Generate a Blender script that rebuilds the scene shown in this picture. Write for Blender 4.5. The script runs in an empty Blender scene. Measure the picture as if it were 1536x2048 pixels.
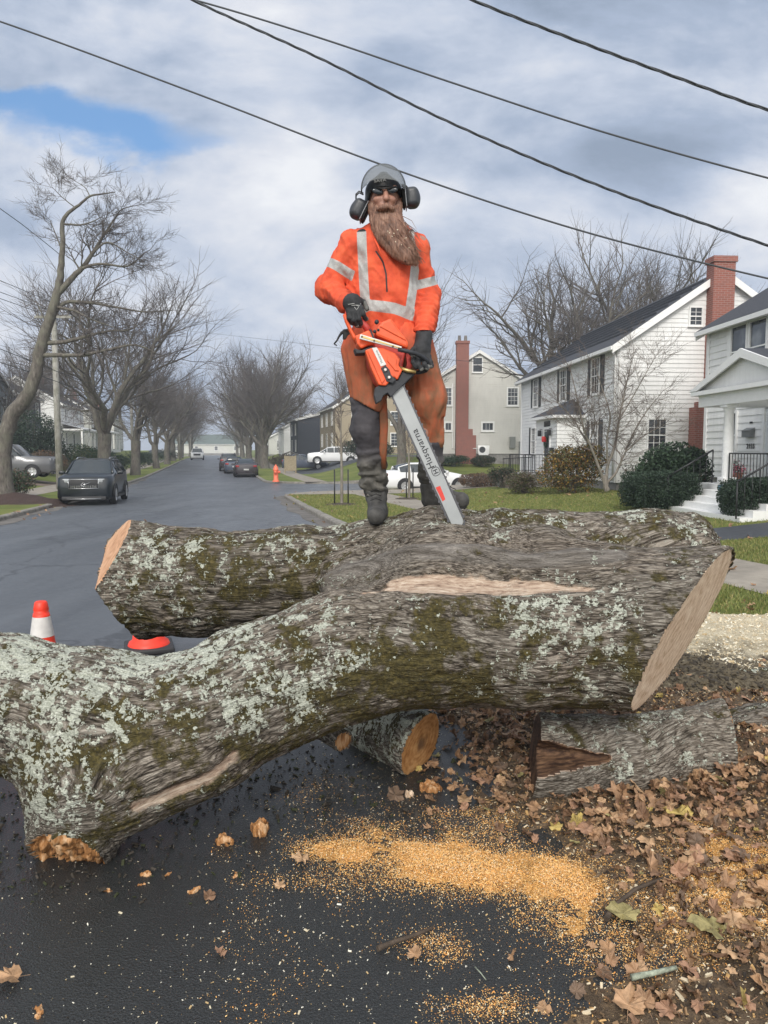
import bpy, bmesh, math, random
import numpy as np
from mathutils import Vector, Matrix, Euler
SC = bpy.context.scene
COL = SC.collection
random.seed(7)
R = math.radians
# ------------------------------------------------------------ camera
F_PX = 1479.0; PITCH = math.atan(124/F_PX); CAMZ = 1.62
camd = bpy.data.cameras.new("camera"); cam = bpy.data.objects.new("camera", camd); COL.objects.link(cam)
camd.sensor_fit = 'VERTICAL'; camd.sensor_height = 32.0; camd.lens = 32.0*F_PX/2048
camd.clip_start = 0.05; camd.clip_end = 3000
cam.location = (0, 0, CAMZ); cam.rotation_euler = (math.pi/2-PITCH, 0, 0)
SC.camera = cam
def P(px, py, Y):
    "point at distance Y in front of the camera seen at photograph pixel px, py"
    cx, cy = px-768, 1024-py
    ca, sa = math.cos(PITCH), math.sin(PITCH)
    r = Vector((cx, F_PX*ca+cy*sa, -F_PX*sa+cy*ca))
    k = Y/r.y
    return Vector((r.x*k, Y, CAMZ+r.z*k))
# ------------------------------------------------------------ world, sun, exposure
SC.view_settings.view_transform = 'Standard'; SC.view_settings.look = 'None'
SC.view_settings.exposure = 0.12; SC.view_settings.gamma = 1.0
SUN_AZ = R(186); SUN_EL = R(36)      # azimuth measured from +Y towards +X
wd = bpy.data.worlds.new("World"); SC.world = wd; wd.use_nodes = True
class NB:
    "small node builder"
    def __init__(s, tree): s.t = tree; s.n = tree.nodes; s.l = tree.links
    def new(s, typ, **kw):
        nd = s.n.new(typ)
        for k, v in kw.items(): setattr(nd, k, v)
        return nd
    def put(s, sock, v):
        if isinstance(v, bpy.types.NodeSocket): s.l.new(v, sock)
        elif v is not None:
            if isinstance(v, (tuple, list)) and len(v) == 3 and sock.type == 'RGBA': v = (*v, 1)
            sock.default_value = v
    def math(s, op, a, b=None, c=None, clamp=False):
        nd = s.new('ShaderNodeMath', operation=op); nd.use_clamp = clamp
        s.put(nd.inputs[0], a); s.put(nd.inputs[1], b)
        if c is not None: s.put(nd.inputs[2], c)
        return nd.outputs[0]
    def vmath(s, op, a, b=None):
        nd = s.new('ShaderNodeVectorMath', operation=op)
        s.put(nd.inputs[0], a); s.put(nd.inputs[1], b)
        return nd.outputs[0]
    def noise(s, vec, scale, detail=4, rough=.55, dist=0, out=0, dims='3D'):
        nd = s.new('ShaderNodeTexNoise'); nd.noise_dimensions = dims
        if vec is not None: s.put(nd.inputs['Vector'], vec)
        nd.inputs['Scale'].default_value = scale; nd.inputs['Detail'].default_value = detail
        nd.inputs['Roughness'].default_value = rough; nd.inputs['Distortion'].default_value = dist
        return nd.outputs[out]
    def voro(s, vec, scale, feature='F1', out=0, rnd=1.0):
        nd = s.new('ShaderNodeTexVoronoi', feature=feature)
        if vec is not None: s.put(nd.inputs['Vector'], vec)
        nd.inputs['Scale'].default_value = scale; nd.inputs['Randomness'].default_value = rnd
        return nd.outputs[out]
    def ramp(s, fac, stops, interp='LINEAR'):
        nd = s.new('ShaderNodeValToRGB'); nd.color_ramp.interpolation = interp
        el = nd.color_ramp.elements
        while len(el) < len(stops): el.new(.5)
        for e, (p, c) in zip(el, stops):
            e.position = p; e.color = (c, c, c, 1) if isinstance(c, (int, float)) else (*c, 1)
        s.put(nd.inputs[0], fac); return nd.outputs[0]
    def mix(s, fac, a, b, mode='MIX'):
        nd = s.new('ShaderNodeMix', data_type='RGBA', blend_type=mode)
        s.put(nd.inputs[0], fac); s.put(nd.inputs[6], a); s.put(nd.inputs[7], b)
        return nd.outputs[2]
    def scale(s, vec, sc, loc=(0, 0, 0), rot=(0, 0, 0)):
        nd = s.new('ShaderNodeMapping'); s.put(nd.inputs[0], vec)
        nd.inputs['Scale'].default_value = sc; nd.inputs['Location'].default_value = loc; nd.inputs['Rotation'].default_value = rot
        return nd.outputs[0]
    def smooth(s, x, a, b):
        nd = s.new('ShaderNodeMapRange', interpolation_type='SMOOTHSTEP')
        s.put(nd.inputs[0], x); nd.inputs[1].default_value = a; nd.inputs[2].default_value = b
        nd.inputs[3].default_value = 0; nd.inputs[4].default_value = 1
        return nd.outputs[0]
wd.node_tree.nodes.clear()
w = NB(wd.node_tree)
sky = w.new('ShaderNodeTexSky', sky_type='NISHITA'); sky.sun_disc = False
sky.sun_elevation = SUN_EL; sky.sun_rotation = SUN_AZ; sky.air_density = 1.0; sky.dust_density = 0.4; sky.ozone_density = 2.0
bgs = w.new('ShaderNodeBackground'); w.put(bgs.inputs[0], w.mix(.55, sky.outputs[0], (1.2, 2.7, 5.2))); bgs.inputs[1].default_value = 0.14
tc = w.new('ShaderNodeTexCoord'); sep = w.new('ShaderNodeSeparateXYZ'); w.put(sep.inputs[0], tc.outputs['Generated'])
dx, dy, dz = sep.outputs
yy = w.math('MAXIMUM', w.math('ABSOLUTE', dy), 0.12)
az = w.math('DIVIDE', dx, yy); el = w.math('DIVIDE', dz, yy)
comb = w.new('ShaderNodeCombineXYZ'); w.put(comb.inputs[0], az); w.put(comb.inputs[1], w.math('MULTIPLY', el, 1.9)); w.put(comb.inputs[2], w.math('MULTIPLY', w.math('SIGN', dy), 2.0))
vec = comb.outputs[0]
n1 = w.noise(vec, 2.9, 10, .58, .25)
n2 = w.noise(w.vmath('ADD', vec, (7.3, 2.1, .4)), 1.5, 7, .5, .15)
n3 = w.noise(vec, 9.0, 5, .6, .0)
wn = w.noise(vec, 5.0, 6, .6, 0, out=1)
wsep = w.new('ShaderNodeSeparateXYZ'); w.put(wsep.inputs[0], wn)
azw = w.math('ADD', az, w.math('MULTIPLY', w.math('SUBTRACT', wsep.outputs[0], .5), .16))
elw = w.math('ADD', el, w.math('MULTIPLY', w.math('SUBTRACT', wsep.outputs[1], .5), .11))
def blob(px, py, rx, ry, amp):
    a0 = (px-768)/F_PX; e0 = (900-py)/F_PX*1.0
    u = w.math('DIVIDE', w.math('SUBTRACT', azw, a0), rx/F_PX); v = w.math('DIVIDE', w.math('SUBTRACT', elw, e0), ry/F_PX)
    d = w.math('ADD', w.math('MULTIPLY', u, u), w.math('MULTIPLY', v, v))
    return w.math('MULTIPLY', w.math('EXPONENT', w.math('MULTIPLY', d, -1.0)), amp)
lum = w.math('ADD', w.math('MULTIPLY', w.math('SUBTRACT', n1, .5), 2.2), w.math('MULTIPLY', w.math('SUBTRACT', n2, .5), .8))
lum = w.math('ADD', lum, .42)
for b in [(520, 420, 230, 95, .55), (90, 340, 240, 80, .45), (1010, 450, 280, 90, .42), (1080, 150, 230, 110, .26), (1480, 430, 150, 90, .4), (620, 600, 160, 60, .12),
          (300, 560, 320, 110, .30), (430, 720, 300, 60, .12), (520, 120, 420, 120, .02), (1290, 330, 240, 70, -.26), (820, 240, 260, 60, -.10),
          (90, 150, 250, 60, -.04), (560, 640, 300, 50, -.14), (1380, 60, 260, 90, .04), (70, 640, 160, 60, -.1), (640, 330, 90, 60, .22)]:
    lum = w.math('ADD', lum, blob(*b))
fx = w.smooth(el, 0.0, 0.35)
lum = w.math('ADD', lum, w.math('MULTIPLY', w.math('SUBTRACT', n3, .5), .45))
ccol = w.ramp(lum, [(0.0, (.28, .345, .455)), (.30, (.38, .455, .59)), (.55, (.54, .60, .715)), (.8, (.70, .73, .80)), (1.0, (.82, .84, .88))])
bgc = w.new('ShaderNodeBackground'); w.put(bgc.inputs[0], ccol)
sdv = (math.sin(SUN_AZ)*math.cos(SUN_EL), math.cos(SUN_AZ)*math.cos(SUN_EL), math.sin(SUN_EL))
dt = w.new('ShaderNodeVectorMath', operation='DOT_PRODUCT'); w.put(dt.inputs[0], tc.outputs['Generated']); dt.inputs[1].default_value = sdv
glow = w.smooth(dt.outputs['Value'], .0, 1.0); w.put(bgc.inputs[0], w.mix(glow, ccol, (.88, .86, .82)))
w.put(bgc.inputs[1], w.math('MULTIPLY_ADD', glow, 1.0, 1.0))   # glow added to the unseen sky behind the camera, to brighten the scene
hole = w.math('ADD', blob(240, 292, 190, 50, 1.1), blob(60, 235, 170, 36, .95))
hole = w.math('ADD', hole, blob(310, 345, 90, 32, .7)); hole = w.math('ADD', hole, blob(440, 325, 70, 30, .4))
hole = w.math('ADD', hole, w.math('MULTIPLY', w.math('SUBTRACT', n1, .5), .9))
front = w.math('GREATER_THAN', dy, 0)
gen = w.smooth(n2, .62, .72)
hole = w.math('MULTIPLY', w.smooth(hole, .38, 1.05), front)
hole = w.math('MAXIMUM', hole, w.math('MULTIPLY', gen, w.math('MULTIPLY', w.math('SUBTRACT', 1.0, front), .8)))
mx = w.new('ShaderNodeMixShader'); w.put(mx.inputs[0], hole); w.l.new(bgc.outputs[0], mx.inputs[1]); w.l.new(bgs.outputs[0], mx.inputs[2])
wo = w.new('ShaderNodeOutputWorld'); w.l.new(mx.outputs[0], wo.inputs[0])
sd = bpy.data.lights.new("sun", 'SUN'); sun = bpy.data.objects.new("sun", sd); COL.objects.link(sun)
sd.energy = 1.8; sd.angle = R(16); sd.color = (1.0, .96, .90)
sdir = Vector((math.sin(SUN_AZ)*math.cos(SUN_EL), math.cos(SUN_AZ)*math.cos(SUN_EL), math.sin(SUN_EL)))
sun.rotation_euler = sdir.to_track_quat('Z', 'Y').to_euler()

# ------------------------------------------------------------ numpy noise
def _h(ix, iy, iz, seed):
    h = (ix.astype(np.uint32)*np.uint32(374761393) + iy.astype(np.uint32)*np.uint32(668265263) + iz.astype(np.uint32)*np.uint32(2147483647) + np.uint32(seed*974634777 & 0xffffffff))
    h = (h ^ (h >> np.uint32(13)))*np.uint32(1274126177); h = (h ^ (h >> np.uint32(16)))*np.uint32(2246822519); h ^= h >> np.uint32(15)
    return (h & np.uint32(0xffffff)).astype(np.float32)/np.float32(0xffffff)
def vnoise(p, seed=0):
    "value noise in 0..1 of an (N,3) array"
    f = np.floor(p); i = f.astype(np.int64); t = (p-f).astype(np.float32); t = t*t*t*(t*(t*6-15)+10)
    x, y, z = i[:, 0], i[:, 1], i[:, 2]; r = 0
    for a in (0, 1):
        wx = t[:, 0] if a else 1-t[:, 0]
        for b in (0, 1):
            wy = t[:, 1] if b else 1-t[:, 1]
            for c in (0, 1):
                wz = t[:, 2] if c else 1-t[:, 2]
                r = r+_h(x+a, y+b, z+c, seed)*wx*wy*wz
    return r
def fbm(p, octv=4, seed=0, gain=.5):
    a = 1; s = 0; tot = 0
    for o in range(octv):
        s = s+a*vnoise(p*(2.03**o)+o*17.3, seed+o); tot += a; a *= gain
    return s/tot
def sstep(x, a, b):
    t = np.clip((x-a)/(b-a), 0, 1); return t*t*(3-2*t)
# ------------------------------------------------------------ mesh helpers
def tag(o, label=None, cat=None, group=None, kind=None):
    if label: o['label'] = label
    if cat: o['category'] = cat
    if group: o['group'] = group
    if kind: o['kind'] = kind
    return o
def empty(name, loc=(0, 0, 0), rz=0, label=None, cat=None, group=None):
    o = bpy.data.objects.new(name, None); COL.objects.link(o); o.location = loc; o.rotation_euler = (0, 0, rz); o.empty_display_size = .1
    return tag(o, label, cat, group)
def mesh_np(name, V, F, mats, mi=None, smooth=True, parent=None, attrs=None):
    me = bpy.data.meshes.new(name); V = np.asarray(V, np.float32); F = np.asarray(F, np.int32)
    k = F.shape[1]
    me.vertices.add(len(V)); me.vertices.foreach_set('co', V.ravel())
    me.loops.add(F.size); me.loops.foreach_set('vertex_index', F.ravel())
    me.polygons.add(len(F)); me.polygons.foreach_set('loop_start', np.arange(0, F.size, k, dtype=np.int32))
    try: me.polygons.foreach_set('loop_total', np.full(len(F), k, dtype=np.int32))
    except Exception: pass
    if mi is not None: me.polygons.foreach_set('material_index', np.asarray(mi, np.int32))
    me.polygons.foreach_set('use_smooth', np.full(len(F), bool(smooth)))
    me.update(calc_edges=True)
    for an, av in (attrs or {}).items():
        av = np.asarray(av, np.float32)
        if av.ndim == 1: a = me.attributes.new(an, 'FLOAT', 'POINT'); a.data.foreach_set('value', av)
        else: a = me.attributes.new(an, 'FLOAT_VECTOR', 'POINT'); a.data.foreach_set('vector', av.ravel())
    me.validate()
    if not isinstance(mats, (list, tuple)): mats = [mats]
    for m in mats: me.materials.append(m)
    o = bpy.data.objects.new(name, me); COL.objects.link(o)
    if parent: o.parent = parent
    return o
class MB:
    "collects shapes, built as ONE mesh"
    def __init__(s): s.v = []; s.f = []; s.m = []; s.sm = []
    def add(s, vs, fs, mi=0, sm=False, M=None):
        b = len(s.v)
        s.v += [tuple(M @ Vector(v)) if M is not None else tuple(v) for v in vs]
        s.f += [tuple(i+b for i in f) for f in fs]; s.m += [mi]*len(fs); s.sm += [sm]*len(fs)
        return s
    def box(s, x0, x1, y0, y1, z0, z1, mi=0, M=None):
        vs = [(x, y, z) for x in (x0, x1) for y in (y0, y1) for z in (z0, z1)]
        return s.add(vs, [(0, 1, 3, 2), (4, 6, 7, 5), (0, 4, 5, 1), (2, 3, 7, 6), (0, 2, 6, 4), (1, 5, 7, 3)], mi, False, M)
    def rbox(s, x0, x1, y0, y1, z0, z1, b=.01, mi=0, M=None):
        bm = bmesh.new(); bmesh.ops.create_cube(bm, size=1)
        for v in bm.verts: v.co = Vector(((x0+x1)/2+v.co.x*(x1-x0), (y0+y1)/2+v.co.y*(y1-y0), (z0+z1)/2+v.co.z*(z1-z0)))
        bmesh.ops.bevel(bm, geom=bm.edges[:], offset=b, segments=2, affect='EDGES', profile=.5)
        bm.verts.ensure_lookup_table()
        s.add([v.co.copy() for v in bm.verts], [[v.index for v in f.verts] for f in bm.faces], mi, True, M); bm.free(); return s
    def tube(s, pts, rad, n=8, mi=0, caps=True, sm=True, M=None, flat=1.0, upv=None):
        pts = [Vector(p) for p in pts]; k = len(pts)
        if not isinstance(rad, (list, tuple)): rad = [rad]*k
        vs = []; T0 = (pts[1]-pts[0]).normalized(); up = Vector(upv) if upv is not None else (Vector((0, 0, 1)) if abs(T0.z) < .9 else Vector((0, 1, 0)))
        nrm = T0.cross(up).normalized()
        for i, p in enumerate(pts):
            T = (pts[min(i+1, k-1)]-pts[max(i-1, 0)]).normalized()
            nrm = (nrm-T*nrm.dot(T)); nrm = nrm.normalized() if nrm.length > 1e-6 else T.orthogonal().normalized()
            bi = T.cross(nrm)
            for j in range(n):
                a = 2*math.pi*j/n; vs.append(p+nrm*math.cos(a)*rad[i]+bi*math.sin(a)*rad[i]*flat)
        fs = [(i*n+j, i*n+(j+1) % n, (i+1)*n+(j+1) % n, (i+1)*n+j) for i in range(k-1) for j in range(n)]
        s.add(vs, fs, mi, sm, M)
        if caps:
            b = len(s.v)-len(vs)
            s.f += [tuple(b+j for j in range(n))[::-1], tuple(b+(k-1)*n+j for j in range(n))]; s.m += [mi]*2; s.sm += [False]*2
        return s
    def prism(s, poly, axis, a0, a1, mi=0, M=None, sm=False):
        "2D polygon extruded along axis (0 x: poly is y,z; 1 y: poly is x,z; 2 z: poly is x,y)"
        def mk(p, a): return (a, p[0], p[1]) if axis == 0 else (p[0], a, p[1]) if axis == 1 else (p[0], p[1], a)
        n = len(poly); vs = [mk(p, a0) for p in poly]+[mk(p, a1) for p in poly]
        fs = [(i, (i+1) % n, n+(i+1) % n, n+i) for i in range(n)]
        s.add(vs, fs, mi, sm, M); b = len(s.v)-2*n
        s.f += [tuple(b+i for i in range(n))[::-1], tuple(b+n+i for i in range(n))]; s.m += [mi]*2; s.sm += [False]*2
        return s
    def lathe(s, prof, n=24, mi=0, M=None, sm=True):
        "profile of (r, z) about z"
        vs = [(r*math.cos(2*math.pi*j/n), r*math.sin(2*math.pi*j/n), z) for r, z in prof for j in range(n)]
        fs = [(i*n+j, i*n+(j+1) % n, (i+1)*n+(j+1) % n, (i+1)*n+j) for i in range(len(prof)-1) for j in range(n)]
        return s.add(vs, fs, mi, sm, M)
    def build(s, name, mats, parent=None, bevel=0, **kw):
        if not isinstance(mats, (list, tuple)): mats = [mats]
        me = bpy.data.meshes.new(name); me.from_pydata(s.v, [], s.f)
        for m in mats: me.materials.append(m)
        me.polygons.foreach_set('material_index', s.m); me.polygons.foreach_set('use_smooth', s.sm)
        bm = bmesh.new(); bm.from_mesh(me); bmesh.ops.recalc_face_normals(bm, faces=bm.faces); bm.to_mesh(me); bm.free()
        me.update(); o = bpy.data.objects.new(name, me); COL.objects.link(o)
        if parent: o.parent = parent
        if bevel:
            b = o.modifiers.new('bevel', 'BEVEL'); b.width = bevel; b.segments = 2; b.limit_method = 'ANGLE'; b.angle_limit = R(40)
        for k, v in kw.items(): o[k] = v
        return o
def copy_tree(o, parent=None):
    c = o.copy(); COL.objects.link(c); c.parent = parent
    for ch in list(o.children): copy_tree(ch, c)
    return c
# ------------------------------------------------------------ implicit surfaces
def smin(a, b, k):
    if np.isscalar(k) and k <= 0: return np.minimum(a, b)
    h = np.clip(.5+.5*(b-a)/k, 0, 1); return b*(1-h)+a*h-k*h*(1-h)
def sd_cone(p, a, b, ra, rb, sc=None):
    "capsule with a radius at each end; sc stretches distances per world axis"
    a = np.array(a, np.float32); b = np.array(b, np.float32); d = b-a
    pa = p-a; h = np.clip((pa@d)/max(float(d@d), 1e-9), 0, 1)
    q = pa-h[..., None]*d
    if sc is not None: q = q/np.array(sc, np.float32)
    return np.sqrt((q*q).sum(-1))-(ra+(rb-ra)*h)
def sd_ell(p, c, r, rot=None):
    q = p-np.array(c, np.float32)
    if rot is not None: q = q@np.array(rot.to_matrix(), np.float32)
    r = np.array(r, np.float32); k0 = np.sqrt(((q/r)**2).sum(-1)); k1 = np.sqrt(((q/(r*r))**2).sum(-1))
    return k0*(k0-1)/np.maximum(k1, 1e-6)
def sd_box(p, c, half, rad=0, rot=None):
    q = p-np.array(c, np.float32)
    if rot is not None: q = q@np.array(rot.to_matrix(), np.float32)
    q = np.abs(q)-(np.array(half, np.float32)-rad)
    return np.sqrt((np.maximum(q, 0)**2).sum(-1))+np.minimum(q.max(-1), 0)-rad
def surface_nets(fn, lo, hi, h):
    lo = np.array(lo, float); hi = np.array(hi, float); n = np.ceil((hi-lo)/h).astype(int)+1
    ax = [lo[i]+h*np.arange(n[i]) for i in range(3)]
    D = np.empty(n, np.float32)
    for i in range(0, n[0], 16):
        g = np.stack(np.meshgrid(ax[0][i:i+16], ax[1], ax[2], indexing='ij'), -1).astype(np.float32)
        D[i:i+16] = fn(g.reshape(-1, 3)).reshape(g.shape[:3])
    S = D < 0
    cnt = np.zeros(np.array(n)-1, np.int8)
    for a in (0, 1):
        for b in (0, 1):
            for c in (0, 1): cnt += S[a:n[0]-1+a, b:n[1]-1+b, c:n[2]-1+c]
    act = (cnt > 0) & (cnt < 8); idx = np.full(act.shape, -1, np.int64); cells = np.argwhere(act); idx[act] = np.arange(len(cells))
    acc = np.zeros((len(cells), 3)); num = np.zeros(len(cells))
    C8 = [(a, b, c) for a in (0, 1) for b in (0, 1) for c in (0, 1)]
    for p0 in C8:
        for k in range(3):
            if p0[k] == 1: continue
            p1 = list(p0); p1[k] = 1
            d0 = D[cells[:, 0]+p0[0], cells[:, 1]+p0[1], cells[:, 2]+p0[2]]; d1 = D[cells[:, 0]+p1[0], cells[:, 1]+p1[1], cells[:, 2]+p1[2]]
            m = (d0 < 0) != (d1 < 0); t = np.where(m, d0/np.where(m, d0-d1, 1), 0)
            pos = np.tile(np.array(p0, float), (len(cells), 1)); pos[:, k] = t
            acc += np.where(m[:, None], pos, 0); num += m
    V = lo+(cells+acc/np.maximum(num, 1)[:, None])*h
    Q = []
    for k in range(3):
        u, v = [(1, 2), (2, 0), (0, 1)][k]
        sl0 = [slice(None)]*3; sl1 = [slice(None)]*3; sl0[k] = slice(0, -1); sl1[k] = slice(1, None)
        s0 = S[tuple(sl0)]; s1 = S[tuple(sl1)]
        E = np.argwhere(s0 != s1); E = E[(E[:, u] > 0) & (E[:, v] > 0) & (E[:, u] < n[u]-1) & (E[:, v] < n[v]-1)]
        flip = s0[E[:, 0], E[:, 1], E[:, 2]]
        def cell(du, dv):
            c = E.copy(); c[:, u] -= du; c[:, v] -= dv; return idx[c[:, 0], c[:, 1], c[:, 2]]
        q = np.stack([cell(1, 1), cell(0, 1), cell(0, 0), cell(1, 0)], 1)
        q[~flip] = q[~flip][:, ::-1]; Q.append(q)
    return V.astype(np.float32), np.concatenate(Q)
def vnormals(V, F):
    n = np.cross(V[F[:, 2]]-V[F[:, 0]], V[F[:, 3]]-V[F[:, 1]]); N = np.zeros_like(V)
    for k in range(4):
        for c in range(3): N[:, c] += np.bincount(F[:, k], n[:, c], len(V))
    return N/np.maximum(np.linalg.norm(N, axis=1, keepdims=True), 1e-9)
# ------------------------------------------------------------ materials
def pmat(name, col, rough=.6, metal=0, spec=None, var=0.0, vscale=6, bump=0, bscale=40, alpha=None, bdist=.004, ndetail=6):
    m = bpy.data.materials.new(name); m.use_nodes = True; b = NB(m.node_tree); pr = b.n['Principled BSDF']
    tcn = b.new('ShaderNodeTexCoord'); o = tcn.outputs['Object']
    if var:
        nz = b.noise(o, vscale, ndetail, .6)
        c1 = tuple(min(1, c*(1-var)) for c in col); c2 = tuple(min(1, c*(1+var)) for c in col)
        b.put(pr.inputs['Base Color'], b.ramp(nz, [(.3, c1), (.7, c2)]))
    else: pr.inputs['Base Color'].default_value = (*col, 1)
    pr.inputs['Roughness'].default_value = rough; pr.inputs['Metallic'].default_value = metal
    if spec is not None: pr.inputs['Specular IOR Level'].default_value = spec
    if alpha is not None: pr.inputs['Alpha'].default_value = alpha
    if bump:
        bn = b.new('ShaderNodeBump'); bn.inputs['Strength'].default_value = bump; bn.inputs['Distance'].default_value = bdist
        b.put(bn.inputs['Height'], b.noise(o, bscale, 5, .6)); b.put(pr.inputs['Normal'], bn.outputs[0])
    return m
def base_mat(name):
    m = bpy.data.materials.new(name); m.use_nodes = True; b = NB(m.node_tree)
    return m, b, b.n['Principled BSDF'], b.new('ShaderNodeTexCoord').outputs['Object']
def bump_to(b, pr, h, strength, dist):
    bn = b.new('ShaderNodeBump'); bn.inputs['Strength'].default_value = strength; bn.inputs['Distance'].default_value = dist
    b.put(bn.inputs['Height'], h); b.put(pr.inputs['Normal'], bn.outputs[0])
# ------------------------------------------------------------ street coordinates: s along the street, t to its right
DV = Vector((-.2165, .9763, 0)); NV = Vector((.9763, .2165, 0))
def st(x, y): return (x*DV.x+y*DV.y, x*NV.x+y*NV.y)
def xy(s, t): return (s*DV.x+t*NV.x, s*DV.y+t*NV.y)
_S = [-60, 0, 8, 25, 38, 60, 90, 120, 2000]; _Z = [0, 0, 0, -.30, -.46, -.54, -.33, 0, 0]
def roadz(s): return np.interp(s, _S, _Z)
KR, KL = 2.6, -5.6
def blockz(s, t):
    z = float(roadz(s))+.12
    if t > 0: return z+.30*float(sstep(t, 7.5, 13.5))+1.15*float(sstep(t, 7.0, 14.0)*sstep(s, 46.3, 56))
    return z+1.3*float(sstep(-t, 7.6, 18))
def gz(x, y):
    s, t = st(x, y)
    if KL < t < KR or (34.8 < s < 46 and t > 0): return float(roadz(s))
    return blockz(s, t)
def G(px, py, Y, dz=0):
    p = P(px, py, Y); return Vector((p.x, p.y, gz(p.x, p.y)+dz))
def GX(px, Y, dz=0):
    x = (px-768)/F_PX*Y; return Vector((x, Y, gz(x, Y)+dz))
def sheet(name, ss, edge0, edge1, nt, zf, mat, skirt=0):
    "grid over s with t from edge0(s) to edge1(s)"
    V = []; 
    us = np.linspace(0, 1, nt)**1.6
    for s in ss:
        a, b = edge0(s), edge1(s)
        for u in us:
            t = a+(b-a)*u; x, y = xy(s, t); V.append((x, y, zf(s, t)))
    n = len(us); F = [(i*n+j, i*n+j+1, (i+1)*n+j+1, (i+1)*n+j) for i in range(len(ss)-1) for j in range(n-1)]
    V = np.array(V, np.float32); F = np.array(F)
    a = V[F[0]]; 
    if np.cross(a[1]-a[0], a[2]-a[0])[2] < 0: F = F[:, ::-1]
    return tag(mesh_np(name, V, F, mat, smooth=True), kind='structure')
# asphalt: worn wet tarmac, paler and bluer where dry, stones and crumbs
def asphalt_mat():
    m, b, pr, o = base_mat("asphalt")
    big = b.noise(o, .35, 4, .6); fine = b.noise(o, 160, 3, .7); st_ = b.voro(o, 220); mid = b.noise(o, 5, 6, .6)
    c = b.ramp(fine, [(.3, (.011, .012, .012)), (.55, (.026, .028, .029)), (.78, (.065, .067, .066))])
    sy = b.new('ShaderNodeSeparateXYZ'); b.put(sy.inputs[0], o)
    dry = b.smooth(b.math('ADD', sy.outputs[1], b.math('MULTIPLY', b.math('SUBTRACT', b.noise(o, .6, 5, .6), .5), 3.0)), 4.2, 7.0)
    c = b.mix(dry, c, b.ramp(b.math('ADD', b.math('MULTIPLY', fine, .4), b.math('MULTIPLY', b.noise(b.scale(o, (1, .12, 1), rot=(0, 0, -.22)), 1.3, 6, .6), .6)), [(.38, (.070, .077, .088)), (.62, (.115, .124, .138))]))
    cw = b.vmath('ADD', b.scale(o, (1, .45, 1), rot=(0, 0, -.22)), b.vmath('MULTIPLY', b.noise(o, 1.6, 5, .6, out=1), (.9, .9, 0)))
    ck = b.math('SUBTRACT', 1.0, b.smooth(b.voro(cw, .42, 'DISTANCE_TO_EDGE'), .0, .018))
    c = b.mix(b.math('MULTIPLY', b.math('MULTIPLY', ck, dry), .6), c, (.02, .022, .025))
    tyre = b.math('MULTIPLY', b.ramp(b.noise(b.scale(o, (1.6, .05, 1), rot=(0, 0, -.22)), 1.0, 3, .5), [(.5, 0), (.68, .35)]), dry)
    c = b.mix(tyre, c, (.05, .055, .064))
    spk = b.math('MULTIPLY', b.math('LESS_THAN', st_, .11), b.ramp(b.noise(o, 40, 2, .5), [(.5, 0), (.62, 1)]))
    c = b.mix(b.math('MULTIPLY', spk, .55), c, (.30, .29, .27))
    b.put(pr.inputs['Base Color'], c)
    b.put(pr.inputs['Roughness'], b.ramp(b.math('ADD', b.math('MULTIPLY', mid, .5), b.math('MULTIPLY', big, .5)), [(.38, .30), (.62, .52)]))
    pr.inputs['Specular IOR Level'].default_value = .62
    bump_to(b, pr, b.math('ADD', b.voro(o, 150), b.math('MULTIPLY', fine, .7)), .55, .0035)
    return m
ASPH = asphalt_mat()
def grass_mat():
    m, b, pr, o = base_mat("lawn")
    n = b.noise(o, .5, 6, .65); n2 = b.noise(o, 30, 4, .7); n3 = b.noise(o, 2.2, 5, .6)
    c = b.ramp(b.math('ADD', b.math('MULTIPLY', n, .55), b.math('MULTIPLY', n2, .45)), [(.30, (.065, .085, .02)), (.47, (.13, .165, .04)), (.60, (.20, .215, .06)), (.75, (.27, .225, .09))])
    c = b.mix(b.ramp(n3, [(.55, 0), (.75, .55)]), c, (.13, .09, .035))
    b.put(pr.inputs['Base Color'], c); pr.inputs['Roughness'].default_value = .85; pr.inputs['Specular IOR Level'].default_value = .2
    bump_to(b, pr, b.noise(o, 60, 5, .75), .9, .03)
    return m
LAWN = grass_mat()
CONC = pmat("worn_concrete", (.27, .24, .20), .85, var=.28, vscale=3, bump=.4, bscale=60)
KERB = pmat("kerb_concrete", (.22, .205, .18), .85, var=.4, vscale=4, bump=.5, bscale=30)
DARKPATH = pmat("dark_path_tar", (.045, .05, .06), .6, var=.3, vscale=8, bump=.5, bscale=120)
GRAVEL = pmat("brown_gravel", (.17, .13, .10), .9, var=.35, vscale=9, bump=.8, bscale=70, bdist=.01)
DIRT = pmat("bare_earth", (.06, .045, .032), .9, var=.4, vscale=10, bump=1, bscale=50, bdist=.02)
# base terrain reaching the horizon, below everything
ss = np.array([-60, -20, 0, 8, 25, 38, 60, 90, 120, 160, 240, 400, 900, 1800.])
sheet('terrain', ss, lambda s: -1500, lambda s: 1500, 2, lambda s, t: float(roadz(s))-.25, LAWN)
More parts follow.
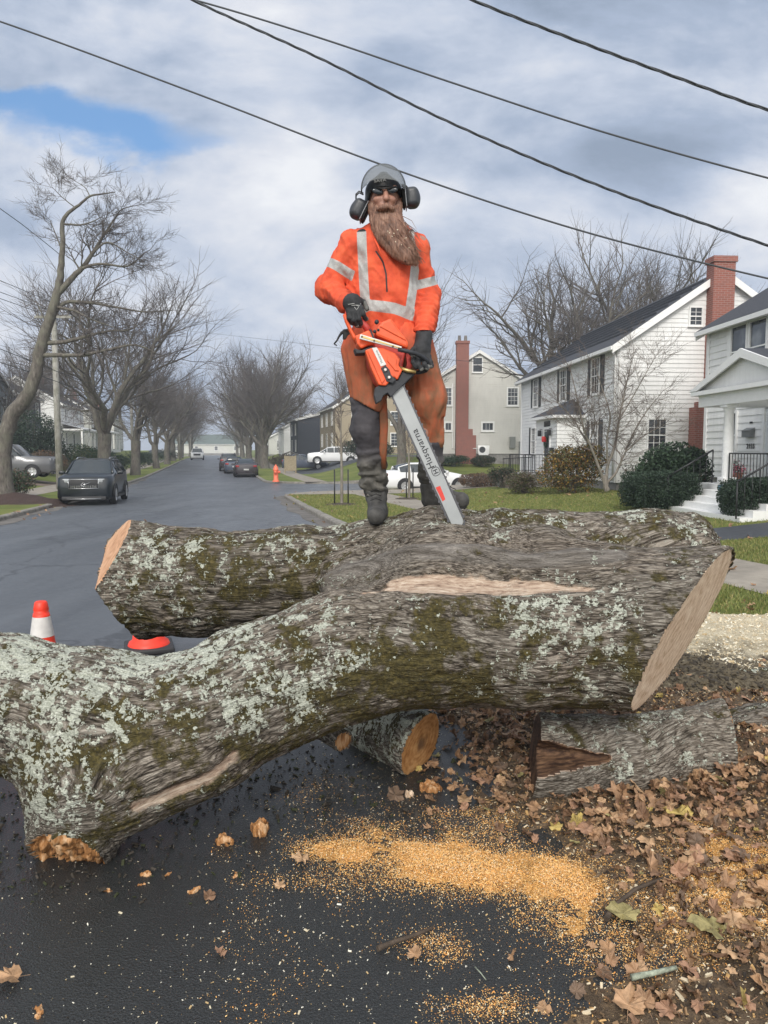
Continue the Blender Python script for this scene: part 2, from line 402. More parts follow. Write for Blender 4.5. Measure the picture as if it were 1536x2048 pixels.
# road (fine rows so that the dip is smooth), side street included
ss = np.concatenate([np.arange(-20, 60, 2.), np.arange(60, 420, 20.)])
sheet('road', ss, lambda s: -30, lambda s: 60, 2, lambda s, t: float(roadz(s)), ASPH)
RAD = 4.0; SS0, SS1 = 34.8, 46.0
def kr_near(s): return KR+(RAD-math.sqrt(max(0, RAD*RAD-(s-(SS0-RAD))**2)) if s > SS0-RAD else 0)
def kr_far(s): return KR+.2+(RAD-math.sqrt(max(0, RAD*RAD-((SS1+RAD)-s)**2)) if s < SS1+RAD else 0)
def kl(s): return KL
sn = np.concatenate([np.arange(-12, 30.5, .75), np.arange(30.8, 34.81, .25)])
sf = np.concatenate([np.arange(46, 50.1, .25), np.arange(51, 120, 4.), np.arange(130, 420, 20.)])
sl = np.concatenate([np.arange(-12, 60, 1.5), np.arange(60, 120, 4.), np.arange(130, 420, 20.)])
KW = .17
def lawnblock(name, ss, edge, side, far=70):
    o = sheet(name, ss, lambda s: edge(s)+side*KW, lambda s: side*far, 60, blockz, LAWN)
    # kerb: rounded-edge strip with its face down to the road
    V = []; prof = [(0, -.22), (0, .085), (.03, .118), (.15, .124), (KW+.02, .122)]
    k = len(prof)
    jit = np.random.RandomState(3)
    for i, s in enumerate(ss):
        e = edge(s); x0, y0 = xy(s, e)
        ds = .05; x1, y1 = xy(min(s+ds, ss[-1]), edge(min(s+ds, ss[-1]))); x2, y2 = xy(s-ds, edge(s-ds))
        T = Vector((x1-x2, y1-y2, 0)).normalized(); Nn = Vector((T.y, -T.x, 0))*side
        for a, z in prof: V.append((x0+Nn.x*a, y0+Nn.y*a, float(roadz(s))+z+jit.uniform(-.008, .008)*(z > 0)))
    F = [(i*k+j, i*k+j+1, (i+1)*k+j+1, (i+1)*k+j) for i in range(len(ss)-1) for j in range(k-1)]
    kb = mesh_np('kerb', V, F, KERB, smooth=False); tag(kb, kind='structure')
    return o
lawnblock('lawn', sn, kr_near, 1); lawnblock('lawn', sf, kr_far, 1); lawnblock('lawn', sl, kl, -1)
def cross_kerb(s, t0, t1):
    mb = MB(); n = 12
    for i in range(n):
        a, b_ = t0+(t1-t0)*i/n, t0+(t1-t0)*(i+1)/n
        za = float(roadz(s)); p0 = xy(s, a); p1 = xy(s, b_)
        za = blockz(s, a)+.006; zb = blockz(s, b_)+.006
        dd = (DV.x*.15, DV.y*.15)
        mb.add([(p0[0], p0[1], float(roadz(s))-.1), (p1[0], p1[1], float(roadz(s))-.1), (p1[0], p1[1], zb), (p0[0], p0[1], za), (p0[0]+dd[0], p0[1]+dd[1], float(roadz(s))-.1), (p1[0]+dd[0], p1[1]+dd[1], float(roadz(s))-.1), (p1[0]+dd[0], p1[1]+dd[1], zb), (p0[0]+dd[0], p0[1]+dd[1], za)],
               [(0, 1, 2, 3), (5, 4, 7, 6), (3, 2, 6, 7)])
    tag(mb.build('kerb', KERB), kind='structure')
cross_kerb(SS0-.03, KR+RAD, 60); cross_kerb(SS1-.12, KR+.2+RAD, 60)
def path(name, ss, t0, t1, mat, dz=.004, nt=5): return sheet(name, ss, t0 if callable(t0) else (lambda s: t0), t1 if callable(t1) else (lambda s: t1), nt, lambda s, t: blockz(s, t)+dz, mat)
path('sidewalk', np.arange(-12, 34.6, 1.5), 5.5, 7.0, CONC, .008)
path('sidewalk', np.concatenate([np.arange(46.1, 60, 1.), np.arange(60, 400, 6)]), 5.2, 6.6, CONC, .008)
path('sidewalk', np.concatenate([np.arange(-12, 60, 1.5), np.arange(60, 400, 6)]), -7.6, -9.0, CONC, .008)
path('sidewalk', np.arange(31.0, 34.7, .3), lambda s: kr_near(s)+.25, 30, CONC, .012, 40)
path('path', np.arange(10.9, 12.6, .4), 7.02, 12.6, DARKPATH, .008, 12)
path('driveway', np.arange(42.0, 47.0, .5), -9.02, -34, GRAVEL, .008, 30)
path('driveway', np.arange(42.0, 47.0, .5), -5.9, -7.58, CONC, .012, 5)
path('driveway', np.arange(62.0, 72.0, .5), 6.65, 34, DARKPATH, .008, 30)
# gutter strip beside the right kerb, paler dusty concrete
def strip(name, ss, t0, t1, mat, dz):
    return sheet(name, ss, t0, t1, 3, lambda s, t: float(roadz(s))+dz, mat)
GUT = pmat("dusty_gutter", (.13, .118, .105), .75, var=.4, vscale=2.5, bump=.4, bscale=90)
strip('gutter', np.arange(9, 34.2, .5), lambda s: kr_near(s)-.45-.07*math.sin(s*1.7)-.06*math.sin(s*.6), lambda s: kr_near(s)+.02, GUT, .005)
strip('gutter', np.arange(8, 60, 1.), lambda s: KL+.40+.15*math.sin(s*1.3), lambda s: KL-.02, GUT, .005)
# ------------------------------------------------------------ the felled trunk
def PR(px, py, Y, r): 
    p = P(px, py, Y); return (p.x, p.y, p.z, r)
FR = [PR(-260, 1405, 2.85, .265), PR(0, 1402, 2.95, .262), PR(190, 1444, 3.0, .27), PR(350, 1446, 3.06, .252), PR(520, 1380, 3.15, .275), PR(680, 1315, 3.25, .285),
      PR(850, 1282, 3.3, .292), PR(1050, 1278, 3.3, .30), PR(1250, 1268, 3.3, .325), PR(1450, 1262, 3.3, .36), PR(1600, 1262, 3.3, .38)]
BK = [PR(60, 1165, 4.25, .37), PR(245, 1158, 4.2, .335), PR(400, 1166, 4.1, .285), PR(600, 1152, 4.0, .26), PR(750, 1142, 3.95, .26), PR(880, 1116, 3.9, .262),
      PR(1100, 1124, 3.9, .26), PR(1300, 1122, 3.9, .262), PR(1385, 1116, 3.9, .245)]
MD = [PR(690, 1172, 3.65, .12), PR(850, 1150, 3.6, .22), PR(1080, 1160, 3.58, .25), PR(1320, 1226, 3.48, .19), PR(1560, 1250, 3.45, .18)]
SB = [PR(400, 1470, 3.0, .245), PR(175, 1570, 2.90, .235), PR(152, 1665, 2.84, .155), PR(170, 1790, 2.8, .075)]
def chain(p, C, k=.06):
    d = None
    for a, b in zip(C[:-1], C[1:]):
        e = sd_cone(p, a[:3], b[:3], a[3], b[3]); d = e if d is None else smin(d, e, k)
    return d
# right end: oblique saw cut; left end of back stem: saw cut; stub: torn end
_T, _L, _R = P(1467, 1102, 3.47), P(1320, 1292, 3.0), P(1416, 1234, 3.735)
nCR = -(_R-_T).cross(_L-_T).normalized(); cR = _L
nKL = Vector((-.77, -.34, .54)).normalized(); cKL = P(236, 1098, 3.95)
nKM = Vector((-.86, -.1, -.50)).normalized(); cKM = P(200, 1178, 3.95)
nKR = Vector((1, .1, 0)).normalized(); cKR = P(1412, 1080, 3.9)
nST = Vector((-.08, -.80, -.58)).normalized(); cST = P(155, 1694, 2.70)
def plane(p, c, n): return (p-np.array(c, np.float32))@np.array(n, np.float32)
def log_parts(p):
    f = chain(p, FR); s = chain(p, SB); k = chain(p, BK); m = chain(p, MD)
    return f, s, k, m
def log_sdf(p, cuts=True):
    f, s, k, m = log_parts(p)
    f = smin(smin(f, m, .22), s, .13)
    if cuts:
        f = np.maximum(f, plane(p, cR, nCR)); e = plane(p, cKR, nKR)
        k = -smin(-k, -e, .10); d = smin(f, k, .13-.095*sstep(p[:, 0], .15, .7)); d = np.maximum(d, plane(p, cR, nCR)-.035)
        d = np.where((p[:, 0] < -.5) & (p[:, 1] > 3.3), np.maximum(d, np.maximum(plane(p, cKL, nKL), plane(p, cKM, nKM))), d)
    else: d = smin(f, k, .13)
    if cuts: d = np.maximum(d, plane(p, cST, nST))
    return d
def hit(px, py, fn=None, y0=1.5, y1=8):
    "first point of the trunk seen along a photograph pixel"
    fn = fn or (lambda q: log_sdf(q))
    ys = np.linspace(y0, y1, 1600); a = P(px, py, 1.0); o = np.array((0, 0, CAMZ)); d = np.array(a)-o
    pts = (o+d*ys[:, None]).astype(np.float32); v = fn(pts); i = np.argmax(v < 0)
    return Vector(pts[i]) if v[i] < 0 else None
def polydist(p, pts):
    d = None
    for a, b in zip(pts[:-1], pts[1:]):
        e = sd_cone(p, a, b, 0, 0); d = e if d is None else np.minimum(d, e)
    return d
callus_px = [(655, 1168), (700, 1140), (760, 1118), (830, 1103), (900, 1108), (1000, 1114), (1060, 1122), (1140, 1118), (1230, 1112)]
callus = [hit(*q) for q in callus_px]
wood_px = [(700, 1188), (770, 1172), (850, 1162), (940, 1164), (1050, 1168), (1150, 1172), (1260, 1176)]
woodc = [hit(*q) for q in wood_px]
swirl = [hit(*q) for q in [(860, 1036), (800, 1060), (740, 1095), (690, 1130), (655, 1165)]]
scar = [hit(*q) for q in [(275, 1612), (330, 1588), (400, 1560), (470, 1515)]]
lump = hit(1290, 1405)
WRAD = [.01, .042, .066, .068, .056, .034, .006]
def wood_d(p):
    d = None
    for i in range(len(woodc)-1):
        e = sd_cone(p, woodc[i], woodc[i+1], WRAD[i], WRAD[i+1]); d = e if d is None else np.minimum(d, e)
    return d
def log_full(p):
    d = log_sdf(p)
    c = polydist(p, callus)-.040-.008*np.sin(p[:, 0]*17); d = smin(d, c, .02)
    c = polydist(p, swirl)-.02; d = smin(d, c, .05)
    wd_ = wood_d(p); d = d+.030*np.clip(.5-wd_/.05, 0, 1)
    wd_ = polydist(p, scar); d = d+.012*np.exp(-(wd_/.035)**2)
    return d
def axis_coords(p, C):
    "length along the axis, offset from it"
    best = np.full(len(p), 1e9); U = np.zeros(len(p)); O = np.zeros((len(p), 3)); u0 = 0
    for a, b in zip(C[:-1], C[1:]):
        a3, b3 = np.array(a[:3]), np.array(b[:3]); d = b3-a3; L = np.linalg.norm(d)
        h = np.clip(((p-a3)@d)/(L*L), 0, 1); q = p-(a3+h[:, None]*d); dd = np.linalg.norm(q, axis=1)-(a[3]+(b[3]-a[3])*h)
        m = dd < best; best[m] = dd[m]; U[m] = (u0+h*L)[m]; O[m] = q[m]; u0 += L
    return best, U, O
GC = np.array(P(470, 1430, 3.1))
def grain_field(p, chains, k=.09):
    "position compressed along a smoothly varying grain direction"
    T = np.zeros((len(p), 3)); Wt = np.zeros(len(p)); H0 = []
    for C in chains:
        for a, b in zip(C[:-1], C[1:]):
            a3, b3 = np.array(a[:3]), np.array(b[:3]); d = b3-a3; L = np.linalg.norm(d); t = d/L
            h = np.clip(((p-a3)@d)/(L*L), 0, 1); dd = np.linalg.norm(p-(a3+h[:, None]*d), axis=1)-(a[3]+(b[3]-a[3])*h)
            if t[0] < 0: t = -t
            wt = np.exp(-np.clip(dd, -.3, 3)/k); T += wt[:, None]*t; Wt += wt
    T /= np.linalg.norm(T, axis=1, keepdims=True)
    q = p-GC; return q-T*((q*T).sum(1)*.84)[:, None]
def bark_height(g, p, seed, fine=1.0):
    A = g*26*fine+fbm(p*5, 3, seed+50)[:, None]*1.5
    r1 = 1-np.abs(fbm(A, 3, seed)*2-1)*2.6; r2 = 1-np.abs(fbm(A*2.1+5, 3, seed+9)*2-1)*2.4
    return np.clip(r1, -1.2, 1)*.62+np.clip(r2, -1, 1)*.38
def bark_mat():
    m, b, pr, o = base_mat("bark")
    at = b.new('ShaderNodeAttribute', attribute_name='grain').outputs['Vector']
    def A(n): return b.new('ShaderNodeAttribute', attribute_name=n).outputs['Fac']
    wood, lich, moss, hgt = A('wood'), A('lich'), A('moss'), A('hgt')
    g1 = b.noise(at, 38, 5, .68, .5); g2 = b.noise(at, 90, 5, .7, .3); big = b.noise(o, 2.2, 4, .6); fn = b.noise(o, 90, 5, .7)
    wat = b.vmath('ADD', at, b.vmath('MULTIPLY', b.noise(at, 30, 4, .6, out=1), (.022, .022, .022)))
    ve = b.voro(wat, 62, 'DISTANCE_TO_EDGE'); ve2 = b.voro(wat, 135, 'DISTANCE_TO_EDGE')
    crack = b.math('ADD', b.math('MULTIPLY', b.smooth(ve, .0, .25), .19), b.math('MULTIPLY', b.smooth(ve2, .0, .28), .14))
    hh = b.math('SUBTRACT', b.math('ADD', b.math('ADD', b.math('MULTIPLY', hgt, .28), crack), b.math('ADD', b.math('MULTIPLY', g1, .60), b.math('MULTIPLY', g2, .40))), .22)
    cal = A('cal')
    c = b.ramp(hh, [(.40, (.020, .016, .012)), (.52, (.075, .063, .050)), (.66, (.165, .143, .118)), (.86, (.34, .31, .265))])
    c = b.mix(b.math('MULTIPLY', cal, .8), c, b.ramp(b.noise(at, 30, 4, .6), [(.35, (.12, .105, .092)), (.6, (.30, .275, .25))]))
    c = b.mix(b.math('MULTIPLY', b.math('SUBTRACT', 1.0, cal), b.ramp(big, [(.42, 0), (.62, .55)])), c, b.ramp(hh, [(.42, (.024, .018, .013)), (.55, (.12, .095, .075)), (.84, (.38, .32, .26))]))
    # moss: dark olive cushions
    mn = b.math('ADD', b.math('MULTIPLY_ADD', b.noise(o, 9, 8, .68), 1.5, -.25), b.math('SUBTRACT', moss, .5))
    mm = b.ramp(mn, [(.50, 0), (.62, .93)])
    mc = b.ramp(b.noise(o, 60, 5, .7), [(.3, (.018, .016, .006)), (.52, (.075, .062, .020)), (.75, (.18, .14, .045))])
    c = b.mix(mm, c, mc)
    # lichen: crisp pale green grey flakes
    l1 = b.noise(o, 34, 6, .72, .6); l0 = b.noise(o, 5.5, 6, .65, .3); vo = b.voro(b.vmath('ADD', o, b.vmath('MULTIPLY', b.noise(o, 30, 4, .6, out=1), (.04, .04, .04))), 60)
    d2 = b.voro(b.vmath('ADD', o, b.vmath('MULTIPLY', b.noise(o, 60, 3, .6, out=1), (.02, .02, .02))), 130)
    fld = b.math('ADD', b.math('SUBTRACT', lich, .5), b.math('ADD', b.math('MULTIPLY', b.math('SUBTRACT', l0, .5), 1.5), b.math('MULTIPLY', b.math('SUBTRACT', b.noise(o, 17, 5, .65), .5), 1.5)))
    ln = b.math('ADD', fld, b.math('MULTIPLY', b.math('SUBTRACT', l1, .5), 1.1))
    ln = b.math('SUBTRACT', b.math('ADD', ln, .36), b.math('ADD', b.math('MULTIPLY', vo, .45), b.math('MULTIPLY', d2, .35)))
    lm = b.ramp(ln, [(.0, 0), (.035, 1)])
    lc = b.ramp(b.noise(o, 120, 3, .7), [(.3, (.30, .315, .25)), (.5, (.52, .545, .46)), (.7, (.74, .76, .68))])
    c = b.mix(b.math('MULTIPLY', lm, .93), c, lc)
    # bare wood
    ws = b.noise(at, 60, 6, .7, .4); wc = b.ramp(ws, [(.34, (.13, .085, .06)), (.42, (.30, .21, .155)), (.52, (.44, .335, .255)), (.64, (.56, .47, .38))])
    we = b.ramp(b.math('ADD', wood, b.math('MULTIPLY', b.math('SUBTRACT', b.noise(o, 18, 5, .65), .5), .9)), [(.40, 0), (.62, 1)])
    c = b.mix(b.math('MULTIPLY', we, .92), c, wc)
    b.put(pr.inputs['Base Color'], c); pr.inputs['Roughness'].default_value = .88; pr.inputs['Specular IOR Level'].default_value = .25
    hb = b.math('ADD', b.math('MULTIPLY', hh, 1.0), b.math('ADD', b.math('MULTIPLY', lm, b.math('ADD', .25, b.math('MULTIPLY', l1, .5))), b.math('MULTIPLY', mm, b.math('MULTIPLY', fn, .5))))
    hb = b.mix(b.math('MULTIPLY', we, .85), hb, b.math('MULTIPLY', ws, .3))
    bump_to(b, pr, hb, .9, .024)
    return m
BARK = bark_mat()
def cutwood_mat(name, rings, cols, ctr=(0, 0, 0), streak=(1, 1, 1)):
    m, b, pr, o = base_mat(name)
    pv = b.new('ShaderNodeAttribute', attribute_name='cutp').outputs['Vector']
    sp = b.new('ShaderNodeSeparateXYZ'); b.put(sp.inputs[0], pv)
    wob = b.math('MULTIPLY', b.noise(o, 7, 3, .5), .05)
    r = b.math('ADD', b.math('SQRT', b.math('ADD', b.math('MULTIPLY', sp.outputs[0], sp.outputs[0]), b.math('MULTIPLY', sp.outputs[1], sp.outputs[1]))), wob)
    ring = b.math('SINE', b.math('MULTIPLY', r, rings)); 
    n = b.noise(b.scale(o, streak), 22, 6, .65)
    n = b.math('ADD', b.math('MULTIPLY', n, .7), b.math('MULTIPLY', b.noise(o, 6, 5, .65), .35))
    f = b.math('ADD', b.math('MULTIPLY', ring, .035), n)
    c = b.ramp(f, [(.38, cols[0]), (.52, cols[1]), (.66, cols[2])])
    rot_ = b.ramp(b.math('ADD', r, b.math('MULTIPLY', b.noise(o, 12, 5, .6), .12)), [(.09, 1.0), (.15, 0)])
    if len(cols) > 3: c = b.mix(b.math('MULTIPLY', rot_, .8), c, cols[3])
    b.put(pr.inputs['Base Color'], c); pr.inputs['Roughness'].default_value = .75; pr.inputs['Specular IOR Level'].default_value = .25
    bump_to(b, pr, n, .7, .008)
    return m
CUT1 = cutwood_mat("sawn_pale_wood", 90, [(.40, .26, .16), (.66, .50, .36), (.82, .69, .54)], streak=(4, 4, .45))
CUT2 = cutwood_mat("sawn_orange_wood", 130, [(.38, .19, .10), (.60, .34, .20), (.70, .46, .30)])
CUT3 = cutwood_mat("torn_orange_wood", 60, [(.10, .045, .018), (.40, .19, .07), (.66, .45, .27)], streak=(2.2, 2.2, .5))
CUT4 = cutwood_mat("sawn_amber_wood", 220, [(.28, .12, .035), (.45, .215, .075), (.58, .32, .13), (.12, .07, .04)])
VIS = [(-.55, 0)]
def regions(V, N, plus, minus):
    r = np.zeros(len(V))
    for (c, rad, a) in plus: r += a*np.exp(-(np.linalg.norm(V-np.array(c), axis=1)/rad)**2)
    return r
def HR(px, py, rad, a):
    h = hit(px, py); return (h, rad, a) if h else (P(px, py, 3.4), rad, a)
def build_log():
    lo = (-2.15, 2.2, -.02); hi = (2.05, 4.75, 1.42)
    V, F = surface_nets(log_full, lo, hi, .0095)
    N = vnormals(V, F)
    Vg = V.astype(float); grain = grain_field(Vg, [FR, BK, MD, SB]); H = bark_height(grain, Vg, 3)
    # cut faces
    Vd = V.astype(float)
    fr = np.abs(plane(Vd, cR, nCR)) < .006; kl_ = np.abs(plane(Vd, cKL, nKL)) < .006; stb = np.abs(plane(Vd, cST, nST)) < .008
    fr &= (V[:, 0] > .6) & (N@np.array(nCR) > .8); kl_ &= (V[:, 0] < -.6) & (V[:, 1] > 3.3) & (N@np.array(nKL) > .8); stb &= (V[:, 0] < -.5) & (V[:, 2] < .3) & (N@np.array(nST) > .6)
    cut = fr | kl_ | stb
    near = np.ones(len(V))
    near -= cut
    lowf = fbm(V*2.6, 3, 33)-.5; mid = fbm(V*7, 3, 35)-.5
    wn_ = (fbm(grain*16+4, 4, 91)-.5); wd_ = wood_d(Vd)+wn_*.05; ws = polydist(Vd, scar)+wn_*.05
    wood = np.clip(.5-wd_/.03, 0, 1)*.95+np.clip(1.15-ws/.05, 0, 1)*.75
    cal = np.exp(-(polydist(Vd, callus)/.055)**4)
    calmask = np.clip(cal*1.4, 0, 1)
    disp = (H*.012*(1-.75*calmask)+lowf*.05+mid*.018)*near*(1-np.clip(wood, 0, 1)*.85)
    disp -= .004
    disp += stb*(fbm(V*[60, 60, 14], 3, 77)-.5)*.07+stb*(fbm(V*[14, 14, 8], 2, 78)-.5)*.06
    V2 = V+N*disp[:, None]
    # torn fibres on the stub
    lichR = regions(V, N, [HR(*a) for a in [(60, 1330, .32, .30), (250, 1340, .30, .30), (430, 1350, .26, .30), (560, 1300, .24, .26), (690, 1290, .18, .20), (70, 1440, .25, .20), (120, 1560, .22, .22), (560, 1400, .16, .1),
        (1120, 1240, .20, .20), (1250, 1230, .16, .17), (1050, 1210, .15, .14), (940, 1190, .13, .14), (1200, 1370, .22, .16), (1000, 1370, .18, .08), (330, 1200, .22, .18), (280, 1120, .16, .12), (560, 1075, .14, .18), (660, 1055, .12, .16), (1000, 1050, .2, .08), (230, 1225, .18, .1)]], None)
    lich = .27+np.minimum(lichR, .26)+.10*np.clip(N[:, 2], -1, 1)
    lich -= regions(V, N, [HR(*a) for a in [(880, 1110, .35, .25), (1100, 1120, .3, .2), (330, 1500, .22, .18), (1300, 1110, .3, .15), (720, 1180, .2, .2), (470, 1180, .16, .14), (900, 1250, .2, .12), (750, 1420, .25, .12), (560, 1180, .1, .1), (1240, 1320, .2, .1)]], None)
    moss = .53+regions(V, N, [HR(*a) for a in [(640, 1400, .28, .12), (860, 1390, .3, .14), (330, 1540, .25, .10), (430, 1150, .22, .16), (560, 1160, .18, .14), (1000, 1300, .25, .09), (800, 1340, .18, .1), (130, 1480, .25, .06), (1150, 1390, .3, .1), (230, 1250, .15, .12), (300, 1250, .2, .1), (1250, 1290, .2, .08), (1000, 1035, .25, .04)]], None)-.05
    moss -= regions(V, N, [HR(*a) for a in [(800, 1080, .3, .16), (1100, 1120, .35, .12), (700, 1190, .25, .12), (1150, 1200, .3, .1), (1150, 1330, .2, .05)]], None)
    hgt = np.clip(H*.5+.5, 0, 1)*(1-calmask*.3)+calmask*.12
    # saw faces carry their own coordinates for the growth rings
    cp = np.zeros((len(V), 3))
    for msk, c, n in ((fr, P(1350, 1270, 3.2), nCR), (kl_, P(243, 1150, 4.1), nKL), (stb, cST, nST)):
        a = Vector(n).orthogonal().normalized(); b_ = Vector(n).cross(a); q = Vd[msk]-np.array(c)
        cp[msk] = np.column_stack([q@np.array(a), q@np.array(b_), np.zeros(msk.sum())])
    mi = np.zeros(len(F), int); fm = lambda m_: m_[F].sum(1) >= 3
    mi[fm(fr)] = 1; mi[fm(kl_)] = 2; mi[fm(stb)] = 3
    root = empty('felled_trunk', (0, 0, 0), 0, "huge forked tree trunk under the man's boots, its bark covered in pale lichen and moss", "tree trunk")
    c0 = P(750, 1300, 3.3); root.location = (c0.x, c0.y, 0)
    for k, (nm) in enumerate(['bark', 'cut_face', 'cut_face', 'torn_end']):
        sel = mi == k; Fk = F[sel]; used, inv = np.unique(Fk, return_inverse=True)
        if not len(used): continue
        ob = mesh_np(nm, V2[used]-np.array(root.location, np.float32), inv.reshape(Fk.shape), [BARK, CUT1, CUT2, CUT3][k], parent=root,
                     attrs={'wood': wood[used], 'lich': lich[used], 'moss': moss[used], 'hgt': hgt[used], 'grain': grain[used], 'cutp': cp[used], 'cal': calmask[used]})
        if k == 1: ob['label'] = "pale streaked oblique saw face at the right end"
        if k == 2: ob['label'] = "orange saw face at the left end of the rear stem"
        if k == 3: ob['label'] = "torn orange wood at the foot of the broken stub"
    print('log', len(V), len(F), [(mi == k).sum() for k in range(4)])
build_log()
CUTG = cutwood_mat('weathered_shaded_cut', 60, [(.018, .010, .007), (.07, .038, .024), (.20, .115, .065)], streak=(.5, 3, 3))  # weathered wood, with the shade inside the log's hollow darkened into the colour
# ------------------------------------------------------------ smaller cut logs under and beside the trunk
def chunk(name, C, cuts, label, cat, h=.009, cavity=None, amp=.008, lichb=0, mossb=0, fine=1.6, cutmats=None, group=None, extra=None, part_label=None, hl=.5):
    wood_unused = None
    def fn(p):
        d = chain(p, C, .05)
        if extra: d = extra(p, d)
        for c, n in cuts: d = np.maximum(d, plane(p, c, n))
        if cavity: d = cavity(p, d)
        return d
    A = np.array([c[:3] for c in C]); r = max(c[3] for c in C)+.06
    V, F = surface_nets(fn, A.min(0)-r, A.max(0)+r, h); N = vnormals(V, F); Vd = V.astype(float)
    g = grain_field(Vd, [C]); H = bark_height(g, Vd, 11, fine); cut = np.zeros(len(V), int); cp = np.zeros((len(V), 3))
    for i, (c, n) in enumerate(cuts):
        m = (np.abs(plane(Vd, c, n)) < h*.6) & (N@np.array(Vector(n)) > .75); cut[m] = i+1
        a = Vector(n).orthogonal().normalized(); b_ = Vector(n).cross(a); q = Vd[m]-np.array(c); cp[m] = np.column_stack([q@np.array(a), q@np.array(b_), 0*q[:, 0]])
    wood = np.zeros(len(V))
    if cavity: wood = np.clip(1.1-np.abs(cavity(Vd, -np.full(len(V), 9.)))/.012, 0, 1)
    if cavity is not None: wood = np.where(fn_c(Vd, cavity) < .012, 1.0, 0.0)
    V2 = V+N*((H*amp+(fbm(V*6, 3, 5)-.5)*.03)*(cut == 0)*(wood < .5))[:, None]
    root = empty(name, (float(A[:, 0].mean()), float(A[:, 1].mean()), gz(float(A[:, 0].mean()), float(A[:, 1].mean()))), 0, label, cat, group)
    cf = cut[F]; mi = np.where((cf > 0).sum(1) >= 3, cf.max(1), 0)
    lich = .37+lichb+.12*N[:, 2]+.1*(fbm(V*5, 2, 8)-.5); moss = .45+mossb+.12*N[:, 2]
    cutmats = list(cutmats or [CUT3]*len(cuts))
    mi = np.where((mi == 0) & ((wood > .5)[F].sum(1) >= 3), len(cuts)+1, mi)
    cutmats.append(CUTG)
    for k in range(len(cuts)+2):
        Fk = F[mi == k]
        if not len(Fk): continue
        used, inv = np.unique(Fk, return_inverse=True)
        mesh_np('bark' if k == 0 else 'hollow' if k > len(cuts) else 'cut_face', V2[used]-np.array(root.location, np.float32), inv.reshape(Fk.shape), BARK if k == 0 else cutmats[k-1], parent=root,
                attrs={'wood': wood[used], 'lich': lich[used], 'moss': moss[used], 'hgt': np.clip(H*.5+hl, 0, 1)[used], 'grain': g[used], 'cutp': cp[used], 'cal': wood[used]*0})
    return root
def fn_c(p, cav): return cav(p, np.full(len(p), -9.)) * -1 if False else np.abs(cav(p, np.full(len(p), -9.)))
# hollow log at the right, lying on the leaves
a, b_ = P(1060, 1512, 3.46), P(1452, 1478, 3.62)
HC = [(a.x, a.y, a.z, .205), (P(1230, 1515, 3.5).x, 3.5, P(1230, 1515, 3.5).z, .185), (b_.x, b_.y, b_.z, .185), (b_.x+.25, b_.y+.05, b_.z, .185)]
ax = (b_-a).normalized()
_cv = [np.array(P(1060, 1525, 3.24)), np.array(P(1150, 1519, 3.30)), np.array(P(1213, 1514, 3.32))]
def hol(p, d):
    c = sd_cone(p, _cv[0], _cv[2], .10, .006, sc=(1, 2.4, .85))+(fbm(np.asarray(p)*[9, 9, 26], 3, 66)-.5)*.035; return np.maximum(d, -c)
chunk('hollow_log', HC, [(a+ax*.02, Vector((-.97, .12, .12)).normalized()), (b_, Vector((.98, -.18, .05)).normalized())],
      "short hollow log with a split knot hole, under the trunk's right end", "log", cavity=hol, lichb=-.11, mossb=-.10, cutmats=[CUTG, CUT3], hl=.72, fine=2.2, amp=.006, h=.008)
a, b_ = P(735, 1452, 4.15), P(842, 1488, 3.62)
n = Vector((.80, -.55, -.22)).normalized()
chunk('cut_limb', [(a.x, a.y, a.z, .165), (b_.x, b_.y, b_.z, .155), (b_.x+.1, b_.y-.2, b_.z-.02, .15)], [(b_, n)],
      "mossy round limb under the trunk with an orange sawn face toward the camera", "log", lichb=.16, mossb=.08, cutmats=[CUT4], h=.009)
a, b_ = P(655, 1455, 3.75), P(686, 1482, 3.55)
chunk('branch_stub', [(a.x, a.y, a.z, .07), (b_.x, b_.y, b_.z, .045)], [(b_, Vector((.5, -.85, -.1)).normalized())],
      "thin broken branch stub with a small orange end in the trunk's shadow", "branch", cutmats=[CUT3], h=.007)
a, b_ = P(1482, 1462, 3.95), P(1640, 1440, 4.0)
chunk('dark_log', [(a.x, a.y, a.z, .12), (b_.x, b_.y, b_.z, .14)], [], "dark rounded log at the right edge, just right of the hollow log", "log", mossb=-.1, h=.012)
a, b_ = P(1455, 1520, 3.75), P(1600, 1585, 3.45)
chunk('bare_limb', [(a.x, a.y, a.z, .05), (b_.x, b_.y, b_.z, .06)], [], "thin pale limb slanting down to the right edge beside the hollow log", "branch", lichb=-.1, mossb=-.2, h=.01, amp=.003)
a, b_ = P(1385, 1385, 4.6), P(1620, 1358, 4.8)
chunk('mossy_limb', [(a.x, a.y, a.z-.02, .09), (P(1480, 1375, 4.7).x, 4.7, P(1480, 1375, 4.7).z-.02, .12), (b_.x, b_.y, b_.z, .1)], [], "mossy lichened limb lying in the pale sawdust behind the hollow log", "branch", lichb=.10, mossb=.1, h=.014, amp=.014)
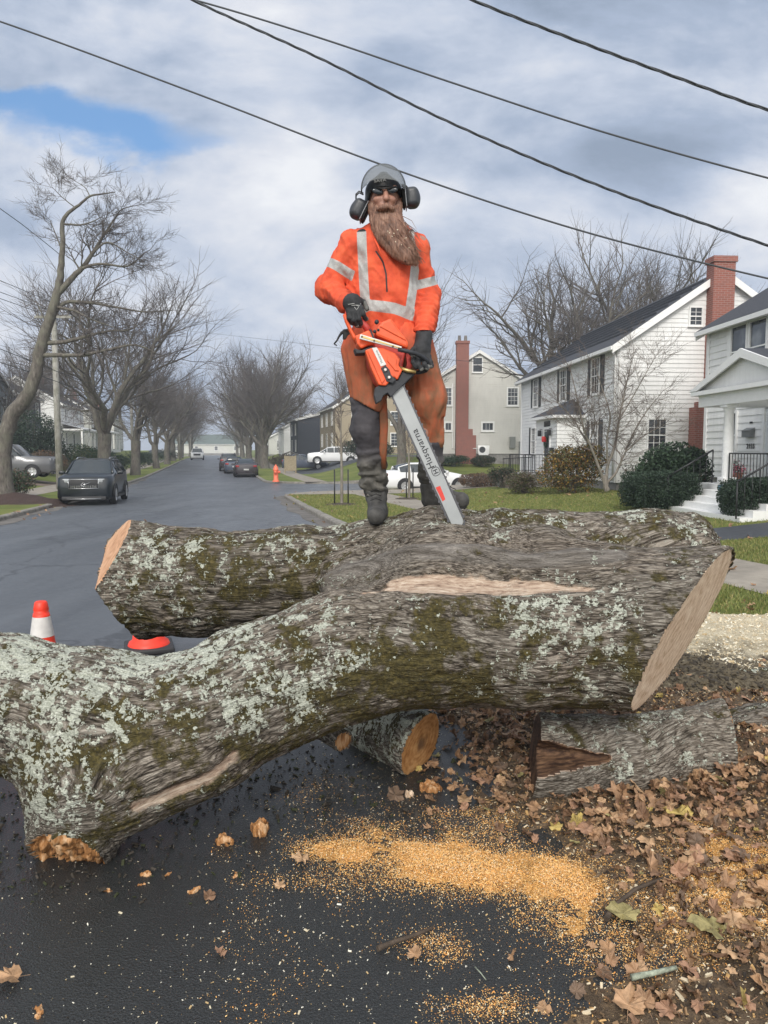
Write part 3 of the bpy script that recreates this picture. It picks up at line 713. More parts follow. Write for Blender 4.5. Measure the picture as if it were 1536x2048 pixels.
# ------------------------------------------------------------ loose bark, leaves and sawdust
def gpt(px, py):
    "ground point (road level) at a photograph pixel"
    D = 1.62*F_PX/(py-900); 
    for _ in range(4):
        p = P(px, py, D); D *= CAMZ/(CAMZ-p.z+1e-9) if p.z < CAMZ else 1
    return p
rs = np.random.RandomState(11)
def litter_z(x, y):
    "height of the litter bed: nothing on the tarmac, over the kerb on the right"
    s = x*DV.x+y*DV.y; t = x*NV.x+y*NV.y
    pts = np.column_stack([x*2.2, y*2.2, 0*x]); n = fbm(pts, 4, 21)-.5; n2 = fbm(np.column_stack([x*14, y*14, 0*x]), 3, 22)-.5
    edge = t-(.90+.60*n*2)-.25*np.exp(-((y-2.9)/.5)**2)*0
    z = -.02+.035*sstep(edge, -.15, .5)+.10*sstep(t, 1.9, 2.7)+.03*sstep(t, 1.3, 2.4)+n*.03*sstep(t, 1, 2)+n2*.022
    return z
gx, gy = np.meshgrid(np.linspace(.1, 5.2, 300), np.linspace(1.4, 5.6, 300), indexing='ij')
X, Y = gx.ravel(), gy.ravel(); Z = litter_z(X, Y)
fade = sstep(Y, 5.0, 5.6); Z = Z-.2*fade*0
def litter_mat():
    m, b, pr, o = base_mat("litter_bed")
    n = b.noise(o, 14, 8, .7); v = b.voro(o, 70, out=1); f = b.noise(o, 130, 4, .7)
    c = b.ramp(n, [(.32, (.035, .025, .017)), (.46, (.12, .083, .05)), (.58, (.24, .165, .10)), (.72, (.45, .32, .19))])
    c = b.mix(.30, c, b.ramp(f, [(.3, (.02, .014, .01)), (.55, (.12, .075, .04)), (.7, (.45, .32, .17))]))
    b.put(pr.inputs['Base Color'], c); pr.inputs['Roughness'].default_value = .85
    bump_to(b, pr, b.math('ADD', n, b.math('MULTIPLY', f, .5)), 1, .03)
    return m
LIT = litter_mat()
nn = 300; F = [(i*nn+j, (i+1)*nn+j, (i+1)*nn+j+1, i*nn+j+1) for i in range(nn-1) for j in range(nn-1)]
F = np.array(F); keep = (Z[F].max(1) > -.004)
F = F[keep]
tag(mesh_np('litter_bed', np.column_stack([X, Y, Z]), F, LIT), "dark crumbled bark and rotting leaf bed over the kerb at lower right", "leaf litter", kind='stuff')
# sawdust beds
def gauss(x, y, L):
    r = np.zeros_like(x)
    for px, py, sx, sy, a in L:
        c = gpt(px, py); r += a*np.exp(-((x-c.x)/sx)**2-((y-c.y)/sy)**2)
    return r
SD = [(1000, 1745, .24, .15, 1.0), (1120, 1765, .17, .14, .8), (880, 1720, .17, .14, .75), (1130, 1835, .12, .10, .6), (770, 1700, .20, .14, .42), (690, 1690, .22, .12, .42), (1180, 1790, .1, .1, .45), (830, 1760, .2, .1, .4), (640, 1700, .14, .09, .45), (740, 1660, .10, .07, .35), (620, 1760, .1, .05, .35),
      (1540, 1760, .22, .16, .7), (1440, 1700, .16, .12, .4), (1400, 1800, .25, .2, .25), (1500, 1850, .22, .16, .55), (870, 1905, .1, .08, .35), (960, 1640, .3, .14, .25), (1330, 1650, .14, .1, .3), (980, 2010, .15, .05, .22), (1250, 1880, .25, .2, .3)]
def sdens(x, y):
    n = fbm(np.column_stack([x*6, y*6, 0*x+3]), 5, 31)-.5
    g = gauss(x, y, SD); return g+n*1.25*np.clip(g*2.2+.12, 0, 1)-.08
gx, gy = np.meshgrid(np.linspace(-.6, 1.9, 420), np.linspace(1.75, 3.5, 300), indexing='ij')
X, Y = gx.ravel(), gy.ravel(); Dn = sdens(X, Y)
Z0 = np.maximum(litter_z(X, Y), 0)
Z = Z0+np.clip(Dn-.58, -.3, .5)*.035+(fbm(np.column_stack([X*60, Y*60, 0*X]), 2, 5)-.5)*.012
def saw_mat(name, c0, c1, c2):
    m, b, pr, o = base_mat(name)
    v = b.voro(o, 230, out=1); sep_ = b.new('ShaderNodeSeparateXYZ'); b.put(sep_.inputs[0], v); f = b.noise(o, 8, 5, .6)
    c = b.ramp(b.math('ADD', b.math('MULTIPLY', sep_.outputs[0], .6), b.math('MULTIPLY', f, .4)), [(.15, c0), (.45, c1), (.85, c2)])
    b.put(pr.inputs['Base Color'], c); pr.inputs['Roughness'].default_value = .9; pr.inputs['Specular IOR Level'].default_value = .15
    bump_to(b, pr, b.voro(o, 230), 1, .006); return m
def _soil(m):
    b = NB(m.node_tree); pr = b.n['Principled BSDF']; src = pr.inputs['Base Color'].links[0].from_socket; o = b.new('ShaderNodeTexCoord').outputs['Object']
    k = b.ramp(b.math('ADD', b.math('MULTIPLY', b.noise(o, 7, 5, .65), .6), b.math('MULTIPLY', b.noise(o, 45, 4, .7), .4)), [(.50, 0), (.60, .8)])
    b.put(pr.inputs['Base Color'], b.mix(k, src, (.17, .085, .035)))
SAWO = saw_mat("orange_sawdust", (.42, .20, .055), (.68, .37, .115), (.80, .52, .24))
_soil(SAWO)
SAWP = saw_mat("pale_sawdust", (.34, .27, .17), (.60, .52, .37), (.78, .71, .55))
def _mixdark(m):
    "nearer part of the heap is mixed with dark bark and soil"
    b = NB(m.node_tree); pr = b.n['Principled BSDF']; src = pr.inputs['Base Color'].links[0].from_socket; o = b.new('ShaderNodeTexCoord').outputs['Object']
    sy = b.new('ShaderNodeSeparateXYZ'); b.put(sy.inputs[0], o); n = b.noise(o, 3.5, 6, .7)
    k = b.smooth(b.math('ADD', sy.outputs[1], b.math('MULTIPLY', b.math('SUBTRACT', n, .5), 2.2)), 5.6, 4.9)
    k = b.math('SUBTRACT', 1.0, b.smooth(b.math('ADD', sy.outputs[1], b.math('MULTIPLY', b.math('SUBTRACT', n, .5), 2.2)), 4.9, 5.5))
    b.put(pr.inputs['Base Color'], b.mix(b.math('MULTIPLY', k, .85), src, b.ramp(b.noise(o, 30, 5, .7), [(.35, (.03, .022, .016)), (.55, (.09, .07, .045)), (.7, (.30, .25, .17))])))
_mixdark(SAWP)
nx, ny = 420, 300; F = np.array([(i*ny+j, (i+1)*ny+j, (i+1)*ny+j+1, i*ny+j+1) for i in range(nx-1) for j in range(ny-1)])
F = F[(Z-Z0)[F].max(1) > -.001]
tag(mesh_np('sawdust', np.column_stack([X, Y, Z]), F, SAWO), "fresh orange sawdust spilled on the tarmac in front of the hollow log", "sawdust", kind='stuff')
gx, gy = np.meshgrid(np.linspace(1.1, 5.5, 300), np.linspace(4.1, 6.9, 200), indexing='ij')
X, Y = gx.ravel(), gy.ravel(); n = fbm(np.column_stack([X*3, Y*3, 0*X]), 5, 41)-.5
s_, t_ = X*DV.x+Y*DV.y, X*NV.x+Y*NV.y
Zb = np.where(t_ > KR, .125, .0)+.02
Z = -.22*(1-sstep(Y, 4.15, 4.6))+Zb*sstep(t_, 2.2, 2.9)+.06*(sstep(Y, 5.0, 5.6)*(1-sstep(Y, 6.25, 6.5)))+n*.10*(1-sstep(Y, 6.2, 6.6))-.12*sstep(Y, 6.3, 6.6)+.05*(1-sstep(Y, 4.8, 5.4))
nx, ny = 300, 200; F = np.array([(i*ny+j, (i+1)*ny+j, (i+1)*ny+j+1, i*ny+j+1) for i in range(nx-1) for j in range(ny-1)])
tag(mesh_np('pale_sawdust', np.column_stack([X, Y, Z]), F, SAWP), "pale cream sawdust and chips heaped on the verge behind the trunk at right", "sawdust", kind='stuff')
PSX = (X, Y, Z)
def scatter(name, T, Fs, pos, rot, scl, mats, mi, label, cat, smooth=False):
    "many copies of a little shape in one mesh (things nobody could count)"
    T = np.asarray(T, float); Fs = np.asarray(Fs); n = len(pos)
    V = np.einsum('nij,kj->nki', rot, T)*scl[:, None, None] if scl.ndim == 1 else np.einsum('nij,nkj->nki', rot, T[None]*scl[:, None, :])
    V = V+pos[:, None]
    Fa = (Fs[None]+(np.arange(n)*len(T))[:, None, None]).reshape(-1, Fs.shape[1])
    return tag(mesh_np(name, V.reshape(-1, 3), Fa, mats, np.repeat(mi, len(Fs)), smooth=smooth), label, cat, kind='stuff')
def rots(n, tilt=.3, rs=rs):
    a = rs.uniform(0, 2*math.pi, n); b = rs.normal(0, tilt, n); c = rs.normal(0, tilt, n)
    ca, sa, cb, sb, cc, sc_ = np.cos(a), np.sin(a), np.cos(b), np.sin(b), np.cos(c), np.sin(c); z = np.zeros(n); o = np.ones(n)
    Rz = np.array([[ca, -sa, z], [sa, ca, z], [z, z, o]]).transpose(2, 0, 1); Rx = np.array([[o, z, z], [z, cb, -sb], [z, sb, cb]]).transpose(2, 0, 1); Ry = np.array([[cc, z, sc_], [z, o, z], [-sc_, z, cc]]).transpose(2, 0, 1)
    return Rx@Ry@Rz
CHIPT = [(-.5, -.22, -.1), (.5, -.2, -.06), (.42, .25, -.1), (-.45, .2, -.08), (-.4, -.18, .14), (.45, -.15, .1), (.38, .2, .16), (-.5, .15, .1)]
CHIPF = [(0, 3, 2, 1), (4, 5, 6, 7), (0, 1, 5, 4), (1, 2, 6, 5), (2, 3, 7, 6), (3, 0, 4, 7)]
def mats_of(name, cols, rough=.85): return [pmat(f"{name}", c, rough) for c in cols]
CHM = mats_of("wood_chip", [(.84, .46, .14), (.88, .60, .27), (.66, .30, .08), (.85, .72, .50), (.16, .08, .04)])
def rejection(n, x0, x1, y0, y1, fn):
    out = []
    while sum(len(o) for o in out) < n:
        x = rs.uniform(x0, x1, n); y = rs.uniform(y0, y1, n); k = rs.uniform(0, 1, n) < fn(x, y); out.append(np.column_stack([x[k], y[k]]))
    return np.concatenate(out)[:n]
def lz(xy_): return np.maximum(litter_z(xy_[:, 0], xy_[:, 1]), 0)
q = rejection(85000, -.7, 1.95, 1.75, 3.6, lambda x, y: np.clip((sdens(x, y)*1.0+.085)*(.15+1.7*(fbm(np.column_stack([x*9, y*9, 0*x+7]), 4, 55)-.18)), 0, 1))
zz = lz(q)+np.clip(sdens(q[:, 0], q[:, 1])-.45, 0, .5)*.035+.003
scatter('wood_chips', CHIPT, CHIPF, np.column_stack([q, zz]), rots(len(q), .5), rs.gamma(3, .0007, len(q))+.0011, CHM, rs.choice(5, len(q), p=[.35, .25, .2, .1, .1]), "fine orange chips around the sawdust patch", "wood chips")
# stray crumbs on the tarmac
def stray(x, y): return np.clip(.25+.9*(fbm(np.column_stack([x*1.5, y*1.5, 0*x]), 3, 61)-.4)+.5*np.exp(-((x-.1)/.8)**2), 0.05, 1)
q = rejection(9000, -2.4, 2.3, 1.5, 4.2, stray)
STM = mats_of("pale_crumb", [(.62, .55, .40), (.50, .36, .18), (.75, .72, .62), (.03, .025, .02), (.09, .07, .05)])
scatter('stray_crumbs', CHIPT, CHIPF, np.column_stack([q, lz(q)+.002]), rots(len(q), .3), rs.gamma(2., .0014, len(q))+.0018, STM, rs.choice(5, len(q), p=[.27, .18, .15, .22, .18]), "tiny pale crumbs of wood scattered over the dark tarmac", "crumbs")
# dark bark bits near the stub and under the trunk
q = rejection(1500, -2.2, 1.0, 2.5, 4.0, lambda x, y: np.clip(np.exp(-((x+1.35)/.55)**2-((y-3.0)/.5)**2)+.7*np.exp(-((x+.3)/.6)**2-((y-3.5)/.4)**2), 0, 1))
BKM = mats_of("bark_crumb", [(.02, .017, .014), (.035, .028, .02), (.06, .05, .04), (.03, .035, .012)])
scatter('bark_crumbs', CHIPT, CHIPF, np.column_stack([q, lz(q)+.004]), rots(len(q), .5), rs.gamma(2., .005, len(q))+.004, BKM, rs.choice(4, len(q)), "dark bark crumbs on wet tarmac beneath the trunk", "bark crumbs")
# chips in the bed at right
q = rejection(32000, .2, 3.2, 1.6, 5.6, lambda x, y: np.where(litter_z(x, y) > .0, .5+1.2*(fbm(np.column_stack([x*5, y*5, 0*x]), 3, 71)-.5), 0).clip(0, 1))
LCM = mats_of("litter_chip", [(.08, .05, .03), (.15, .095, .05), (.25, .155, .08), (.64, .54, .38), (.52, .32, .13), (.035, .026, .02)])
scatter('litter_chips', CHIPT, CHIPF, np.column_stack([q, lz(q)+.004]), rots(len(q), .6), rs.gamma(2.2, .0038, len(q))+.003, LCM, rs.choice(6, len(q), p=[.2, .2, .17, .14, .12, .17]), "bark and wood fragments mixed through the leaf bed at right", "bark litter")
# chips on the pale heap
X, Y, Z = PSX; k = rs.choice(len(X), 14000, p=(lambda w_: w_/w_.sum())(np.where((Y < 6.45), 1., 0)))
pp = np.column_stack([X[k]+rs.uniform(-.008, .008, len(k)), Y[k]+rs.uniform(-.008, .008, len(k)), Z[k]+.003])
dk = fbm(pp*2.5, 3, 81) > (.40+.30*sstep(pp[:, 1], 4.9, 5.5)); mi = np.where(dk, rs.choice([4, 5], len(k)), rs.choice(4, len(k)))
PLM = mats_of("pale_chip", [(.68, .60, .44), (.60, .50, .34), (.78, .74, .62), (.50, .38, .22), (.05, .04, .028), (.10, .08, .05)])
scatter('pale_chips', CHIPT, CHIPF, pp, rots(len(k), .5), np.where(dk, rs.gamma(2.2, .010, len(k))+.008, rs.gamma(2., .0045, len(k))+.004), PLM, mi, "pale chips and dark bark scraps on the cream sawdust behind the hollow log", "wood chips")
# leaves
def maple(seed=0):
    r_ = random.Random(seed); tips = [(90, 1.0), (38, .92), (142, .92), (-12, .62), (192, .62)]; pts = []
    order = [(-90, .3), (-55, .55), (-32, .66), (-12, .78), (2, .68), (12, .74), (20, .64), (28, .82), (38, .95), (47, .84), (57, .68), (67, .72), (78, .88), (90, 1.0), (102, .86), (113, .70), (123, .68), (133, .84), (142, .95), (152, .82), (160, .64), (167, .74), (178, .68), (192, .78), (212, .66), (232, .55)]
    V = [(0, 0, 0)]
    for a, r in order:
        r *= r_.uniform(.9, 1.1); a = R(a+r_.uniform(-3, 3)); V.append((r*math.cos(a), r*math.sin(a), 0))
    V = np.array(V); n = len(order)
    k1, k2 = r_.uniform(-.7, .7), r_.uniform(-.5, .5)
    V[:, 2] = .7*abs(k1)*(V[:, 0]**2)+.6*k2*V[:, 1]**2*np.sign(V[:, 1])+.2*np.sin(V[:, 0]*7+seed)*np.abs(V[:, 1])+.1*np.cos(V[:, 1]*9+seed)
    V[0, 2] += .04
    V = np.vstack([V, [(-.015, -.12, .02), (.015, -.12, .02), (.03, -.95, .10), (.0, -.95, .1)]])
    F = [(0, 1+i, 1+(i+1) % n) for i in range(n)]+[(n+1, n+3, n+2), (n+1, n+4, n+3)]
    return V, np.array(F)
def leaf_mat(name, c):
    m, b, pr, o = base_mat(name)
    n = b.noise(o, 35, 5, .65)
    b.put(pr.inputs['Base Color'], b.ramp(n, [(.3, tuple(x*.45 for x in c)), (.5, c), (.7, tuple(min(1, x*1.35) for x in c))]))
    pr.inputs['Roughness'].default_value = .6; pr.inputs['Specular IOR Level'].default_value = .35
    bump_to(b, pr, n, .5, .004); return m
LM = [leaf_mat("dry_leaf", c) for c in [(.31, .185, .105), (.37, .225, .125), (.20, .115, .068), (.44, .285, .165), (.33, .19, .12), (.44, .33, .11), (.15, .10, .068), (.27, .23, .10)]]
def leafdens(x, y):
    t = x*NV.x+y*NV.y; n = fbm(np.column_stack([x*3, y*3, 0*x]), 3, 91)
    base = sstep(t, .7, 1.6)*(.30+.9*(n-.4))
    hot = gauss(x, y, [(1200, 1590, .45, .18, 1.2), (1420, 1600, .4, .2, 1.2), (1050, 1570, .25, .2, .6), (1350, 1650, .5, .25, .7), (1500, 1950, .4, .2, .6), (1000, 1480, .5, .4, .35), (1420, 1780, .4, .2, .5), (870, 1730, .12, .1, .15)])
    cold = gauss(x, y, [(1010, 1750, .26, .13, 1.3), (1120, 1800, .2, .12, 1.0)])
    return np.clip(base*.7+hot*.6-cold, 0, 1)
for k in range(5):
    V, Fl = maple(k+3); V[:, 0] *= .75+.08*k; n = 520
    q = rejection(n, .1, 3.3, 1.65, 5.0, leafdens)
    hot = leafdens(q[:, 0], q[:, 1]); z = lz(q)+.008+rs.uniform(0, .035, n)*hot
    o = scatter('fallen_leaves', V, Fl, np.column_stack([q, z]), rots(n, .55), rs.uniform(.016, .052, n), LM, rs.choice(8, n, p=[.22, .18, .2, .12, .1, .02, .13, .03]), "brown maple leaves piled in front of and below the hollow log", "leaves")
q = rejection(160, 1.5, 5.2, 4.4, 8.5, lambda x, y: x*0+.6)
V, Fl = maple(21); zz = np.array([gz(a, b)+.02 for a, b in q]); scatter('fallen_leaves', V, Fl, np.column_stack([q, zz]), rots(len(q), .4), rs.uniform(.03, .06, len(q)), LM, rs.choice(8, len(q)), "scattered brown leaves on the verge right of the trunk", "leaves")
q = rejection(420, -20, 14, 9, 34, lambda x, y: np.where(((x*NV.x+y*NV.y) > 2.2) & ((x*NV.x+y*NV.y) < 16) | (np.abs((x*NV.x+y*NV.y)+5.4) < .5), .6, .006))
V, Fl = maple(22); zz = np.array([gz(a, b)+.02 for a, b in q]); scatter('fallen_leaves', V, Fl, np.column_stack([q, zz]), rots(len(q), .4), rs.uniform(.04, .09, len(q)), LM, rs.choice(8, len(q)), "leaves strewn along the kerbs and lawns of the street", "leaves")
def one_leaf(px, py, size, rz, mi, label, seed, tilt=(.15, .1)):
    V, Fl = maple(seed); p = gpt(px, py); z = float(max(litter_z(np.array([p.x]), np.array([p.y]))[0], 0))+.012
    o = mesh_np('maple_leaf', V*size, Fl, LM[mi], smooth=False); o.location = (p.x, p.y, z+size*.15); o.rotation_euler = (tilt[0], tilt[1], R(rz))
    tag(o, label, "leaf", "single leaves lying on the tarmac")
one_leaf(25, 1968, .055, 100, 1, "flat tan leaf at the lower left corner of the tarmac", 31, (.05, .0))
one_leaf(418, 1802, .030, 20, 2, "small curled brown leaf on open tarmac right of the broken stub", 32, (.7, .3))
one_leaf(441, 1916, .028, 70, 4, "small reddish leaf alone on the dark tarmac at lower left", 33, (.6, .4))
one_leaf(830, 1918, .032, -15, 1, "rust leaf just below the dark stick", 34, (.5, -.3))
one_leaf(1358, 1655, .085, 15, 5, "bright yellow maple leaf on the pile before the hollow log", 35)
one_leaf(1245, 1840, .070, -30, 7, "green brown leaf at the right end of the orange sawdust", 36)
one_leaf(1425, 1885, .080, 60, 7, "broad olive maple leaf near the right edge below the sawdust", 37)
one_leaf(790, 1600, .055, 10, 6, "dark drooping leaf beside the orange split chunk", 38, (.9, .3))
one_leaf(605, 1728, .050, 80, 3, "tan leaf at the left tip of the sawdust patch", 39)
one_leaf(560, 1780, .028, 30, 3, "small amber leaf left of the sawdust patch", 40)
one_leaf(1256, 2030, .060, -20, 1, "large rust leaf at the bottom edge right of centre", 41, (.3, .2))
one_leaf(1240, 1612, .075, 40, 0, "broad pink brown leaf just under the hollow log", 42, (.5, .1))
def rough_chunk(px, py, size, mat, label, seed, name='wood_chunk', cat="wood chunk", sc=(1, .8, .5), rz=0):
    p = gpt(px, py); z = float(max(litter_z(np.array([p.x]), np.array([p.y]))[0], 0))
    h = size/9
    def fn(q): return sd_ell(q, (0, 0, 0), (size*sc[0], size*sc[1], size*sc[2]))+(fbm(q*[2.2/size, 2.2/size, .7/size]+seed*7, 4, seed)-.5)*size*1.3
    V, F = surface_nets(fn, (-size*1.7,)*3, (size*1.7,)*3, h)
    o = mesh_np(name, V, F, mat, attrs={'cutp': V*1.0}, smooth=False); o.location = (p.x, p.y, z+size*sc[2]*.5); o.rotation_euler = (.2, -.1, R(rz)); tag(o, label, cat, "broken chunks of orange wood on the tarmac")
rough_chunk(520, 1668, .042, CUT3, "upright round orange chunk left of the sawdust", 1, sc=(.8, .7, 1.0))
rough_chunk(448, 1684, .040, CUT3, "ragged orange splinter chunk nearest the broken stub", 2, sc=(1, .6, .45))
rough_chunk(862, 1580, .052, CUT3, "split orange chunk below the sawn limb", 3, sc=(1.1, .6, .35), rz=-20)
rough_chunk(818, 1592, .030, CUT1, "pale cream chip beside the split orange chunk", 4, sc=(1, .6, .5), rz=40)
for i, (px, py, r_) in enumerate([(291, 1750, .018), (388, 1783, .018), (470, 1753, .014), (78, 2025, .018), (215, 1782, .012), (283, 1770, .01), (336, 1750, .012)]):
    rough_chunk(px, py, r_, CUT3, ["thin orange shaving right of the stub", "curled orange chip in the open tarmac", "lone pale orange chip far right of the stub", "orange chip at the bottom left edge", "amber chip just right of the stub's tip", "tiny chip under the thin shaving", "small chip between the shaving and the curled chip"][i], 10+i, 'wood_chip', "wood chip", sc=(1.2, .6, .35), rz=i*40)
def stick(px, r, mat, label, lift=.012, name='stick'):
    pts = []
    for i, (x, y) in enumerate(px):
        p = gpt(x, y); pts.append((p.x, p.y, float(max(litter_z(np.array([p.x]), np.array([p.y]))[0], 0))+lift+r*.6))
    mb = MB(); rr = [r*(1-.5*i/len(pts)) for i in range(len(pts))]; mb.tube(pts, rr, 8)
    tag(mb.build(name, mat), label, "stick")
TWIG = pmat("twig_bark", (.07, .05, .035), .85, var=.5, vscale=40, bump=.6, bscale=120)
TWIG2 = pmat("lichened_twig", (.28, .31, .24), .85, var=.6, vscale=50, bump=.6, bscale=120)
stick([(755, 1908), (790, 1893), (830, 1880), (866, 1865)], .009, TWIG, "dark straight stick below the sawdust patch")
stick([(1212, 1848), (1228, 1822), (1270, 1795), (1335, 1775)], .010, TWIG, "bent brown stick right of the orange sawdust")
stick([(1262, 1968), (1300, 1964), (1352, 1955)], .010, TWIG2, "short twig coated in pale green lichen at lower right")
stick([(950, 1942), (962, 1955), (972, 1968)], .0022, TWIG2, "thin straw on the tarmac left of the lower leaves")
# ------------------------------------------------------------ the man
PD = 3.95
def J(px, py, d=0.0): return np.array(P(px, py, PD+d), np.float32)
def topz(x, y):
    zz = np.linspace(1.6, .6, 400); v = log_full(np.column_stack([np.full(400, x), np.full(400, y), zz]).astype(np.float32)); i = np.argmax(v < 0); return float(zz[i])
man = empty('person', (0, 0, 0), 0, "bearded man in orange high visibility jacket and worn chaps standing on the trunk", "person")
_f = J(800, 1040); man.location = (_f[0], _f[1], topz(_f[0], _f[1]))
ML = np.array(man.location, np.float32)
def organic(name, fn, lo, hi, h, mat, parent=man, disp=None, attrs=None, base=None, smooth=True):
    V, F = surface_nets(fn, lo, hi, h); N = vnormals(V, F); A = attrs(V.astype(float), N) if attrs else None
    if disp is not None: V = V+N*disp(V.astype(float), N)[:, None]
    return mesh_np(name, V-(ML if base is None else base), F, mat, parent=parent, attrs=A, smooth=smooth)
# --- body: one continuous surface, head to feet
footR = J(755, 1030, -.06); footL = J(868, 1003, .06)
zR = topz(float(J(755, 1030, -.10)[0]), float(J(755, 1030, -.10)[1])); zL = topz(float(footL[0]), float(footL[1]))
print('feet', zR, zL, 'py', )
hd = J(769, 397, 0)
SHR, ELR, WRR = J(700, 492, .02), J(655, 578, .03), J(692, 606, -.17)
SHL, ELL, WRL = J(838, 494, .02), J(856, 592, .05), J(848, 675, -.16)
HPR, KNR, ANR = J(735, 700, .03), J(737, 858, -.05), J(751, 985, .03)
HPL, KNL, ANL = J(815, 700, .03), J(856, 862, -.03), J(862, 978, .08)
def body_sdf(p):
    d = sd_ell(p, hd+[0, .012, .012], (.077, .098, .112))
    d = smin(d, sd_ell(p, hd+[0, -.03, -.06], (.058, .062, .062)), .03)
    d = smin(d, sd_cone(p, hd+[.006, -.094, .005], hd+[.008, -.112, -.036], .010, .016), .014)   # nose
    d = smin(d, sd_cone(p, hd+[-.045, -.075, .026], hd+[.05, -.075, .026], .016, .016), .012)     # brow
    for s in (-1, 1):
        d = smin(d, sd_ell(p, hd+[s*.036, -.078, -.03], (.022, .018, .017)), .02)
        d = smin(d, sd_ell(p, hd+[s*.08, .012, -.008], (.012, .022, .034)), .008)
        d = smin(d, sd_ell(p, hd+[s*.031, -.086, .004], (.013, .010, .009)), .004)
    d = smin(d, sd_cone(p, hd+[-.018, -.088, -.062], hd+[.022, -.088, -.062], .009, .009), .008)
    d = smin(d, sd_cone(p, hd+[0, .02, -.08], J(768, 470, .03), .056, .062), .03)
    d = smin(d, sd_cone(p, J(768, 505, .03), J(770, 600, .03), .13, .115, sc=(1.15, .75, 1)), .06)
    d = smin(d, sd_cone(p, J(770, 600, .03), J(772, 690, .03), .115, .125, sc=(1.15, .8, 1)), .06)
    d = smin(d, sd_cone(p, SHR, SHL, .05, .05), .05)
    for a, b, c in ((SHR, ELR, WRR), (SHL, ELL, WRL)):
        d = smin(d, smin(sd_cone(p, a, b, .052, .040), sd_cone(p, b, c, .040, .028), .02), .03)
    for a, b, c in ((HPR, KNR, ANR), (HPL, KNL, ANL)):
        d = smin(d, smin(sd_cone(p, a, b, .085, .052), sd_cone(p, b, c, .052, .036), .02), .05)
    # hands: palms and fingers inside the gloves
    for Hd in HANDS:
        (pc, pr_), fs = Hd
        e = sd_ell(p, pc, (pr_[0]*.8, pr_[1]*.8, pr_[2]*.8))
        for f in fs:
            for q0, q1 in zip(f[:-1], f[1:]): e = smin(e, sd_cone(p, q0, q1, .0085, .0075), .004)
        d = smin(d, e, .015)
    d = smin(d, sd_cone(p, WRR, HANDS[0][0][0], .027, .03), .01); d = smin(d, sd_cone(p, WRL, HANDS[1][0][0], .027, .03), .01)
    # feet
    d = smin(d, sd_cone(p, ANR, [ANR[0]+.005, ANR[1]-.10, zR+.058], .032, .020), .02); d = smin(d, sd_cone(p, ANL, [ANL[0]+.10, ANL[1]-.05, zL+.058], .032, .020), .02)
    return d
h0 = -.22
HR_ = ((J(706, 607, -.215), (.042, .030, .048)), [
    [J(697, 622, -.235), J(698, 636, -.245), J(704, 646, -.225), J(711, 648, -.195)],
    [J(706, 625, -.240), J(708, 641, -.250), J(714, 651, -.228), J(720, 652, -.195)],
    [J(715, 623, -.240), J(718, 638, -.250), J(723, 648, -.228), J(727, 648, -.20)],
    [J(722, 616, -.235), J(727, 629, -.245), J(731, 638, -.225), J(733, 638, -.20)],
    [J(716, 597, -.205), J(728, 604, -.200), J(734, 618, -.195)]])
HL_ = ((J(843, 701, -.205), (.045, .032, .044)), [
    [J(829, 712, -.235), J(826, 724, -.262), J(832, 734, -.262), J(838, 730, -.235)],
    [J(838, 717, -.240), J(836, 729, -.268), J(842, 738, -.268), J(847, 734, -.24)],
    [J(848, 717, -.238), J(849, 729, -.266), J(854, 736, -.264), J(857, 731, -.24)],
    [J(857, 713, -.225), J(861, 724, -.248), J(863, 732, -.248), J(863, 728, -.225)],
    [J(827, 698, -.225), J(822, 706, -.245), J(828, 714, -.255)]])
HANDS = [HR_, HL_]
SKIN = pmat("skin", (.36, .18, .13), .5, var=.12, vscale=30, bump=.15, bscale=150)
organic('body', body_sdf, J(620, 1075, -.33), J(950, 330, .2), .0065, SKIN)
# --- jacket
def ribs(p, a, b, n, amp, seed):
    a = np.array(a); b = np.array(b); d = b-a; L = np.linalg.norm(d); u = ((p-a)@d)/L
    w_ = fbm(p*16+seed, 2, seed)*2.2; m = sstep(u/L, -.05, .25)*(1-sstep(u/L, .95, 1.1))
    return amp*m*np.sin(u*n+w_*2.4)
def jk_torso(p):
    d = sd_cone(p, J(768, 512, .03), J(772, 600, .03), .148, .138, sc=(1.22, .86, 1))
    d = smin(d, sd_cone(p, J(772, 600, .03), J(774, 668, .03), .138, .146, sc=(1.12, .9, 1)), .08)
    return d
def jk_arms(p):
    a = smin(sd_cone(p, J(706, 499, .02), ELR, .074, .061), sd_cone(p, ELR, WRR, .061, .046), .03)
    b = smin(sd_cone(p, J(832, 500, .02), ELL, .072, .057), sd_cone(p, ELL, WRL+(WRL-ELL)*.10, .062, .047), .03)
    return a, b
def jacket_sdf(p):
    d = jk_torso(p); a, b = jk_arms(p)
    d = smin(d, sd_cone(p, J(706, 490, .03), J(834, 492, .03), .068, .066), .06)
    d = smin(d, sd_cone(p, J(745, 466, .05), J(795, 466, .05), .045, .045), .05)
    d = smin(smin(d, a, .035), b, .035)
    # drape of folds
    f = (1-np.abs(fbm(np.column_stack([p[:, 0]*9, p[:, 1]*7, p[:, 2]*4.5]), 3, 5)*2-1)*2)
    f2 = 1-np.abs(fbm(np.column_stack([p[:, 0]*12+p[:, 2]*9, p[:, 1]*8, p[:, 2]*6-p[:, 0]*9]), 3, 25)*2-1)*2
    d = d+.011-.013*f-.009*f2-.006*(fbm(p*20, 2, 6)-.5)
    d = d-np.where(b < .02, ribs(p, ELL, WRL, 190, .0040, 1), 0)*(b < .03)-np.where(a < .02, ribs(p, ELR, WRR, 170, .0035, 2), 0)*(a < .03)
    n = sd_cone(p, J(769, 452, .02), J(769, 470, .03), .058, .062); d = np.maximum(d, -n)
    d = np.maximum(d, -(p[:, 2]-float(J(770, 672)[2]))*1.0)
    return d
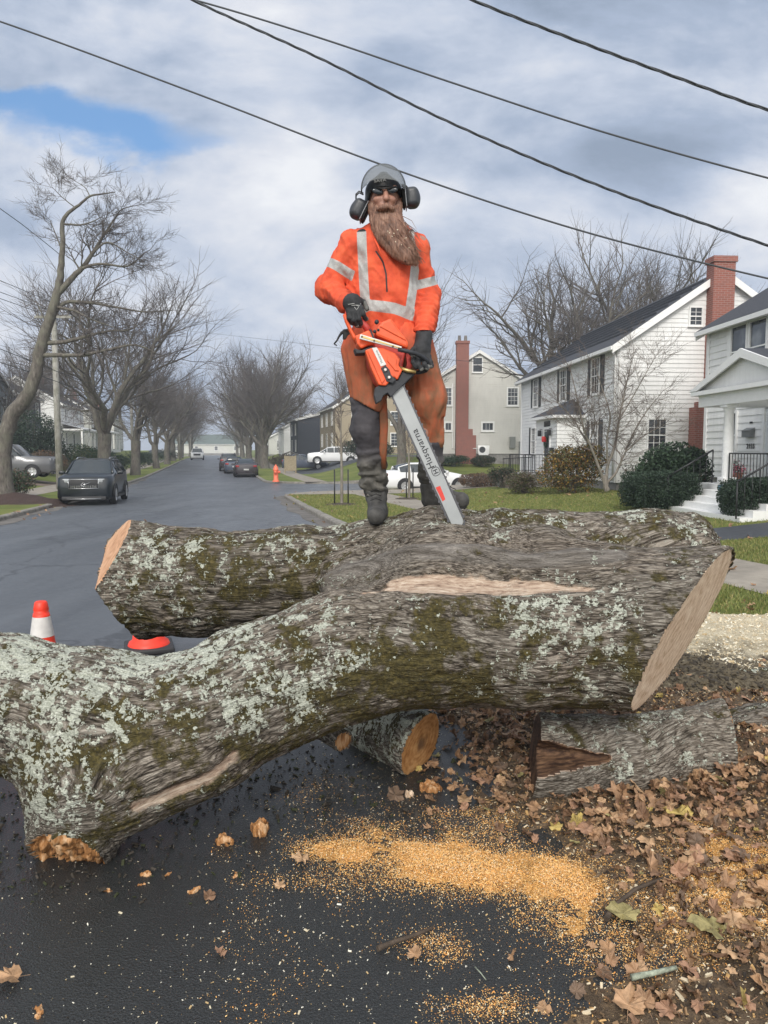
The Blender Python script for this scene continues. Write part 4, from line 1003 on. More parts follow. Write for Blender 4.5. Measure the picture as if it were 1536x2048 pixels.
def seg2(x, z, pts):
    d = None
    for (a, b), (c, e) in zip(pts[:-1], pts[1:]):
        dx_, dz_ = c-a, e-b; h = np.clip(((x-a)*dx_+(z-b)*dz_)/(dx_*dx_+dz_*dz_), 0, 1); q = np.hypot(x-a-h*dx_, z-b-h*dz_); d = q if d is None else np.minimum(d, q)
    return d
def xz(l, D=3.83): return [(float(P(a, b, D).x), float(P(a, b, D).z)) for a, b in l]
def jk_attrs(V, N):
    x, z = V[:, 0], V[:, 2]; a, b = jk_arms(V); t = jk_torso(V); inb = (np.minimum(a, b) > t-.004)|(z < -9)
    s1 = seg2(x, z, xz([(722, 455), (724, 500), (727, 560), (731, 612)]))-.0245; s2 = seg2(x, z, xz([(828, 455), (832, 520), (827, 570), (819, 622)]))-.0225
    s3 = seg2(x, z, xz([(690, 603), (738, 608), (790, 616), (832, 628), (860, 632)]))-.0285
    body_ = np.minimum(np.minimum(s1, s2), s3); side = np.minimum(a, b)-t
    body_ = np.maximum(body_, -(side+.012)); 
    def band(p0, p1, c, h):
        n = np.array(p1)-np.array(p0); n /= np.linalg.norm(n); return np.abs((V-np.array(c))@n)-h
    ba = np.maximum(band(J(700, 497, .02), ELR, J(671, 534, .02), .0245), a-.07); bb = np.maximum(band(J(836, 498), ELL, J(850, 566, .02), .0225), b-.07)
    ba = np.maximum(ba, a-t-.03); bb = np.maximum(bb, b-t-.03)
    ztop = float(J(770, 467)[2]); patch = np.maximum(np.minimum(s1, s2), ztop-z-.0)
    zp = seg2(x, z, xz([(752, 500), (766, 522), (772, 545), (774, 582)]))-.0042; zp = np.where(V[:, 1] < 3.95, zp, 1)
    return {'stripe': np.minimum(np.minimum(body_, ba), bb), 'patch': np.maximum(patch, -.02-side), 'zip': zp}
def jacket_mat():
    m, b, pr, o = base_mat("orange_fleece")
    def A(n): return b.new('ShaderNodeAttribute', attribute_name=n).outputs['Fac']
    n = b.noise(o, 9, 5, .6); f = b.noise(o, 260, 3, .6)
    c = b.ramp(n, [(.3, (.40, .05, .022)), (.5, (.66, .085, .032)), (.75, (.76, .13, .05))])
    w1 = b.noise(o, 300, 2, .5)
    st_ = b.ramp(w1, [(.3, (.30, .30, .29)), (.7, (.44, .44, .43))])
    ls = b.math('LESS_THAN', A('stripe'), 0.0); lp = b.math('LESS_THAN', A('patch'), 0.0); lz_ = b.math('LESS_THAN', A('zip'), 0.0)
    c = b.mix(ls, c, st_); c = b.mix(lp, c, (.02, .025, .028)); c = b.mix(lz_, c, (.03, .028, .03))
    b.put(pr.inputs['Base Color'], c); pr.inputs['Roughness'].default_value = .8; b.put(pr.inputs['Roughness'], b.mix(ls, (.85,)*3, (.45,)*3))
    bump_to(b, pr, b.math('ADD', b.math('MULTIPLY', n, 1.2), b.math('MULTIPLY', f, .12)), .5, .012); return m
organic('jacket', jacket_sdf, J(618, 690, -.3), J(885, 440, .25), .005, jacket_mat(), attrs=jk_attrs)
mb = MB()  # collar
mb.tube([Vector(J(745, 470, -.07))-Vector(ML), Vector(J(756, 492, -.115))-Vector(ML), Vector(J(766, 520, -.128))-Vector(ML)], [.007, .006, .003], 8)
JO = pmat("orange_seam", (.70, .085, .028), .8)
mb.build('collar', JO, man)
# --- chaps
def ch_sdf(p):
    w_ = sd_cone(p, J(774, 655, .02), J(774, 700, .02), .150, .165, sc=(1.12, .82, 1))
    r = sd_cone(p, J(728, 700, .0), J(741, 812, -.03), .120, .098, sc=(1.0, .95, 1))
    l = smin(sd_cone(p, J(822, 700, .0), J(850, 800, -.03), .125, .112, sc=(1.0, .95, 1)), sd_cone(p, J(850, 800, -.03), J(866, 880, -.02), .106, .062), .04)
    cr = float(J(770, 800)[2]); zR0 = p[:, 2]-(float(J(700, 795)[2])-(p[:, 0]-float(J(700, 795)[0]))*.55)
    zL0 = p[:, 2]-(float(J(885, 898)[2])+.02*np.sin(p[:, 0]*60)-(p[:, 0]-float(J(885, 898)[0]))*-.35)
    f = (1-np.abs(fbm(np.column_stack([p[:, 0]*14, p[:, 1]*10, p[:, 2]*3.5]), 3, 15)*2-1)*2)
    r = np.maximum(r, -zR0); l = np.maximum(l, -zL0)
    d = smin(smin(w_, r, .05), l, .05)
    g = sd_cone(p, J(779, 800, -.0), J(781, 900, 0), .012, .05, sc=(1, 6, 1)); d = -smin(-d, g, .03)
    d = np.maximum(d, p[:, 2]-float(J(770, 650)[2]))
    return d-.015*f-.010*(fbm(p*13, 3, 16)-.5)+.012
def chaps_mat():
    m, b, pr, o = base_mat("stained_orange_canvas")
    n = b.noise(o, 5, 6, .65, .5); n2 = b.noise(b.scale(o, (1, 1, .3)), 22, 5, .65); f = b.noise(o, 240, 3, .6)
    c = b.ramp(b.math('ADD', b.math('MULTIPLY', n, .6), b.math('MULTIPLY', n2, .4)), [(.32, (.10, .050, .028)), (.46, (.22, .095, .045)), (.58, (.38, .095, .038)), (.75, (.36, .18, .09))])
    sz = b.new('ShaderNodeSeparateXYZ'); b.put(sz.inputs[0], o)
    up = b.smooth(sz.outputs[2], .80, 1.02)
    c = b.mix(b.math('MULTIPLY', up, .85), c, b.ramp(n2, [(.3, (.58, .062, .03)), (.7, (.80, .12, .04))]))
    b.put(pr.inputs['Base Color'], c); pr.inputs['Roughness'].default_value = .75
    bump_to(b, pr, b.math('ADD', n2, b.math('MULTIPLY', f, .15)), .5, .010); return m
CHP = chaps_mat()
organic('chaps', ch_sdf, J(660, 925, -.3), J(915, 640, .3), .006, CHP)
# --- work trousers, knee pads, boots
def tr_sdf(p):
    r = smin(sd_cone(p, J(736, 780, 0), J(737, 858, -.03), .090, .086), sd_cone(p, J(737, 858, -.03), J(749, 968, .02), .084, .068), .03)
    r = smin(r, sd_ell(p, J(731, 842, -.085), (.055, .04, .075)), .02)
    l = smin(sd_cone(p, J(848, 800, 0), J(858, 862, .0), .062, .054), sd_cone(p, J(858, 862, -.02), J(862, 960, .07), .076, .060), .03)
    l = np.maximum(l, p[:, 2]-float(J(866, 884)[2]))
    d = np.minimum(r, l)
    zz = p[:, 2]; m = 1-sstep(zz, float(J(0, 950)[2]), float(J(0, 880)[2]))
    d = d-.006*np.sin(zz*95+fbm(p*9, 2, 4)*9)*(.35+m)-.022*(fbm(p*11, 3, 44)-.5)-.006*(1-np.abs(fbm(p*[22, 22, 40], 3, 45)*2-1)*2)*(.3+m)
    return np.maximum(d, zz-float(J(770, 740)[2]))
def tr_mat():
    m, b, pr, o = base_mat("dark_work_trousers")
    n = b.noise(o, 8, 6, .65); f = b.noise(o, 220, 3, .6); sz = b.new('ShaderNodeSeparateXYZ'); b.put(sz.inputs[0], o)
    lo_ = b.smooth(sz.outputs[2], .36, .26)
    lo_ = b.math('SUBTRACT', 1.0, b.smooth(sz.outputs[2], .24, .36))
    c = b.mix(lo_, b.ramp(n, [(.3, (.028, .026, .032)), (.7, (.070, .065, .072))]), b.ramp(n, [(.3, (.035, .033, .030)), (.5, (.085, .08, .07)), (.7, (.16, .15, .13))]))
    b.put(pr.inputs['Base Color'], c); pr.inputs['Roughness'].default_value = .8
    bump_to(b, pr, b.math('ADD', n, b.math('MULTIPLY', f, .15)), .5, .010); return m
organic('trousers', tr_sdf, J(665, 1010, -.25), J(915, 730, .25), .0055, tr_mat())
# inner orange panel of the chaps on the near leg
mb = MB(); mb.tube([Vector(J(766, 800, -.08))-Vector(ML), Vector(J(768, 850, -.10))-Vector(ML), Vector(J(766, 900, -.075))-Vector(ML), Vector(J(768, 938, -.05))-Vector(ML)], [.02, .022, .020, .012], 10, flat=.45)
mb.build('inner_panel', CHP, man)
LEA = pmat("scuffed_boot_leather", (.055, .053, .05), .7, var=.5, vscale=25, bump=.6, bscale=60)
SOLE = pmat("boot_sole", (.018, .018, .018), .8, bump=.5, bscale=40)
def boot_sdf(ank, heel, toe, top, zs, w=.047):
    up = np.array([0, 0, 1], np.float32)
    def fn(p):
        d = smin(sd_cone(p, top, ank, .060, .053), sd_cone(p, ank, heel, .053, .045), .03)
        mid = heel*.45+toe*.55; mid[2] += .012
        d = smin(d, sd_cone(p, heel, toe, .046, w), .03); d = smin(d, sd_cone(p, ank, mid, .048, .045), .03)
        d = d-.004*np.sin((p[:, 2])*110+fbm(p*12, 2, 3)*7)*sstep(p[:, 2], zs+.10, zs+.16)
        return np.maximum(d, zs-p[:, 2])
    return fn
for nm, top, ank, heel, toe, zs in (('R', J(749, 930, .03), J(752, 985, .03), J(757, 1008, .04), J(752, 1022, -.15), zR), ('L', J(862, 925, .06), J(864, 975, .07), J(862, 1001, .08), J(921, 1003, .01), zL)):
    heel = heel.copy(); toe = toe.copy(); heel[2] = zs+.052; toe[2] = zs+.050
    fn = boot_sdf(ank, heel, toe, top, zs-.002)
    lo = np.minimum(np.minimum(heel, toe), top)-.09; hi = np.maximum(np.maximum(heel, toe), top)+.09
    bt = organic('boot', lambda p, f_=fn: np.maximum(f_(p), zs+.016-p[:, 2]), lo, hi, .005, LEA, disp=lambda v, n: (fbm(v*30, 3, 9)-.5)*.006)
    organic('sole', lambda p, f_=fn: np.maximum(f_(p)-.004, p[:, 2]-(zs+.017)), lo, hi, .005, SOLE, parent=bt)
    mb = MB(); a_ = Vector(ank)-Vector(ML); 
    for k in range(5):
        c_ = Vector(ank)*(1-k*.16)+Vector(toe)*(k*.16)-Vector(ML); c_.z += .052-k*.004
        mb.tube([c_+Vector((-.028, -.012, 0)), c_+Vector((0, -.026, .012)), c_+Vector((.028, -.012, 0))], .0028, 6)
    mb.build('lace', SOLE, bt)
# --- gloves
GLV = pmat("black_work_glove", (.022, .023, .026), .75, var=.5, vscale=30, bump=.5, bscale=90)
GRB = pmat("grey_glove_rubber", (.16, .16, .15), .7, var=.3, vscale=40, bump=.4, bscale=80)
WHP = pmat("white_print", (.65, .65, .63), .6)
for k, (Hd, wr, el_) in enumerate(((HR_, WRR, ELR), (HL_, WRL, ELL))):
    (pc, pr_), fs = Hd
    def gl(p, pc=pc, pr_=pr_, fs=fs, wr=wr, el_=el_):
        d = sd_ell(p, pc, pr_); d = smin(d, sd_cone(p, wr+(wr-el_)/np.linalg.norm(wr-el_)*-.02, pc, .043, .040), .02)
        for f in fs:
            for i, (a, b) in enumerate(zip(f[:-1], f[1:])): d = smin(d, sd_cone(p, a, b, .0128-.0008*i, .0120-.0008*i), .005)
        for f in fs[:4]: d = smin(d, sd_cone(p, pc, f[0], .022, .0135), .008)
        return d
    pts = np.array([pc]+[q for f in fs for q in f]+[wr]); g = organic('glove', gl, pts.min(0)-.06, pts.max(0)+.06, .0038, GLV, disp=lambda v, n: (fbm(v*45, 3, 2)-.5)*.004)
    # grey rubber fingertips and printed mark on the back
    def tips(p, fs=fs):
        d = None
        for f in fs: e = sd_cone(p, f[-2], f[-1], .0124, .0114); d = e if d is None else np.minimum(d, e)
        return d
    pts = np.array([q for f in fs for q in f[-2:]]); organic('fingertip_pads', tips, pts.min(0)-.02, pts.max(0)+.02, .0035, GRB, parent=g)
    if k == 0:
        mb = MB()
        for l in ([(696, 609), (706, 607.5), (722, 608)], [(703, 611), (713, 610.5), (720, 611)], [(709, 614), (713, 620), (718, 613), (713, 611)]):
            pp = []
            for a, b in l:
                h_ = hit(a, b, gl, 3.4, 4.2)
                if h_: pp.append(h_+Vector((0, -.0015, 0))-Vector(ML))
            if len(pp) > 1: mb.tube(pp, .0011, 5)
        mb.build('printed_mark', WHP, g)
# --- beard
BC = [(J(770, 424, -.055), .056), (J(774, 446, -.075), .066), (J(785, 472, -.098), .064), (J(801, 496, -.118), .052), (J(816, 512, -.128), .036), (J(829, 526, -.132), .012)]
def beard_base(p):
    d = None
    for (a, ra), (b, rb) in zip(BC[:-1], BC[1:]):
        e = sd_cone(p, a, b, ra, rb, sc=(1.12, .62, 1)); d = e if d is None else smin(d, e, .025)
    d = smin(d, sd_cone(p, J(745, 412, -.03), J(752, 440, -.045), .020, .03), .02); d = smin(d, sd_cone(p, J(797, 410, -.03), J(792, 440, -.045), .018, .03), .02)
    d = smin(d, sd_cone(p, J(757, 418, -.115), J(772, 414, -.125), .009, .012), .01); d = smin(d, sd_cone(p, J(786, 417, -.115), J(772, 414, -.125), .009, .012), .01)
    return d
def beard_sdf(p):
    d = beard_base(p)
    q = p-J(775, 440); u = q[:, 0]*.5+q[:, 2]*-.86; v = q[:, 0]*.86+q[:, 2]*.5
    g = np.column_stack([v*75+fbm(p*9, 2, 3)*7, q[:, 1]*60, u*7])
    d = d-.007*(1-np.abs(fbm(g, 3, 8)*2-1)*2)
    mouth = sd_ell(p, J(772, 424, -.135), (.016, .012, .005)); return np.maximum(d, -mouth)
def hair_mat(name, cols):
    m, b, pr, o = base_mat(name)
    n = b.noise(b.scale(o, (120, 60, 14), rot=(0, .5, 0)), 1.0, 4, .6); n2 = b.noise(o, 16, 4, .6)
    b.put(pr.inputs['Base Color'], b.ramp(b.math('ADD', b.math('MULTIPLY', n, .6), b.math('MULTIPLY', n2, .4)), [(.33, cols[0]), (.5, cols[1]), (.68, cols[2])]))
    pr.inputs['Roughness'].default_value = .6; bump_to(b, pr, n, .6, .003); return m
HAIR = hair_mat("ginger_beard", [(.055, .028, .020), (.19, .095, .062), (.36, .21, .145)])
bd = organic('beard', beard_sdf, J(725, 545, -.22), J(850, 395, .05), .0042, HAIR)
mb = MB(); rb = random.Random(5)
for k in range(560):
    t0 = rb.uniform(.05, .8); i = t0*(len(BC)-1); ii = int(i); fr_ = i-ii
    c0 = BC[ii][0]*(1-fr_)+BC[min(ii+1, 5)][0]*fr_; r0 = BC[ii][1]*(1-fr_)+BC[min(ii+1, 5)][1]*fr_
    a = rb.uniform(-math.pi, math.pi); off = np.array([math.cos(a)*r0*1.12, -abs(math.sin(a))*r0*.62, rb.uniform(-.01, .01)])*rb.uniform(.86, 1.06)
    L = rb.uniform(.25, .45); i2 = min(i+L*5, 4.95); jj = int(i2); f2 = i2-jj
    c1 = BC[jj][0]*(1-f2)+BC[jj+1][0]*f2; r1 = BC[jj][1]*(1-f2)+BC[jj+1][1]*f2
    p0 = c0+off; p2 = c1+off*(r1/r0)*rb.uniform(.8, 1.6)+np.array([rb.gauss(0, .014)+.010, 0, rb.gauss(0, .012)]); p1 = (p0+p2)/2+off*.12+np.array([rb.gauss(0, .005), 0, rb.gauss(0, .005)])
    mb.tube([Vector(q)-Vector(ML) for q in (p0, p1, p2)], [.0016, .0013, .0005], 4, caps=False)
mb.build('beard_strands', HAIR, bd)
# pale chips caught in the beard
mb = MB()
for a, b in [(776, 463), (779, 466), (788, 467), (791, 484), (808, 478), (812, 476), (803, 490), (784, 473), (795, 460), (818, 496)]:
    h_ = hit(a, b, beard_sdf, 3.4, 4.2)
    if h_: mb.rbox(-.003, .003, -.001, .001, -.0025, .0025, .0006, M=Matrix.Translation(h_-Vector(ML)+Vector((0, -.002, 0)))@Euler((rb.uniform(-1, 1), rb.uniform(-1, 1), rb.uniform(-1, 1))).to_matrix().to_4x4())
cc = mb.build('caught_chips', pmat("pale_flake", (.75, .66, .5), .7), bd); cc['kind'] = 'stuff'
# --- sunglasses
GLS = pmat("dark_lens", (.012, .018, .026), .12, spec=.8); FRM = pmat("black_plastic", (.012, .012, .013), .35)
def lens_sdf(p):
    r1 = Euler((0, R(8), R(16))); r2 = Euler((0, R(-2), R(-16)))
    a = sd_ell(p, hd+[-.034, -.098, .003], (.031, .009, .0175), r1); b = sd_ell(p, hd+[.038, -.098, .009], (.031, .009, .0175), r2)
    return np.minimum(a, b)
gls = organic('sunglasses', lens_sdf, hd+[-.1, -.14, -.04], hd+[.1, -.06, .05], .003, GLS)
mb = MB(); H_ = Vector(hd)-Vector(ML)
mb.tube([H_+Vector(q) for q in ((-.078, -.01, .012), (-.070, -.075, .016), (-.05, -.103, .018), (-.012, -.112, .012), (.004, -.114, .012), (.02, -.112, .014), (.055, -.103, .023), (.076, -.075, .022), (.082, -.01, .016))], .0042, 8)
mb.build('frame', FRM, gls)
# --- helmet, raised visor, ear defenders
HB = pmat("black_helmet", (.016, .018, .022), .38, bump=.1, bscale=200)
def helm_sdf(p):
    c = hd+[-.004, .02, .048]
    d = sd_ell(p, c+[0, 0, -.012], (.097, .124, .074)); d = smin(d, sd_cone(p, c+[0, -.07, .035], c+[.0, -.03, .060], .012, .018), .045)
    d = smin(d, sd_ell(p, c+[0, -.105, -.040], (.075, .035, .016)), .02)
    d = smin(d, sd_ell(p, c+[0, .03, -.05], (.100, .10, .05)), .02)
    d = np.maximum(d, -(p[:, 2]-(hd[2]+.022-.10*sstep(p[:, 1], hd[1]-.085, hd[1]+.06))))
    return np.maximum(d, -sd_ell(p, hd+[0, .012, .0], (.081, .103, .10)))
hel = organic('helmet', helm_sdf, hd+[-.14, -.17, -.1], hd+[.14, .18, .19], .0042, HB)
VM = pmat("smoky_visor_mesh", (.15, .16, .165), .5, alpha=.5)
mb = MB(); nv, nw = 30, 18; vc = Vector(hd)-Vector(ML)+Vector((-.005, -.002, .045)); vs = []
for i in range(nw):
    for j in range(nv):
        ph = R(-6)+R(192)*j/(nv-1); th = R(58*i/(nw-1))
        vs.append(vc+Vector((math.cos(ph)*.114*math.cos(th*.75), -.175*math.sin(th), .126*math.sin(ph)*math.cos(th*1.35)-.030*math.sin(th))))
mb.add(vs, [(i*nv+j, i*nv+j+1, (i+1)*nv+j+1, (i+1)*nv+j) for i in range(nw-1) for j in range(nv-1)], 0, True)
vis = mb.build('visor', VM, hel); sol = vis.modifiers.new('thick', 'SOLIDIFY'); sol.thickness = .0015
mb = MB(); mb.tube([vs[j]+Vector((0, .001, 0)) for j in range(nv)], .0038, 6); mb.build('visor_rim', FRM, vis)
def text_obj(name, txt, size, M, mat, parent, ext=.0008, spacing=1.0, bold=0, ax='CENTER'):
    cu = bpy.data.curves.new(name, 'FONT'); cu.body = txt; cu.size = size; cu.extrude = ext; cu.align_x = ax; cu.align_y = 'CENTER'; cu.space_character = spacing; cu.offset = bold
    t = bpy.data.objects.new(name, cu); COL.objects.link(t); bpy.context.view_layer.update()
    me = bpy.data.meshes.new_from_object(t.evaluated_get(bpy.context.evaluated_depsgraph_get())); bpy.data.objects.remove(t)
    me.materials.clear(); me.materials.append(mat); me.transform(M); o = bpy.data.objects.new(name, me); COL.objects.link(o)
    if parent: o.parent = parent
    return o
hh_ = hit(760, 362, helm_sdf, 3.4, 4.2)
text_obj('helmet_lettering', 'SAVA', .026, Matrix.Translation(hh_-Vector(ML)+Vector((0, -.006, 0)))@Euler((R(70), R(-6), 0)).to_matrix().to_4x4(), WHP, hel, .0015)
MUF = pmat("grey_earmuff_shell", (.035, .038, .045), .42, bump=.1, bscale=150); CUSH = pmat("black_cushion", (.012, .012, .013), .7)
LINE = pmat("pale_trim", (.30, .31, .33), .5)
for (px, py, rot, sx, arm) in ((717, 419, R(-27), 1, [(727, 388, .0), (718, 384, .0), (712, 390, .0), (712, 402, .0)]), (824, 396, R(6), -1, [(803, 371, .0), (812, 373, .0), (819, 381, .0), (820, 388, .0)])):
    c = J(px, py, 0); e = Euler((0, -rot if False else rot*-1, 0))
    mu = organic('ear_defender', lambda p, c=c, e=e, sx=sx: smin(sd_box(p, c, (.034, .044, .050), .026, e), sd_ell(p, c+np.array([-.008*sx, 0, 0]), (.036, .04, .050), e), .01), c-.09, c+.09, .0045, MUF)
    M = Matrix.Translation(Vector(c)-Vector(ML))@e.to_matrix().to_4x4()
    mb = MB(); mb.rbox(.036*sx if sx > 0 else -.052, .052 if sx > 0 else -.036, -.040, .040, -.048, .048, .012, M=M); mb.build('cushion', CUSH, mu)
    mb = MB(); mb.rbox((.031 if sx > 0 else -.0355), (.0355 if sx > 0 else -.031), -.0455, .0455, -.0515, .0515, .002, M=M); mb.build('trim_line', LINE, mu)
    mb = MB()
    for dy_ in (-.012, .012): mb.tube([Vector(J(a, b, d_))-Vector(ML)+Vector((0, dy_, 0)) for a, b, d_ in arm], .0035, 8)
    mb.build('arm', FRM, mu)
# --- belt hook at his right hip
HK = pmat("black_tool_steel", (.02, .021, .022), .5, bump=.3, bscale=90)
c0 = J(690, 672, -.02); hook = empty('belt_hook', tuple(float(v) for v in c0), 0, "black hooked tool hanging from the man's belt beside his gloved right hand", "belt tool")
mb = MB(); C0 = Vector(c0)
mb.tube([Vector(J(a, b, -.03))-C0 for a, b in ((697, 662), (690, 663), (683, 666), (678, 673), (674, 681), (668, 688))], [.012, .012, .008, .0055, .0045, .004], 8); mb.tube([Vector(J(a, b, -.03))-C0 for a, b in ((668, 688), (671, 689.5), (674, 691))], .0035, 6)
mb.build('hook', HK, hook)
mb = MB(); mb.rbox(-.022, .022, -.02, .02, -.03, .026, .008, M=Matrix.Translation(Vector(J(694, 669, -.02))-C0)); mb.build('holster', HK, hook)
# ------------------------------------------------------------ the chainsaw
S0 = P(790, 770, 3.70); tip_h = hit(920, 1050)
S1 = P(919, 1054, min(3.84, (tip_h.y-.01) if tip_h else 3.8))
su = (S1-S0).normalized(); sw = Vector((.10, -1, .12)); sw = (sw-su*sw.dot(su)).normalized(); sv = sw.cross(su)
SM = Matrix(((su.x, sv.x, sw.x), (su.y, sv.y, sw.y), (su.z, sv.z, sw.z))).to_4x4()
saw = empty('chainsaw', S0, 0, "orange chainsaw with a long grey bar resting on the trunk, held by the man", "chainsaw")
saw.rotation_euler = SM.to_euler()
def L2(px, py, D=3.66):
    "photograph pixel to the saw's own plane"
    o = Vector((0, 0, CAMZ)); d = P(px, py, 1.0)-o; n = sw; k = (S0-o).dot(n)/d.dot(n); q = o+d*k-S0; return (q.dot(su), q.dot(sv))
def poly(l): return [L2(*q) for q in l]
SO = pmat("orange_saw_plastic", (.78, .105, .028), .42, var=.15, vscale=20, bump=.12, bscale=60)
SR = pmat("red_saw_plastic", (.45, .04, .03), .45, var=.2, vscale=20)
SG = pmat("saw_black_plastic", (.022, .024, .030), .55, var=.3, vscale=30, bump=.3, bscale=80)
BAR = pmat("bar_grey_steel", (.36, .375, .38), .48, metal=.35, var=.08, vscale=9, bump=.1, bscale=30)
GOLD = pmat("brass_strip", (.55, .40, .16), .35, metal=.7, var=.2, vscale=30)
SILV = pmat("silver_label", (.62, .62, .60), .4, metal=.2)
STL = pmat("chain_steel", (.12, .12, .13), .45, metal=.7)
PRT = pmat("dark_print", (.03, .03, .035), .5); REDP = pmat("red_print", (.62, .05, .035), .5)
Lb = (S1-S0).length; HWd = .034
# bar: rounded nose
pts = [(-.04, -HWd), (Lb-.05, -HWd*.93)]
for k in range(9): a = -math.pi/2+math.pi*k/8; pts.append((Lb-.030+.030*math.cos(a), HWd*.93*math.sin(a)))
pts += [(Lb-.05, HWd*.93), (-.04, HWd)]
mb = MB(); mb.prism(pts, 2, -.0025, .0025); bar = mb.build('guide_bar', BAR, saw, bevel=.001)
# chain round the bar
mb = MB(); loop = []; n = 64
for k in range(n): loop.append((-.03+(Lb-.01)*k/n, -HWd-.003, 0))
for k in range(8): a = -math.pi/2+math.pi*k/8; loop.append((Lb-.030+.036*math.cos(a), (HWd+.003)*math.sin(a), 0))
for k in range(n): loop.append((Lb-.04-(Lb-.01)*k/n, HWd+.003, 0))
for i, (x, y, z) in enumerate(loop):
    x2, y2, _ = loop[(i+1) % len(loop)]; a = math.atan2(y2-y, x2-x); M = Matrix.Translation((x, y, 0))@Matrix.Rotation(a, 4, 'Z')
    mb.box(-.007, .007, -.004, .003, -.003, .003, M=M)
    if i % 3 == 0: mb.prism([(-.006, -.003), (.006, -.003), (.005, -.010), (-.004, -.008)], 2, -.0035, .0035, M=M)
ch = mb.build('chain', STL, saw)
# lettering on the bar: reads from nose to body
def onbar(px, py, z=.0030, flip=True):
    x, y = L2(px, py); return Matrix.Translation((x, y, z))@Matrix.Rotation(math.pi, 4, 'Z')
text_obj('bar_lettering', 'Husqvarna', .047, onbar(846, 898), PRT, bar, .0006, 1.05, .0004)
text_obj('bar_emblem', 'H', .034, onbar(871.5, 943), PRT, bar, .0006, 1, .0008)
mb = MB(); cx_, cy_ = L2(871.5, 943); ring = []
for k in range(25): a = 2*math.pi*k/24; ring.append((cx_+.021*math.copysign(abs(math.cos(a))**.7, math.cos(a)), cy_+.020*math.copysign(abs(math.sin(a))**.7, math.sin(a)), .0031))
mb.tube(ring, .0016, 6, flat=.4)
for k in (-1, 0, 1): mb.box(cx_-.031+abs(k)*.002, cx_-.023, cy_+k*.009-.0025, cy_+k*.009+.0025, .0026, .0036, M=Matrix.Translation((0, 0, 0)))
mb.build('bar_emblem_ring', PRT, bar)
mb = MB(); mb.prism(poly([(871, 975), (880, 971.6), (890.6, 998.6), (884.8, 1003)]), 2, .0026, .0036); mb.build('red_label', REDP, bar)
def plate(name, l, z0, z1, mat, bev=.004, parent=saw):
    mb = MB(); mb.prism(poly(l), 2, z0, z1); return mb.build(name, mat, parent, bevel=bev)
cov = plate('clutch_cover', [(728.8, 703), (744.5, 697.5), (766, 699), (789, 709), (799, 721), (795.4, 733), (803, 743), (793, 762), (786, 756), (770, 774), (756, 772), (740, 737.6)], -.012, .034, SO, .006)
plate('cover_ridge', [(733, 705), (741, 702), (768, 762), (762, 770)], .034, .041, SO, .003, cov)
plate('cover_rib', [(775, 712), (792, 722), (790, 734), (796, 745), (788, 744), (772, 724)], .034, .040, SO, .003, cov)
lab = plate('label_strip', [(742, 699), (752, 697.5), (771, 732), (760, 736)], .034, .0375, SILV, .001, cov)
x_, y_ = L2(756.5, 716.5); text_obj('label_lettering', 'Husqvarna', .0155, Matrix.Translation((x_, y_, .0378))@Matrix.Rotation(math.pi, 4, 'Z'), PRT, lab, .0003)
plate('nut_plate', [(760, 739), (769, 733), (777, 742), (780, 752), (790, 762), (783, 769), (771, 765), (766, 752)], .034, .0385, SG, .002, cov)
ZN = pmat("zinc_nut", (.65, .64, .60), .35, metal=.6)
for q in ((768.5, 742.6), (776, 757.6)):
    mb = MB(); x_, y_ = L2(*q); mb.lathe([(0, .048), (.006, .048), (.0085, .045), (.009, .0385)], 6, 0, Matrix.Translation((x_, y_, 0)), sm=False); mb.lathe([(.012, .041), (.012, .0385)], 16, 0, Matrix.Translation((x_, y_, 0))); mb.build('bar_nut', ZN, cov)
eng = plate('engine_housing', [(735, 690), (760, 668), (800, 690), (812, 705), (806, 735), (800, 762), (772, 778), (752, 760), (738, 725)], -.13, -.013, SR, .008)
top = plate('top_cover', [(781.8, 637.7), (764, 645), (754, 655), (749, 671.7), (770, 681), (815, 699), (816.5, 686), (806, 672), (793, 655)], -.11, .022, SO, .012)
plate('cover_crease', [(757, 655), (766, 652), (808, 676), (811, 684)], .022, .028, SO, .003, top)
for q, r_ in (((748.5, 665), .008), ((755.5, 662), .006), ((752.5, 646), .011)):
    mb = MB(); x_, y_ = L2(*q); mb.lathe([(0, .030), (r_*.8, .030), (r_, .026), (r_, .015)], 14, 0, Matrix.Translation((x_, y_, 0))); mb.build('screw', SG, top)
plate('side_slot', [(738, 660), (742, 662), (748, 678), (744, 677)], .0, .0235, SG, .001, top)
rear = plate('rear_body', [(709, 673), (722, 668), (737, 661), (746, 668), (750, 690), (735, 692), (721.6, 699), (714, 690)], -.07, .018, SO, .008)
plate('rear_skirt', [(708, 697), (722, 701), (745, 692), (748, 697), (730, 707), (712, 708)], -.06, .010, SG, .004)
# rear handle loop: grip under the glove and guard on the far side
mb = MB(); zt = -.03
mb.tube([(*L2(a, b), zt) for a, b in ((690, 626), (694, 640), (701, 656), (709, 672), (716, 682))], [.010, .0095, .0095, .011, .014], 10, flat=1.6); mb.build('rear_guard', SO, saw)
mb = MB(); mb.tube([(*L2(a, b), zt-.0) for a, b in ((690, 624), (700, 627), (712, 632), (724, 641), (733, 651), (741, 664))], [.012, .015, .0165, .017, .017, .02], 12, flat=1.3); mb.build('rear_grip', SR, saw)
